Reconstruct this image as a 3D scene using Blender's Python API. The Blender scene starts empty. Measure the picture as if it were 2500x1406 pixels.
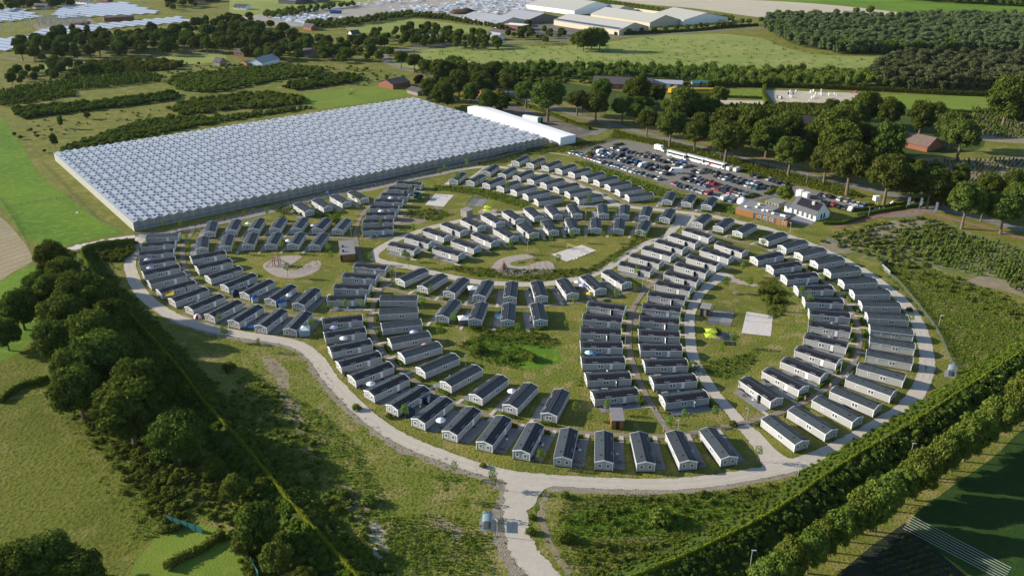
import bpy, math, random
import numpy as np
from mathutils import Vector, Matrix
# ------------------------------------------------------------------ camera, sky, sun, exposure
scene = bpy.context.scene
R = math.radians
CAM_H, FPX, PITCH = 119.0, 2075.0, R(24.32)
cd = bpy.data.cameras.new("camera"); cam = bpy.data.objects.new("camera", cd)
scene.collection.objects.link(cam); scene.camera = cam
cam.location = (0, 0, CAM_H); cam.rotation_euler = (R(90)-PITCH, 0, 0)
cd.sensor_width = 36; cd.lens = FPX/2500*36; cd.clip_start = 1; cd.clip_end = 12000
SUN_EL = R(20.5); SUN_AZ = R(170)            # direction towards the sun, measured from +X
w = bpy.data.worlds.new("World"); scene.world = w; w.use_nodes = True
nt = w.node_tree; sk = nt.nodes.new("ShaderNodeTexSky"); sk.sky_type = 'NISHITA'
sk.sun_disc = False; sk.sun_elevation = SUN_EL; sk.sun_rotation = R(90)-SUN_AZ
sk.air_density = 1.0; sk.dust_density = 0.3; sk.ozone_density = 2.0
nt.links.new(sk.outputs[0], nt.nodes['Background'].inputs[0]); nt.nodes['Background'].inputs[1].default_value = 0.105
sl = bpy.data.lights.new("sun", 'SUN'); so = bpy.data.objects.new("sun", sl); scene.collection.objects.link(so)
sl.energy = 4.9; sl.angle = R(0.6); sl.color = (1.0, 0.92, 0.78)
sd = Vector((math.cos(SUN_AZ)*math.cos(SUN_EL), math.sin(SUN_AZ)*math.cos(SUN_EL), math.sin(SUN_EL)))
so.rotation_euler = sd.to_track_quat('Z', 'Y').to_euler()
vs = scene.view_settings; vs.view_transform = 'Standard'; vs.look = 'None'; vs.gamma = 1; vs.exposure = 0.78
scene.cycles.max_bounces = 5; scene.cycles.diffuse_bounces = 2; scene.cycles.glossy_bounces = 2
scene.cycles.transparent_max_bounces = 8; scene.cycles.transmission_bounces = 2
random.seed(7); rng = np.random.default_rng(7)
C = scene.collection
CP, SP = math.cos(PITCH), math.sin(PITCH)
def G(u, v, z=0.0):                            # a point of the photograph (2500 px wide) -> the place on the plane z
    x = (u-1250)/FPX; y = (v-703)/FPX
    t = (CAM_H-z)/(SP+y*CP)
    return (x*t, (CP-y*SP)*t)
def pxm(u, v):                                 # photo pixels per metre there
    return (FPX*SP+(v-703)*CP)/CAM_H
# ------------------------------------------------------------------ bookkeeping
ORD = ["first","second","third","fourth","fifth","sixth","seventh","eighth","ninth","tenth","eleventh","twelfth","thirteenth",
 "fourteenth","fifteenth","sixteenth","seventeenth","eighteenth","nineteenth","twentieth"]
def ordw(n):
    if n < 20: return ORD[n]
    t, o = divmod(n+1, 10); T = ["","","twenty","thirty","forty","fifty","sixty","seventy","eighty","ninety"][t]
    if o == 0: return {20:"twentieth",30:"thirtieth",40:"fortieth",50:"fiftieth",60:"sixtieth",70:"seventieth",80:"eightieth",90:"ninetieth"}[n+1]
    return T+"-"+ORD[o-1]
USED = {}
def tag(o, label, cat, group=None, kind=None):
    if label is not None:
        if not group or not group.startswith('='):
            k = USED.get(label, 0); USED[label] = k+1
            if k: label = ordw(k)+" "+label
        o['label'] = label; o['category'] = cat
    if group: o['group'] = group.lstrip('=')
    if kind: o['kind'] = kind
    return o
def thing(name, label, cat, loc=(0, 0, 0), rz=0, group=None):
    o = bpy.data.objects.new(name, None); C.objects.link(o); o.empty_display_size = .3
    o.location = loc; o.rotation_euler = (0, 0, rz)
    return tag(o, label, cat, group)
def copy_tree(o, loc=None, rz=None, sc=None, label=None, cat=None, group=None, parent=None):
    c = o.copy(); C.objects.link(c)
    if parent is not None: c.parent = parent
    if loc is not None: c.location = loc
    if rz is not None: c.rotation_euler = (0, 0, rz)
    if sc is not None: c.scale = (sc, sc, sc) if not hasattr(sc, '__len__') else sc
    for k in ('label', 'category', 'group', 'kind'):
        if parent is None and k in c: del c[k]
    if parent is None: tag(c, label, cat, group)
    for ch in o.children: copy_tree(ch, parent=c)
    return c
PROTO = []
def proto(o): PROTO.append(o); return o
def kill(o):
    for ch in list(o.children): kill(ch)
    bpy.data.objects.remove(o)
# ------------------------------------------------------------------ meshes
def mesh_np(name, V, F, rnd=None, mi=None, smooth=False):
    me = bpy.data.meshes.new(name); V = np.asarray(V, np.float32); F = np.asarray(F, np.int32); k = F.shape[1]
    me.vertices.add(len(V)); me.vertices.foreach_set('co', V.ravel())
    me.loops.add(F.size); me.loops.foreach_set('vertex_index', F.ravel())
    me.polygons.add(len(F)); me.polygons.foreach_set('loop_start', np.arange(0, F.size, k, dtype=np.int32))
    try: me.polygons.foreach_set('loop_total', np.full(len(F), k, np.int32))
    except Exception: pass
    if mi is not None: me.polygons.foreach_set('material_index', np.asarray(mi, np.int32))
    if smooth: me.polygons.foreach_set('use_smooth', np.ones(len(F), bool))
    me.update(calc_edges=True)
    if rnd is not None:
        a = me.attributes.new('rnd', 'FLOAT', 'POINT'); a.data.foreach_set('value', np.asarray(rnd, np.float32))
    return me
class MB:
    def __init__(s): s.v = []; s.f = []; s.m = []; s.sm = []
    def add(s, vs, fs, m=0, smooth=False):
        b = len(s.v); s.v += [tuple(p) for p in vs]
        for f in fs: s.f.append(tuple(b+i for i in f)); s.m.append(m); s.sm.append(smooth)
        return s
    def box(s, x0, x1, y0, y1, z0, z1, m=0, M=None):
        vs = [(x, y, z) for z in (z0, z1) for (x, y) in ((x0, y0), (x1, y0), (x1, y1), (x0, y1))]
        if M is not None: vs = [tuple(M @ Vector(p)) for p in vs]
        return s.add(vs, [(3,2,1,0),(4,5,6,7),(0,1,5,4),(1,2,6,5),(2,3,7,6),(3,0,4,7)], m)
    def prism(s, pts, z0, z1, m=0, axis='z'):
        n = len(pts)
        a = sum(pts[i][0]*pts[(i+1)%n][1]-pts[(i+1)%n][0]*pts[i][1] for i in range(n))
        if a < 0: pts = pts[::-1]
        def q(p, z): return (p[0], p[1], z) if axis == 'z' else ((z, p[0], p[1]) if axis == 'x' else (p[0], z, p[1]))
        vs = [q(p, z0) for p in pts]+[q(p, z1) for p in pts]
        fs = [tuple(range(n-1, -1, -1)), tuple(range(n, 2*n))]+[(i, (i+1)%n, n+(i+1)%n, n+i) for i in range(n)]
        if axis == 'y': fs = [f[::-1] for f in fs]
        return s.add(vs, fs, m)
    def tube(s, p0, p1, r0, r1=None, n=8, m=0, cap=True):
        r1 = r0 if r1 is None else r1; p0 = Vector(p0); p1 = Vector(p1); d = (p1-p0).normalized()
        a = d.orthogonal().normalized(); b = d.cross(a); vs = []
        for p, r in ((p0, r0), (p1, r1)):
            for i in range(n):
                t = 2*math.pi*i/n; vs.append(p+a*math.cos(t)*r+b*math.sin(t)*r)
        fs = [(i, (i+1)%n, n+(i+1)%n, n+i) for i in range(n)]
        if cap: fs += [tuple(range(n-1, -1, -1)), tuple(range(n, 2*n))]
        return s.add(vs, fs, m, False)
    def bar(s, p0, p1, w, h, m=0):              # square bar between two points, w across, h up
        p0 = Vector(p0); p1 = Vector(p1); d = (p1-p0); L = d.length; d.normalize()
        up = Vector((0, 0, 1)) if abs(d.z) < .95 else Vector((1, 0, 0))
        a = d.cross(up).normalized()*w/2; b = a.cross(d).normalized()*h/2; vs = []
        for p in (p0, p1): vs += [p-a-b, p+a-b, p+a+b, p-a+b]
        return s.add(vs, [(3,2,1,0),(4,5,6,7),(0,1,5,4),(1,2,6,5),(2,3,7,6),(3,0,4,7)], m)
    def build(s, name, mats, parent=None, loc=None):
        me = bpy.data.meshes.new(name); me.from_pydata([tuple(p) for p in s.v], [], s.f); me.update()
        if not isinstance(mats, (list, tuple)): mats = [mats]
        for m in mats: me.materials.append(m)
        me.polygons.foreach_set('material_index', s.m); me.polygons.foreach_set('use_smooth', s.sm)
        o = bpy.data.objects.new(name, me); C.objects.link(o)
        if parent: o.parent = parent
        if loc: o.location = loc
        return o
def obj(name, me, mats, parent=None, loc=None):
    if not isinstance(mats, (list, tuple)): mats = [mats]
    for m in mats: me.materials.append(m)
    o = bpy.data.objects.new(name, me); C.objects.link(o)
    if parent: o.parent = parent
    if loc: o.location = loc
    return o
# ------------------------------------------------------------------ materials
def nodes(m): return m.node_tree.nodes, m.node_tree.links
def base_mat(name, rough=.8, spec=.3):
    m = bpy.data.materials.new(name); m.use_nodes = True; b = m.node_tree.nodes['Principled BSDF']
    b.inputs['Roughness'].default_value = rough; b.inputs['Specular IOR Level'].default_value = spec
    return m, b
def mat(name, col, rough=.8, spec=.3, var=.12, scale=.6, bump=0, metal=0, obrand=0.0):
    """plain surface whose colour wanders a little with a noise texture (weathering)"""
    m, b = base_mat(name, rough, spec); N, L = nodes(m); b.inputs['Metallic'].default_value = metal
    tc = N.new('ShaderNodeTexCoord'); nz = N.new('ShaderNodeTexNoise'); nz.inputs['Scale'].default_value = scale
    nz.inputs['Detail'].default_value = 5; L.new(tc.outputs['Object'], nz.inputs['Vector'])
    mx = N.new('ShaderNodeMix'); mx.data_type = 'RGBA'; L.new(nz.outputs['Fac'], mx.inputs[0])
    mx.inputs[6].default_value = tuple(c*(1-var) for c in col)+(1,); mx.inputs[7].default_value = tuple(min(1, c*(1+var)) for c in col)+(1,)
    out = mx.outputs[2]
    if obrand:
        oi = N.new('ShaderNodeObjectInfo'); hs = N.new('ShaderNodeHueSaturation'); mr = N.new('ShaderNodeMapRange')
        mr.inputs[3].default_value = 1-obrand; mr.inputs[4].default_value = 1+obrand
        L.new(oi.outputs['Random'], mr.inputs[0]); L.new(mr.outputs[0], hs.inputs['Value']); L.new(out, hs.inputs['Color']); out = hs.outputs[0]
    L.new(out, b.inputs['Base Color'])
    if bump:
        bp = N.new('ShaderNodeBump'); bp.inputs['Strength'].default_value = bump; n2 = N.new('ShaderNodeTexNoise')
        n2.inputs['Scale'].default_value = scale*8; L.new(tc.outputs['Object'], n2.inputs['Vector'])
        L.new(n2.outputs['Fac'], bp.inputs['Height']); L.new(bp.outputs[0], b.inputs['Normal'])
    return m
def ground_mat(name, cols, s1=.03, s2=.35, s3=2.5, rough=.95, rows=None, bump=.5):
    """cols: broad A, broad B, patch, fine speck; rows=(angle, period, colour, amount) for drilled or mown rows"""
    m, b = base_mat(name, rough, .1); N, L = nodes(m); tc = N.new('ShaderNodeTexCoord')
    def noise(s, d=4, dist=0):
        n = N.new('ShaderNodeTexNoise'); n.inputs['Scale'].default_value = s; n.inputs['Detail'].default_value = d
        n.inputs['Distortion'].default_value = dist; L.new(tc.outputs['Object'], n.inputs['Vector']); return n
    def ramp(src, a, c):
        r = N.new('ShaderNodeMapRange'); r.inputs[1].default_value = a; r.inputs[2].default_value = c; r.clamp = True
        L.new(src, r.inputs[0]); return r.outputs[0]
    def mix(f, a, c):
        x = N.new('ShaderNodeMix'); x.data_type = 'RGBA'; L.new(f, x.inputs[0])
        for i, q in ((6, a), (7, c)):
            if isinstance(q, tuple): x.inputs[i].default_value = q+(1,)
            else: L.new(q, x.inputs[i])
        return x.outputs[2]
    A, B, P, S = cols
    c = mix(ramp(noise(s1, 3, .6).outputs['Fac'], .38, .62), A, B)
    c = mix(ramp(noise(s2, 5, .4).outputs['Fac'], .50, .68), c, P)
    nf = noise(s3, 6)
    c = mix(ramp(nf.outputs['Fac'], .48, .75), c, S)
    if rows:
        ang, per, rc, amt = rows
        mp = N.new('ShaderNodeMapping'); mp.inputs['Rotation'].default_value = (0, 0, -ang)
        mp.inputs['Scale'].default_value = (1/per,)*3
        wv = N.new('ShaderNodeTexWave'); wv.bands_direction = 'Y'; wv.inputs['Scale'].default_value = .314
        wv.inputs['Distortion'].default_value = .6; wv.inputs['Detail Scale'].default_value = 2
        L.new(tc.outputs['Object'], mp.inputs[0]); L.new(mp.outputs[0], wv.inputs['Vector'])
        r = ramp(wv.outputs['Fac'], .55, .8); mm = N.new('ShaderNodeMath'); mm.operation = 'MULTIPLY'
        mm.inputs[1].default_value = amt; L.new(r, mm.inputs[0]); c = mix(mm.outputs[0], c, rc)
    L.new(c, b.inputs['Base Color'])
    bp = N.new('ShaderNodeBump'); bp.inputs['Strength'].default_value = bump; bp.inputs['Distance'].default_value = .3
    L.new(nf.outputs['Fac'], bp.inputs['Height']); L.new(bp.outputs[0], b.inputs['Normal'])
    return m
def leaf_mat(name, dark, mid, light, transl=.25, hue=.02):
    m = bpy.data.materials.new(name); m.use_nodes = True; N, L = nodes(m); N.remove(N['Principled BSDF']); out = N['Material Output']
    at = N.new('ShaderNodeAttribute'); at.attribute_name = 'rnd'
    cr = N.new('ShaderNodeValToRGB'); e = cr.color_ramp.elements
    e[0].color = dark+(1,); e[1].color = light+(1,); k = e.new(.5); k.color = mid+(1,); e[0].position = .1; e[1].position = .95
    L.new(at.outputs['Fac'], cr.inputs[0])
    oi = N.new('ShaderNodeObjectInfo'); hs = N.new('ShaderNodeHueSaturation')
    a = N.new('ShaderNodeMapRange'); a.inputs[3].default_value = .5-hue; a.inputs[4].default_value = .5+hue
    v = N.new('ShaderNodeMapRange'); v.inputs[3].default_value = .78; v.inputs[4].default_value = 1.25
    L.new(oi.outputs['Random'], a.inputs[0]); L.new(a.outputs[0], hs.inputs['Hue']); L.new(oi.outputs['Random'], v.inputs[0])
    L.new(v.outputs[0], hs.inputs['Value']); L.new(cr.outputs[0], hs.inputs['Color'])
    d = N.new('ShaderNodeBsdfDiffuse'); t = N.new('ShaderNodeBsdfTranslucent'); mx = N.new('ShaderNodeMixShader'); mx.inputs[0].default_value = transl
    L.new(hs.outputs[0], d.inputs[0]); L.new(hs.outputs[0], t.inputs[0]); L.new(d.outputs[0], mx.inputs[1]); L.new(t.outputs[0], mx.inputs[2])
    L.new(mx.outputs[0], out.inputs[0]); return m
def mesh_wire_mat(name, col, alpha):
    m = bpy.data.materials.new(name); m.use_nodes = True; N, L = nodes(m); b = N['Principled BSDF']; b.inputs['Base Color'].default_value = col+(1,)
    b.inputs['Alpha'].default_value = alpha; b.inputs['Roughness'].default_value = .6; return m
def line_mat(name, base, line, sx, sy, wx=.06, wy=.06, rough=.5, spec=.4, var=.1, obrand=0, alpha=1):
    """surface with thin straight joints in object x / y: sheet seams, boards, panes"""
    m, b = base_mat(name, rough, spec); N, L = nodes(m); tc = N.new('ShaderNodeTexCoord'); sp = N.new('ShaderNodeSeparateXYZ'); L.new(tc.outputs['Object'], sp.inputs[0])
    def grid(o, per, wd):
        a = N.new('ShaderNodeMath'); a.operation = 'MULTIPLY'; a.inputs[1].default_value = 1/per; L.new(o, a.inputs[0])
        f = N.new('ShaderNodeMath'); f.operation = 'FRACT'; L.new(a.outputs[0], f.inputs[0])
        l = N.new('ShaderNodeMath'); l.operation = 'LESS_THAN'; l.inputs[1].default_value = wd; L.new(f.outputs[0], l.inputs[0]); return l.outputs[0]
    fs = []
    if sx: fs.append(grid(sp.outputs[0], sx, wx))
    if sy: fs.append(grid(sp.outputs[1], sy, wy))
    f = fs[0]
    if len(fs) > 1:
        mm = N.new('ShaderNodeMath'); mm.operation = 'MAXIMUM'; L.new(fs[0], mm.inputs[0]); L.new(fs[1], mm.inputs[1]); f = mm.outputs[0]
    nz = N.new('ShaderNodeTexNoise'); nz.inputs['Scale'].default_value = .7; nz.inputs['Detail'].default_value = 5; L.new(tc.outputs['Object'], nz.inputs['Vector'])
    x0 = N.new('ShaderNodeMix'); x0.data_type = 'RGBA'; L.new(nz.outputs['Fac'], x0.inputs[0])
    x0.inputs[6].default_value = tuple(c*(1-var) for c in base)+(1,); x0.inputs[7].default_value = tuple(c*(1+var) for c in base)+(1,)
    x = N.new('ShaderNodeMix'); x.data_type = 'RGBA'; L.new(f, x.inputs[0]); L.new(x0.outputs[2], x.inputs[6]); x.inputs[7].default_value = line+(1,)
    out = x.outputs[2]; b.inputs['Alpha'].default_value = alpha
    if obrand:
        oi = N.new('ShaderNodeObjectInfo'); hs = N.new('ShaderNodeHueSaturation'); mr = N.new('ShaderNodeMapRange')
        mr.inputs[3].default_value = 1-obrand; mr.inputs[4].default_value = 1+obrand
        L.new(oi.outputs['Random'], mr.inputs[0]); L.new(mr.outputs[0], hs.inputs['Value']); L.new(out, hs.inputs['Color']); out = hs.outputs[0]
    L.new(out, b.inputs['Base Color']); return m
M = {}
M['grass'] = ground_mat('grass', ((.182,.182,.032),(.128,.142,.024),(.26,.208,.075),(.066,.080,.014)), s1=.05, s2=.22, s3=1.6, bump=.9)
M['meadow'] = ground_mat('meadow', ((.125,.225,.018),(.080,.165,.014),(.19,.235,.03),(.06,.115,.012)), s1=.02)
M['olive'] = ground_mat('pasture', ((.128,.140,.018),(.098,.115,.014),(.165,.158,.036),(.052,.066,.010)), s1=.035, s2=.14, s3=1.1, bump=1.0)
M['shadelawn'] = ground_mat('shade_tinted_lawn', ((.030,.065,.012),(.024,.055,.010),(.04,.08,.014),(.018,.035,.008)), s1=.05, s2=.3)  # grass colour darkened to paint in the shade of the tree row
M['pale_grass'] = ground_mat('pale_field', ((.24,.27,.070),(.19,.24,.055),(.31,.29,.11),(.13,.17,.04)), s1=.012, s2=.06, s3=.8)
M['lawn'] = ground_mat('lawn', ((.16,.22,.03),(.13,.19,.025),(.19,.22,.04),(.12,.16,.02)), s1=.05)
M['rough'] = ground_mat('rough_grass', ((.128,.155,.022),(.168,.172,.032),(.27,.218,.085),(.055,.076,.012)), s1=.05, s2=.16, s3=1.3, bump=1.0)
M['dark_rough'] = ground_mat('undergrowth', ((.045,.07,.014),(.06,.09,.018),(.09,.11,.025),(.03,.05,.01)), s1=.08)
M['gravel'] = ground_mat('gravel', ((.47,.415,.345),(.43,.38,.315),(.40,.35,.29),(.52,.46,.385)), s1=.15, s2=.8, s3=5, bump=.25)
M['sand'] = ground_mat('white_sand', ((.60,.54,.50),(.55,.50,.46),(.64,.59,.55),(.48,.43,.40)), s1=.3, s2=1.2, s3=3, bump=.9)
M['chips'] = ground_mat('play_surface', ((.38,.32,.27),(.34,.29,.25),(.42,.36,.31),(.25,.21,.18)), s1=.2, s2=.9, s3=4, bump=.5)
M['brickpath'] = ground_mat('brick_path', ((.24,.20,.155),(.22,.18,.14),(.27,.22,.17),(.18,.15,.12)), s1=.2, s2=.9, s3=6, bump=.15)
M['redpath'] = ground_mat('red_cycle_path', ((.27,.14,.11),(.24,.13,.10),(.30,.17,.14),(.20,.10,.08)), s1=.1, s2=.6, bump=.1)
M['asphalt'] = ground_mat('asphalt', ((.21,.19,.165),(.19,.172,.15),(.235,.212,.185),(.15,.137,.122)), s1=.04, s2=.4, s3=4, bump=.1)
M['yard'] = ground_mat('yard_paving', ((.13,.115,.10),(.17,.15,.13),(.22,.195,.165),(.09,.08,.07)), s1=.03, s2=.12, s3=3, bump=.1)
M['darkstrip'] = ground_mat('service_drive', ((.10,.092,.085),(.14,.125,.11),(.18,.16,.135),(.07,.065,.06)), s1=.05, s2=.3, bump=.2)
M['paving'] = ground_mat('patio_slabs', ((.20,.205,.205),(.23,.23,.225),(.26,.255,.245),(.16,.16,.165)), s1=.2, s2=1.0, s3=5, bump=.1)
M['soil'] = ground_mat('bare_soil', ((.26,.21,.14),(.22,.18,.12),(.30,.25,.17),(.15,.14,.07)), s1=.06, s2=.4, bump=.5)
M['tan'] = ground_mat('stubble_field', ((.48,.42,.32),(.44,.385,.29),(.50,.45,.36),(.38,.34,.25)), s1=.01, s2=.05, s3=.6, bump=.2)
M['leafgold'] = leaf_mat('ivy_leaves', (.13,.15,.014), (.23,.24,.02), (.36,.35,.04))
M['leafA'] = leaf_mat('broadleaf', (.055,.078,.014), (.112,.148,.024), (.195,.235,.045))
M['leafB'] = leaf_mat('oak_leaf', (.060,.082,.016), (.120,.150,.030), (.20,.235,.056))
M['leafC'] = leaf_mat('young_leaf', (.10,.16,.02), (.17,.25,.035), (.25,.33,.06))
M['leafD'] = leaf_mat('pine_needles', (.075,.095,.038), (.14,.165,.07), (.23,.235,.115))
M['leafE'] = leaf_mat('shrub_leaf', (.080,.105,.018), (.150,.185,.030), (.25,.28,.06))
M['leafO'] = leaf_mat('olive_shrub_leaf', (.085,.095,.020), (.155,.165,.035), (.24,.24,.06))
M['herb'] = leaf_mat('meadow_herb', (.095,.135,.020), (.165,.215,.034), (.27,.30,.07))
M['leafR'] = leaf_mat('copper_leaf', (.035,.016,.014), (.07,.03,.025), (.11,.06,.045))
M['leafH'] = leaf_mat('hedge_leaf', (.075,.110,.014), (.140,.185,.024), (.23,.26,.045))
M['leafF'] = leaf_mat('flowering_shrub', (.16,.14,.06), (.26,.22,.11), (.36,.31,.17))
M['leafS'] = leaf_mat('grey_willow', (.10,.14,.09), (.17,.21,.14), (.25,.28,.20))
M['bark'] = mat('bark', (.16,.125,.095), .95, .1, .3, 3, .5)
M['white'] = mat('white_paint', (.80,.80,.79), .5, .3, .05, .8)
M['wall'] = mat('grey_cladding', (.36,.355,.345), .6, .25, .07, .5, obrand=.05)
M['skirt'] = mat('dark_skirt', (.035,.04,.045), .9)
M['roof'] = line_mat('roof_sheet', (.054,.066,.074), (.028,.036,.044), 0, .34, wy=.2, rough=.65, spec=.12, var=.16, obrand=.14)
M['pv'] = line_mat('solar_glass', (.008,.008,.013), (.12,.09,.08), .98, .84, wx=.05, wy=.06, rough=.35, spec=.25)
M['pvback'] = mat('mount_rail', (.14,.15,.16), .6)
M['glass'] = mat('window_glass', (.10,.115,.13), .12, .8, .3, 1.2)
M['black'] = mat('black_paint', (.02,.02,.022), .5)
M['metal'] = mat('galvanised', (.45,.46,.46), .45, .5, .1, 2, metal=.3)
M['wood'] = mat('orange_wood', (.27,.125,.04), .7, .2, .25, 1.5)
M['greywood'] = mat('weathered_wood', (.25,.22,.19), .85, .1, .25, 2)
M['brick'] = mat('red_brick', (.26,.105,.07), .9, .1, .2, 2)
M['tile'] = mat('orange_roof_tile', (.50,.19,.09), .85, .1, .2, 1)
M['darktile'] = mat('dark_roof_tile', (.085,.075,.075), .8, .2, .25, .5)
M['browntile'] = mat('brown_roof_tile', (.17,.12,.10), .85, .1, .3, .6)

M['nursery'] = ground_mat('nursery_ground', ((.16,.17,.05),(.12,.14,.04),(.26,.22,.13),(.08,.09,.03)), s1=.06, s2=.3)
M['tanrows'] = ground_mat('mown_tan_field', ((.33,.265,.165),(.29,.235,.145),(.37,.30,.20),(.22,.19,.10)), s1=.02, s2=.1, s3=1, rows=(R(60), 4.0, (.24,.20,.12), .6), bump=.3)
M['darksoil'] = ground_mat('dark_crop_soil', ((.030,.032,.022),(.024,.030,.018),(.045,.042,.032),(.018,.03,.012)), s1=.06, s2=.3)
# ------------------------------------------------------------------ ground sheets
def poly_world(pts, z=0): return [G(u, v) for u, v in pts]
def smooth_pts(P, k=6, closed=False):
    P = [np.array(p, float) for p in P]; n = len(P); out = []
    rngi = range(n if closed else n-1)
    for i in rngi:
        p1, p2 = P[i], P[(i+1) % n]
        p0 = P[i-1] if (closed or i > 0) else p1
        p3 = P[(i+2) % n] if (closed or i+2 < n) else p2
        for j in range(k):
            t = j/k
            out.append(.5*((2*p1)+(-p0+p2)*t+(2*p0-5*p1+4*p2-p3)*t*t+(-p0+3*p1-3*p2+p3)*t**3))
    if not closed: out.append(P[-1])
    return out
def sheet(name, pts, z, m, smooth=False, jit=0, world=False):
    P = [np.array(p) for p in (pts if world else poly_world(pts))]
    if smooth: P = smooth_pts(P, 5, True)
    if jit: P = [p+rng.normal(0, jit, 2) for p in P]
    mb = MB(); vs = [(p[0], p[1], z) for p in P]
    a = sum(P[i][0]*P[(i+1)%len(P)][1]-P[(i+1)%len(P)][0]*P[i][1] for i in range(len(P)))
    mb.add(vs, [tuple(range(len(vs))) if a > 0 else tuple(range(len(vs)-1, -1, -1))])
    o = mb.build(name, m); o['kind'] = 'structure'; return o
def ribbon_pts(pts, width, k=8, jit=0.0, world=False):
    P = np.array(smooth_pts(pts if world else poly_world(pts), k))
    T = np.gradient(P, axis=0); T /= np.linalg.norm(T, axis=1)[:, None]+1e-9; Nn = np.stack([-T[:, 1], T[:, 0]], 1)
    W = np.full(len(P), width/2.0) if not hasattr(width, '__len__') else np.interp(np.linspace(0, 1, len(P)), np.linspace(0, 1, len(width)), width)/2
    a = W+rng.normal(0, 1, len(P))*jit; b = W+rng.normal(0, 1, len(P))*jit
    return P, Nn, P+Nn*a[:, None], P-Nn*b[:, None]
def ribbon(name, pts, width, z, m, k=8, jit=0.0, world=False):
    P, Nn, A, B = ribbon_pts(pts, width, k, jit, world); n = len(P)
    V = [(x, y, z) for x, y in A]+[(x, y, z) for x, y in B]
    mb = MB().add(V, [(n+i, n+i+1, i+1, i) for i in range(n-1)]); o = mb.build(name, m); o['kind'] = 'structure'; return o
g = MB()
S = 5000; g.add([(-S, -400, 0), (S, -400, 0), (S, 7000, 0), (-S, 7000, 0)], [(0, 1, 2, 3)])
gr = g.build('ground', M['grass']); gr['kind'] = 'structure'
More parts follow.
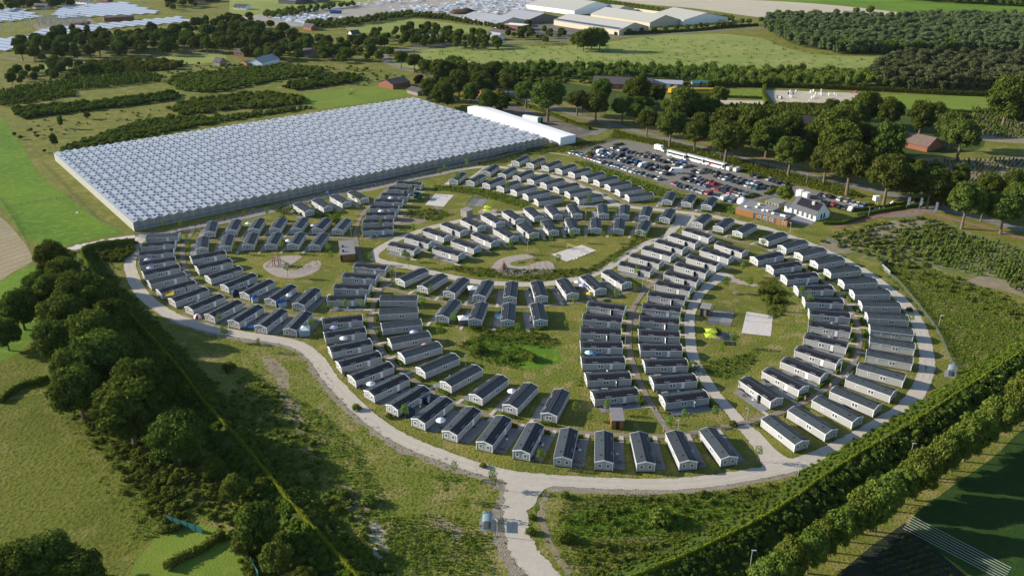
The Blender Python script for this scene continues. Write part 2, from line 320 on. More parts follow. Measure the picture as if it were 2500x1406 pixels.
FIELDS = [
 ('meadow', 'meadow', [(-60,262),(0,285),(30,320),(60,365),(100,430),(150,470),(230,530),(300,566),(240,580),(150,600),(75,590),(30,540),(0,500),(-60,470)], .02),
 ('stubble_field', 'tanrows', [(-60,520),(0,530),(45,575),(75,618),(76,640),(30,665),(0,685),(-60,700)], .024),
 ('young_crop', 'meadow', [(-60,706),(0,688),(70,650),(110,690),(100,780),(60,850),(0,880),(-60,900)], .016),
 ('pasture', 'olive', [(-60,1010),(0,985),(60,968),(130,962),(200,1010),(260,1080),(330,1150),(395,1235),(400,1280),(350,1330),(270,1370),(200,1420),(-60,1420)], .02),
 ('garden_lawn', 'lawn', [(400,1290),(480,1275),(560,1300),(640,1420),(300,1440),(330,1370)], .024),
 ('orchard_grass', 'olive', [(0,840),(90,830),(110,870),(130,930),(60,960),(0,975),(-60,980),(-60,860)], .014),
 ('far_field', 'pale_grass', [(960,150),(1000,128),(1080,118),(1200,112),(1400,112),(1600,88),(1760,84),(1860,95),(1900,112),(2000,134),(2200,140),(2350,132),(2375,146),(2200,152),(2120,165),(1900,164),(1400,169),(1150,160)], .05),
 ('far_field', 'pale_grass', [(1020,170),(960,150),(1150,160),(1400,169),(1900,164),(2120,165),(2100,180),(1800,182),(1400,182),(1200,178)], .04),
 ('stubble_field', 'tan', [(1480,-6),(1650,-3),(1880,3),(2060,16),(2220,34),(2345,47),(2300,54),(2160,40),(2010,54),(1860,44),(1700,22),(1560,10)], .06),
 ('green_crop', 'meadow', [(1820,-14),(2500,14),(2600,30),(2600,52),(2500,48),(2350,44),(2220,32),(2060,14),(1880,1),(1650,-6)], .05),
 ('stubble_field', 'pale_grass', [(560,-8),(1480,-8),(1560,6),(1250,8),(600,40),(560,30)], .04),
 ('hay_field', 'pale_grass', [(860,58),(990,45),(1120,60),(1200,68),(1160,80),(1000,84),(860,78)], .05),
 ('hay_field', 'pale_grass', [(110,160),(240,145),(330,138),(470,134),(545,134),(540,150),(440,158),(330,160),(200,172),(120,175)], .04),
 ('rough_meadow', 'rough', [(370,182),(430,172),(560,150),(760,170),(780,200),(860,170),(960,180),(1000,215),(870,240),(700,230),(560,205),(470,232),(400,200)], .012),
 ('paddock', 'lawn', [(720,238),(800,222),(900,212),(990,215),(980,236),(850,258),(760,262)], .03),
 ('rough_meadow', 'rough', [(1130,163),(1900,172),(2150,160),(2260,200),(1860,212),(1500,205),(1200,196)], .02),
 ('nursery_field', 'rough', [(-60,240),(60,215),(200,195),(360,178),(420,205),(440,218),(250,232),(100,255),(-60,268)], .03),
 ('nursery_field', 'soil', [(2360,262),(2440,280),(2600,300),(2600,352),(2480,350),(2390,340),(2400,310)], .03),
 ('nursery_field', 'soil', [(2225,392),(2300,384),(2380,388),(2600,385),(2600,470),(2480,462),(2340,440),(2320,425),(2290,412)], .034),
 ('rough_meadow', 'rough', [(2150,655),(2260,650),(2420,710),(2600,790),(2600,860),(2480,870),(2400,915),(2335,935),(2320,880),(2290,815),(2240,750),(2190,700)], .03),
 ('bare_soil', 'soil', [(2120,560),(2160,542),(2240,535),(2300,548),(2220,572),(2150,592),(2060,620),(2000,595),(2060,575)], .04),
 ('bare_soil', 'soil', [(2340,690),(2400,672),(2520,700),(2600,740),(2560,740),(2430,705)], .04),
 ('shade_tinted_lawn', 'shadelawn', [(2220,1285),(2300,1205),(2420,1120),(2520,1040),(2640,1100),(2640,1440),(2430,1440),(2340,1380)], .02),
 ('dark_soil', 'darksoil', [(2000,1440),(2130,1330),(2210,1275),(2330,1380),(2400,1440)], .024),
 ('rough_meadow', 'rough', [(410,790),(520,830),(680,845),(770,880),(830,960),(960,1070),(1120,1140),(1220,1190),(1240,1240),(1210,1290),(1230,1420),(870,1440),(760,1290),(640,1130),(500,960)], .012),
 ('rough_meadow', 'rough', [(1330,1200),(1560,1200),(1720,1195),(1900,1165),(2060,1110),(1990,1190),(1860,1270),(1700,1350),(1500,1440),(1330,1440),(1280,1340),(1290,1260)], .012),
 ('nursery_field', 'nursery', [(2040,600),(2120,560),(2240,532),(2330,548),(2440,590),(2600,640),(2600,760),(2460,710),(2340,668),(2240,655),(2140,640)], .022),
 ('undergrowth', 'rough', [(140,640),(210,610),(260,700),(330,800),(440,930),(600,1110),(750,1300),(840,1440),(640,1440),(560,1290),(420,1260),(330,1150),(250,1050),(130,950),(110,830),(120,720)], .01),
 ('rough_meadow', 'rough', [(1100,800),(1200,790),(1330,800),(1400,830),(1410,900),(1380,950),(1290,930),(1200,910),(1140,880),(1090,840)], .02),
 ('rough_meadow', 'rough', [(1640,875),(1740,872),(1880,840),(1930,770),(1900,700),(1840,660),(1920,640),(1980,740),(1960,830),(1860,870),(1800,930),(1745,935)], .016),
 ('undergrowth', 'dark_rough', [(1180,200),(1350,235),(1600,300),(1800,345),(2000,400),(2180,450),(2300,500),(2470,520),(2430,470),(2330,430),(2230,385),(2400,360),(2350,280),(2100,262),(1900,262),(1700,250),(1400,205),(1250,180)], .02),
 ('asphalt_yard', 'yard', [(1200,262),(1262,258),(1300,272),(1380,300),(1445,318),(1450,326),(1400,345),(1388,354),(1290,318)], .04),
 ('car_park', 'asphalt', [(1393,375),(1440,360),(1500,341),(1520,343),(1565,350),(1640,365),(1700,384),(1760,406),(1840,432),(1936,452),(2000,468),(2070,487),(2110,500),(2128,505),(2150,516),(2200,521),(2240,508),(2300,498),(2330,512),(2270,520),(2220,530),(2160,532),(2100,520),(2060,510),(2000,492),(1930,482),(1890,480),(1850,490),(1810,500),(1770,492),(1700,473),(1640,458),(1590,438),(1540,425),(1480,408),(1430,390)], .044),
 ('riding_arena', 'tan', [(1866,220),(2133,229),(2152,256),(1895,257)], .04),
 ('riding_arena', 'tan', [(1690,243),(1864,247),(1866,256),(1680,252)], .04),
 ('riding_lawn', 'lawn', [(2138,231),(2422,237),(2434,250),(2416,271),(2220,267),(2155,259)], .04),
 ('sports_lawn', 'lawn', [(1748,217),(1858,221),(1866,238),(1752,235)], .04),
 ('reception_forecourt', 'gravel', [(1650,526),(1694,526),(1700,536),(1690,550),(1668,556),(1645,552)], .03),
]
for nm, m, pts, z in FIELDS: sheet(nm, pts, z, M[m], smooth=len(pts) > 6 and m not in ('asphalt',))
RING = [(352,580),(330,600),(318,640),(327,682),(350,720),(388,752),(440,780),(520,803),(600,818),(680,830),(735,846),(775,878),(800,915),(835,955),(880,1000),(930,1040),(1000,1080),(1080,1112),(1160,1140),(1230,1158),(1300,1168),(1400,1175),(1500,1180),(1600,1182),(1680,1179),(1760,1170),(1820,1160),(1900,1145),(1964,1126),(2044,1092),(2120,1051),(2195,1004),(2235,965),(2256,924),(2263,892),(2262,860),(2254,824),(2244,796),(2225,762),(2198,730),(2165,702),(2130,676),(2085,648),(2030,620),(1976,597),(1924,577),(1872,559),(1832,550),(1784,538),(1740,528),(1690,522),(1640,516),(1560,508),(1498,501),(1434,504),(1364,511),(1300,517),(1252,520),(1200,526),(1128,539),(1064,553),(1016,568),(976,582),(936,602),(914,620),(918,634),(960,645),(1010,654),(1058,667),(1114,679),(1170,689),(1250,694),(1322,694),(1372,687),(1424,677),(1472,660),(1512,636),(1552,608),(1592,590),(1624,579),(1640,564),(1655,545)]
ribbon('gravel_road', RING[:31]+RING[31:50], 4.1, .048, M['gravel'], jit=.12)
ribbon('gravel_road', RING[49:], 3.7, .052, M['gravel'], jit=.10)
ribbon('gravel_road', [(1290,1168),(1268,1195),(1260,1240),(1262,1290),(1276,1340),(1312,1385),(1350,1430)], [9,6,5.2,5.2,5.6,6], .056, M['gravel'], jit=.2)
sheet('road_junction', [(1165,1136),(1240,1156),(1330,1166),(1400,1178),(1350,1186),(1322,1202),(1300,1238),(1262,1250),(1224,1240),(1246,1208),(1238,1180),(1200,1158)], .060, M['gravel'], smooth=True, jit=.1)
ribbon('gravel_road', [(1905,1148),(1880,1116),(1846,1072),(1812,1037),(1788,1008),(1766,984),(1743,958),(1720,924),(1702,892),(1690,860),(1685,828),(1683,796),(1684,772),(1693,746),(1707,720),(1730,697),(1756,678),(1776,668)], [9,5,4.2,3.6,3.2,3.2,3.2,3.2,3.2,3.2,3.2,3.2,3.2,3.2,3.4,3.8,4.6,6], .064, M['gravel'], jit=.1)
ribbon('sandy_track', [(1776,676),(1810,690),(1850,698)], [4,3,1.2], .068, M['chips'], jit=.3)
sheet('road_junction', [(1830,1056),(1866,1088),(1898,1132),(1960,1120),(1925,1118),(1890,1094),(1850,1052)], .070, M['gravel'], smooth=True)
ribbon('gravel_road', [(352,578),(400,570),(441,560),(492,552),(540,545),(620,527),(692,509),(740,494),(800,479),(882,466),(946,454),(1000,440),(1060,428),(1108,417),(1165,409),(1200,407),(1240,411),(1308,423),(1348,430),(1391,443),(1423,456),(1456,470),(1485,486),(1506,501)], 3.4, .072, M['gravel'], jit=.1)
ribbon('sandy_track', [(150,612),(200,602),(260,590),(330,580),(352,578)], [3.5,5,5.5,5,4], .068, M['sand'], jit=.4)
ribbon('access_track', [(1172,406),(1215,396),(1262,380),(1310,374),(1345,374),(1392,381)], 1.0, .05, M['gravel'])
ribbon('access_track', [(1185,408),(1165,424),(1148,436)], 1.4, .05, M['gravel'])
PATHS = [
 [(473,560),(462,578),(450,598),(446,620),(449,645),(460,668),(476,686),(500,704),(540,722),(572,737),(606,747),(650,758),(714,770),(778,777),(850,780),(905,778)],
 [(470,597),(512,587),(584,582),(680,578),(760,579),(832,582),(868,584)],
 [(946,462),(930,477),(906,499),(887,520),(874,544),(868,572),(871,596),(877,624),(884,645)],
 [(972,662),(952,682),(925,712),(915,738),(909,760),(906,784),(910,814),(924,843),(942,867),(966,891),(992,914),(1024,938),(1060,961),(1116,986),(1180,1009),(1230,1027),(1290,1042),(1352,1050),(1432,1057),(1528,1063),(1624,1065),(1688,1057),(1772,1042),(1836,1027),(1900,1008),(1956,985),(1998,962),(2044,929),(2076,897),(2092,866),(2098,836),(2096,805),(2090,785),(2080,760),(2064,738),(2044,716),(2022,695),(1996,676),(1962,656),(1925,636),(1880,612),(1848,600),(1800,590),(1752,577),(1706,560),(1668,552)],
 [(925,700),(938,701),(994,717),(1074,736),(1138,745),(1202,748),(1282,750),(1328,747),(1408,739),(1464,733),(1520,718),(1568,704),(1600,696)],
 [(1704,600),(1672,632),(1640,655),(1608,678),(1576,708),(1555,735),(1543,760),(1537,788),(1535,820),(1536,850),(1541,875),(1548,896),(1558,924),(1574,960),(1597,1000),(1616,1030),(1636,1056)],
 [(1300,536),(1360,542),(1472,541),(1530,544),(1590,548),(1634,553),(1652,550)],
 [(1376,430),(1408,444),(1438,458),(1480,474),(1520,495),(1560,504),(1640,509),(1720,516),(1760,522)],
]
zz = .083
for p in PATHS: ribbon('brick_path', p, 1.7, zz, M['brickpath'], jit=.04); zz += .004
# main road, cycle paths
ROAD = [(2640,585),(2500,561),(2430,543),(2347,522),(2265,500),(2182,477),(2140,467),(2040,443),(1940,419),(1860,398),(1780,378),(1716,363),(1620,338),(1558,322),(1494,303),(1430,288),(1379,272),(1302,246),(1251,230),(1189,211),(1137,199),(1035,179),(984,168),(950,154),(940,140),(960,128),(1048,117),(1200,104),(1340,100),(1500,91),(1700,79),(1860,70),(2000,76)]
ribbon('main_road', ROAD, 6.0, .05, M['asphalt'])
ribbon('cycle_path', [(2640,612),(2500,583),(2430,563),(2347,541),(2276,525),(2240,515),(2180,521),(2120,534),(2040,556)], 2.6, .058, M['redpath'])
ribbon('cycle_path', [(2330,490),(2240,468),(2140,450),(2068,434),(1980,412),(1896,394),(1780,366),(1700,345),(1580,315),(1480,288),(1400,262),(1300,232)], 2.2, .046, M['redpath'])
ribbon('field_road', [(1445,330),(1480,312),(1520,306)], 6, .056, M['asphalt'])
ribbon('service_drive', [(300,586),(345,577),(425,566),(560,533),(690,501),(834,466),(968,437),(1060,416),(1156,394),(1250,375),(1330,360)], 6.5, .03, M['darkstrip'])
ribbon('far_lane', [(0,140),(110,152),(210,141),(330,136),(470,131),(580,129)], 4, .05, M['asphalt'])
ribbon('far_lane', [(930,128),(1000,118),(1100,108),(1250,104),(1330,100),(1420,98)], 6, .054, M['asphalt'])
# dashes on the access road
mb = MB()
for a, b in (((2182,500),(2215,492)), ((2216,520),(2330,502)), ((2240,487),(2300,500)), ((2420,541),(2500,561)), ((2060,448),(2140,467)), ((1800,382),(2040,443))):
    A = np.array(G(*a)); B = np.array(G(*b)); Ld = np.linalg.norm(B-A); d = (B-A)/Ld; nrm = np.array([-d[1], d[0]])*.09; s = 0
    while s < Ld-1.5:
        p = A+d*s; q = A+d*(s+1.5); mb.add([(*(p-nrm), .07), (*(q-nrm), .07), (*(q+nrm), .07), (*(p+nrm), .07)], [(0, 1, 2, 3)]); s += 4
o = mb.build('road_marking', M['white']); o['kind'] = 'structure'
# play grounds and courts
sheet('beach_court', [(1347,621.5),(1421.5,597.5),(1456,612),(1383,638.5)], .05, M['sand'], jit=.1)
sheet('beach_court', [(1062.7,473.6),(1108,476.4),(1083,505),(1037.5,500.5)], .05, M['sand'])
sheet('beach_court', [(1823,761),(1887,771),(1882,821),(1810,813)], .05, M['sand'])
sheet('playground', [(1202,650),(1219,634),(1248,625),(1286,621),(1302,626),(1298,630),(1280,634),(1252,640),(1246,646),(1264,650.5),(1290,648),(1312,640),(1333,637),(1349,643),(1354,658),(1344,666),(1312,671),(1248,674),(1216,666),(1203,656)], .05, M['chips'], smooth=True)
sheet('playground', [(641.6,649.6),(648,641.6),(670,632),(696,625),(736,625.6),(725,637),(703,652),(712,658),(728,657.6),(760,638),(782,639),(781,656),(760,669),(736,677),(704,680),(672,674),(648,659)], .05, M['chips'], smooth=True)
sheet('ball_court', [(1741,758),(1793,765),(1785,797),(1724,790)], .05, M['paving'])
sheet('plaza', [(1154.4,485),(1190,487),(1177.6,505),(1138.4,502.4)], .05, M['paving'])
sheet('plaza', [(1747,810),(1797,815),(1792,833),(1738,827)], .05, M['paving'])
sheet('plaza', [(1175,510),(1215,512),(1205,524),(1165,520)], .05, M['chips'])
sheet('terrace', [(1878,520),(1910,518),(1995,540),(1975,552),(1940,545)], .054, M['paving'])

M['track'] = ground_mat('wheel_track', ((.50,.445,.37),(.46,.41,.34),(.43,.38,.315),(.53,.47,.395)), s1=.1, s2=.6, s3=4, bump=.2)
M['verge'] = ground_mat('stony_verge', ((.28,.235,.185),(.24,.205,.155),(.33,.285,.22),(.12,.13,.05)), s1=.2, s2=.9, s3=3, bump=.7)
def offset_line(pts, o):
    P, Nn, _, _ = ribbon_pts(pts, 1); return [tuple(p) for p in (P+Nn*o)[::8]]
for pts in (RING[:29], RING[33:50], RING[49:]):
    for o_ in (-.85, .85): ribbon('wheel_track', offset_line(pts, o_), .5, .0758+.002*(o_ > 0), M['track'], jit=.09, world=True)
for pts, wd, z in (([(430,776),(520,806),(600,822),(680,834),(735,850),(770,880),(792,915),(828,958),(872,1004),(922,1046),(990,1086),(1070,1118),(1150,1146),(1200,1160),(1246,1196),(1240,1230),(1232,1262),(1234,1300),(1250,1350),(1285,1400)], 5.4, .036), ([(1236,1160),(1300,1180),(1400,1186),(1600,1192),(1800,1172),(1960,1136),(2044,1100)], 4.6, .032)):
    ribbon('stony_verge', pts, wd, z, M['verge'], jit=.35)
ribbon('trodden_path', [(1335,1205),(1322,1240),(1328,1290),(1350,1340),(1390,1400)], 1.4, .034, M['soil'], jit=.25)
# bare and bright patches on the rough slopes
for i, (m, pts) in enumerate([('soil', [(640,872),(672,880),(700,905),(708,940),(690,960),(672,925),(650,900)]), ('soil', [(690,960),(712,975),(735,1010),(742,1050),(728,1070),(712,1030),(695,1000)]), ('chips', [(905,1270),(935,1290),(945,1340),(930,1370),(905,1330)]), ('soil', [(1060,1262),(1100,1275),(1140,1300),(1120,1312),(1080,1296)]), ('rough', [(760,1030),(820,1050),(880,1100),(900,1160),(850,1150),(790,1090)]), 
   ('meadow', [(1400,1250),(1560,1230),(1740,1215),(1840,1225),(1700,1290),(1520,1310),(1400,1300)]), ('soil', [(1170,868),(1250,862),(1320,880),(1290,892),(1220,885)]), ('meadow', [(1150,830),(1240,822),(1330,842),(1370,880),(1300,900),(1200,880)]), ('soil', [(1520,760),(1552,752),(1560,790),(1540,800)]),
   ('soil', [(940,530),(1000,520),(1050,528),(1030,545),(960,548)]), ('meadow', [(2280,760),(2360,730),(2450,770),(2480,830),(2400,880),(2340,860)]), ('soil', [(1060,500),(1075,512),(1070,532),(1058,520)]), ('soil', [(1190,560),(1230,552),(1240,570),(1205,580)]), ('olive', [(0,1150),(120,1120),(260,1160),(340,1240),(260,1300),(100,1260)]), ('olive', [(1180,1020),(1260,1030),(1300,1046),(1240,1050)]), ('soil', [(1640,470),(1700,484),(1690,492),(1650,484)]), ('soil', [(830,1180),(870,1200),(900,1250),(880,1270),(840,1220)])]):
    sheet('ground_patch', pts, .014+.004*(i % 4) if i != 99 else .02, M[m], smooth=True, jit=.45)
# ------------------------------------------------------------------ chalets
ROWS = {  # key: (where counted from, row name)
 'w': ('top', 'the outer west row'), 'v': ('top', 'the inner west row'), 'nw': ('left', 'the upper north-west row'),
 'nx': ('left', 'the lower north-west row'), 'f': ('left', 'the greenhouse fence row'), 'c': ('top', 'the column by the curving path'),
 's': ('top', 'the long outer south row'), 'b': ('top', 'the inner south row'), 'm': ('left', 'the row below the green'),
 'n': ('left', 'the short centre row'), 'k': ('left', 'the upper row above the green'), 'j': ('left', 'the lower row above the green'),
 't': ('left', 'the row beside the reception'), 'u': ('left', 'the row below the car park'), 'x': ('left', 'the front four-window row'),
 'y': ('left', 'the middle four-window row'), 'z': ('left', 'the back four-window row'), 'o': ('top', 'the column beside the green'),
 'p': ('top', 'the centre right column'), 'q': ('top', 'the centre left column'),
 'e': ('top', 'the outermost east row'), 'd': ('top', 'the inner east row')}
CH = """
w:e0,362,571.5,442,568.5;e,348,592.8,432,586.9;e,342,613.9,425,606.4;e,340,638.9,426,626.1;r,348,663.5,436,645.3;r0,363,685.3,450,664.8;r,386,707.7,473,683.5;r,419,728.7,500,700.6;r,460,748.9,538,717.2;r,510,766.8,581,731.3;r,568,781.5,631,742.8;r,634,794,689,752.4;r,706,801.9,748,758.4
v:r,465,626.9,549,611.5;r,479,650.4,562,631.2;r,506,673.6,585,649.6;r,546,695.3,619,666.0;r,595,713.7,660,681.2;r,658,729,712,693.6;r,727,739.5,769,702.4
nw:r,518,539.2,510,564.8;r,577,535.2,564,560.0;r0,635,532,618,557.6;r,688,530.4,670,556.0;r,742,530.4,722,556.0;r,798,531.2,773,556.8;r0,847,532.8,823,559.2
nx:r,495,576,492,604.0;r,558,571.2,549,599.2;r,617,567.7,605,595.2;r,677,566.7,660,594.9;r,734,566.4,714,594.9;r,790,568.3,767,596.5
f:r,727,494.6,754,512.3;r,772,485,800,502.1;r,816,475.5,845,491.5;r,860,466.4,888,481.9
c:r,971,441.9,1031,446.7;r,950,456,1012,459.5;r,932,471.2,998,474.1;r,916,486.4,984,488.5;r,903,502.7,974,503.5;e,894,518.4,967,517.6;e,888,536,961,534.4;e,884,555.2,960,551.5
s:e,872,640,953,648.0;e,842,664.3,929,670.4;e,820,691.2,909,694.1;e,803,720.3,895,719.2;e,786,776.5,884,766.7;e,788,810.1,890,795.5;e,799,845.6,900,824.5;e,819,881.1,918,854.7;r,859,917.6,950,884.0;r,901,954.4,987,913.6;r,956,989.1,1036,941.6;r,1020,1022.4,1090,968.8;r,1097,1052,1156,992.8;r,1182,1077.7,1230,1014.0;r,1272,1099.6,1309,1030.0;r,1374,1114.8,1390,1043.6;r,1475,1124.3,1475,1050.4;r,1578,1127.5,1560,1052.5;r,1682,1123.7,1646,1049.9;r,1782,1113.6,1727,1042.4
b:e,1022,720.8,931,720.3;e,1020,748.8,926,753.6;e,1026,777.3,929,788.0;e,1042,806.4,945,825.3;r,1070,835.5,980,862.4;r,1110,863.7,1027,897.9;r,1165,890.9,1087,932.8;r,1226,915.5,1161,962.9;r,1297,933.8,1244,988.4;r,1372,948.8,1340,1007.7
m:r,1036,653.9,976,680.8;r,1081,667.2,1031,697.9;r,1133,676.8,1096,710.4;r,1192,682.7,1169,719.5;r,1250,685.6,1245,723.2;r,1310,684,1322,721.1;r,1372,678.9,1398,714.4;r,1430,670.4,1466,702.9;r,1482,658.9,1529,687.2
n:r,1111,730.1,1079,769.6;r,1176,736,1159,777.6;r,1243,738.1,1239,780.5;r,1310,738.1,1320,779.2
k:r,953,590.7,1018,605.1;r,994,572,1055,588.8;r,1038,556,1094,574.4;r,1084,541.6,1134,561.6;r,1134,530.4,1175,550.4;r,1184,519.2,1222,540.8;r,1236,511.7,1269,533.6;r,1289,504.8,1316,527.7;r,1341,500,1362,523.2;r,1395,497.3,1410,521.3;r,1470,497.3,1474,521.3;r,1526,498.9,1524,522.1;r,1582,502.9,1573,525.9;r,1638,508.3,1623,530.4
j:r,1064,600.3,1127,617.6;r,1110,582.4,1166,601.6;r,1160,566.4,1209,587.5;r,1214,552.8,1255,576.5;r,1273,543.2,1304,567.7;r,1332,536,1352,561.6;r,1391,531.5,1403,557.3;r,1454,530.4,1456,556.3;r,1514,532,1510,558.1;r,1578,536.5,1564,561.3
t:r,1727,521.1,1703,542.4;r,1782,531.7,1754,552.0;r,1837,544.8,1801,564.0
u:r,1640,467.3,1629,487.9;r,1690,473.2,1676,493.2;r,1741,479.3,1725,499.9
x:r,1130,419.7,1106,437.6;r,1178,424.3,1147,441.6;r,1226,431.7,1186,447.7;r,1263,440.5,1222,454.7;r,1304,451.2,1254,464.0;r,1338,463.2,1283,474.4;r,1370,478.1,1309,486.9
y:r,1210,401.3,1186,418.4;r,1254,407.7,1225,423.5;r,1296,414.7,1261,429.9;r,1336,424,1295,437.9;r,1373,434.1,1326,446.9;r,1409,445.6,1357,457.3;r,1441,458.4,1384,469.1;r,1468,473.7,1408,482.3
z:r,1286,378.9,1258,393.3;r,1325,384.5,1294,398.4;r,1365,391.2,1330,405.3;r,1402,399.5,1363,412.8;r,1438,408.8,1395,420.8;r,1472,418.5,1427,430.5;r,1505,429.5,1456,440.4;r,1536,441.5,1483,451.3;r,1564,455.3,1508,463.6;r,1592,469.5,1531,476.4
o:r,1674,556,1738,575.5;r,1640,569.1,1705,588.8;r,1606,584.3,1673,603.2;r,1574,600.8,1644,619.2;r,1544,618.7,1614,636.8;r,1518,639.2,1590,655.2
p:r,1752,588.8,1821,611.2;r,1716,604,1787,625.6;r,1683,621.6,1756,642.4;r,1654,640,1729,660.0;r,1628,661.6,1706,680.8;r,1606,685.6,1686,701.6;r,1586,712,1672,724.0;e,1570,738.7,1665,748.8;e,1562,769.1,1659,776.5;e,1557,802.4,1658,806.4;e,1558,838.4,1662,838.9;e,1567,877.1,1673,873.6;e,1584,918.4,1691,909.9;e,1608,962.9,1716,949.3
q:e,1440,733.9,1529,744.8;e,1425,764.8,1521,772.8;e,1417,797.1,1516,800.8;e,1415,831.2,1518,832.0;e,1417,869.6,1522,868.0;e,1426,909.9,1534,904.5;e,1440,954.1,1550,942.9
e:r,1914,566.4,1865,583.2;r,1965,584.8,1909,600.0;r,2011,603.7,1949,617.9;r,2056,625.6,1987,637.6;r,2099,650.4,2018,659.2;e,2130,676.8,2045,681.9;e,2163,704.8,2072,706.9;e,2191,735.7,2094,733.3;e,2213,767.7,2110,761.6;e,2227,802.4,2120,790.7;e,2234,836.8,2122,819.2;e,2229,872.5,2116,851.7;r,2212,917.3,2096,886.4;r,2185,954.9,2072,914.4;r,2146,988.8,2036,943.5;r,2095,1018.4,1997,966.7;r,2032,1049,1938,991.4;r,1959,1075.5,1876,1013.1
d:r,1841,628.3,1906,614.9;r,1881,649.3,1950,638.4;r,1914,673.6,1993,665.6;e,1936,697.1,2026,694.4;e,1957,724,2054,727.2;e,1971,752.8,2074,761.6;e,1974,780.8,2080,797.6;e,1969,811.5,2074,834.4;r,1948,844.8,2050,877.1;r,1916,872,2014,910.9;r,1874,896.8,1964,942.1;r,1819,919.2,1898,971.2
"""
CL, CW, EZ, RZ = 12.2, 4.07, 2.45, 3.02        # roof length, wall width, eave and ridge height
HX = CL/2-.14; HY = CW/2
def win(mb_f, mb_g, axis, side, c, zc, w, h, two=False):
    """window on wall: axis 'y' (long wall, side=+-1) or 'x' (gable)"""
    t = .05
    def bx(mb, u0, u1, z0, z1, d0, d1, m=0):
        if axis == 'y':
            y0, y1 = sorted((side*(HY+d0), side*(HY+d1))); mb.box(u0, u1, y0, y1, z0, z1, m)
        else:
            x0, x1 = sorted((side*(HX+d0), side*(HX+d1))); mb.box(x0, x1, u0, u1, z0, z1, m)
    f = .12
    bx(mb_f, c-w/2-f, c+w/2+f, zc-h/2-f, zc-h/2, .0, t); bx(mb_f, c-w/2-f, c+w/2+f, zc+h/2, zc+h/2+f, .0, t)
    bx(mb_f, c-w/2-f, c-w/2, zc-h/2, zc+h/2, .0, t); bx(mb_f, c+w/2, c+w/2+f, zc-h/2, zc+h/2, .0, t)
    if two: bx(mb_f, c-.08, c+.08, zc-h/2, zc+h/2, .0, t)
    bx(mb_g, c-w/2, c+w/2, zc-h/2, zc+h/2, .005, .02)
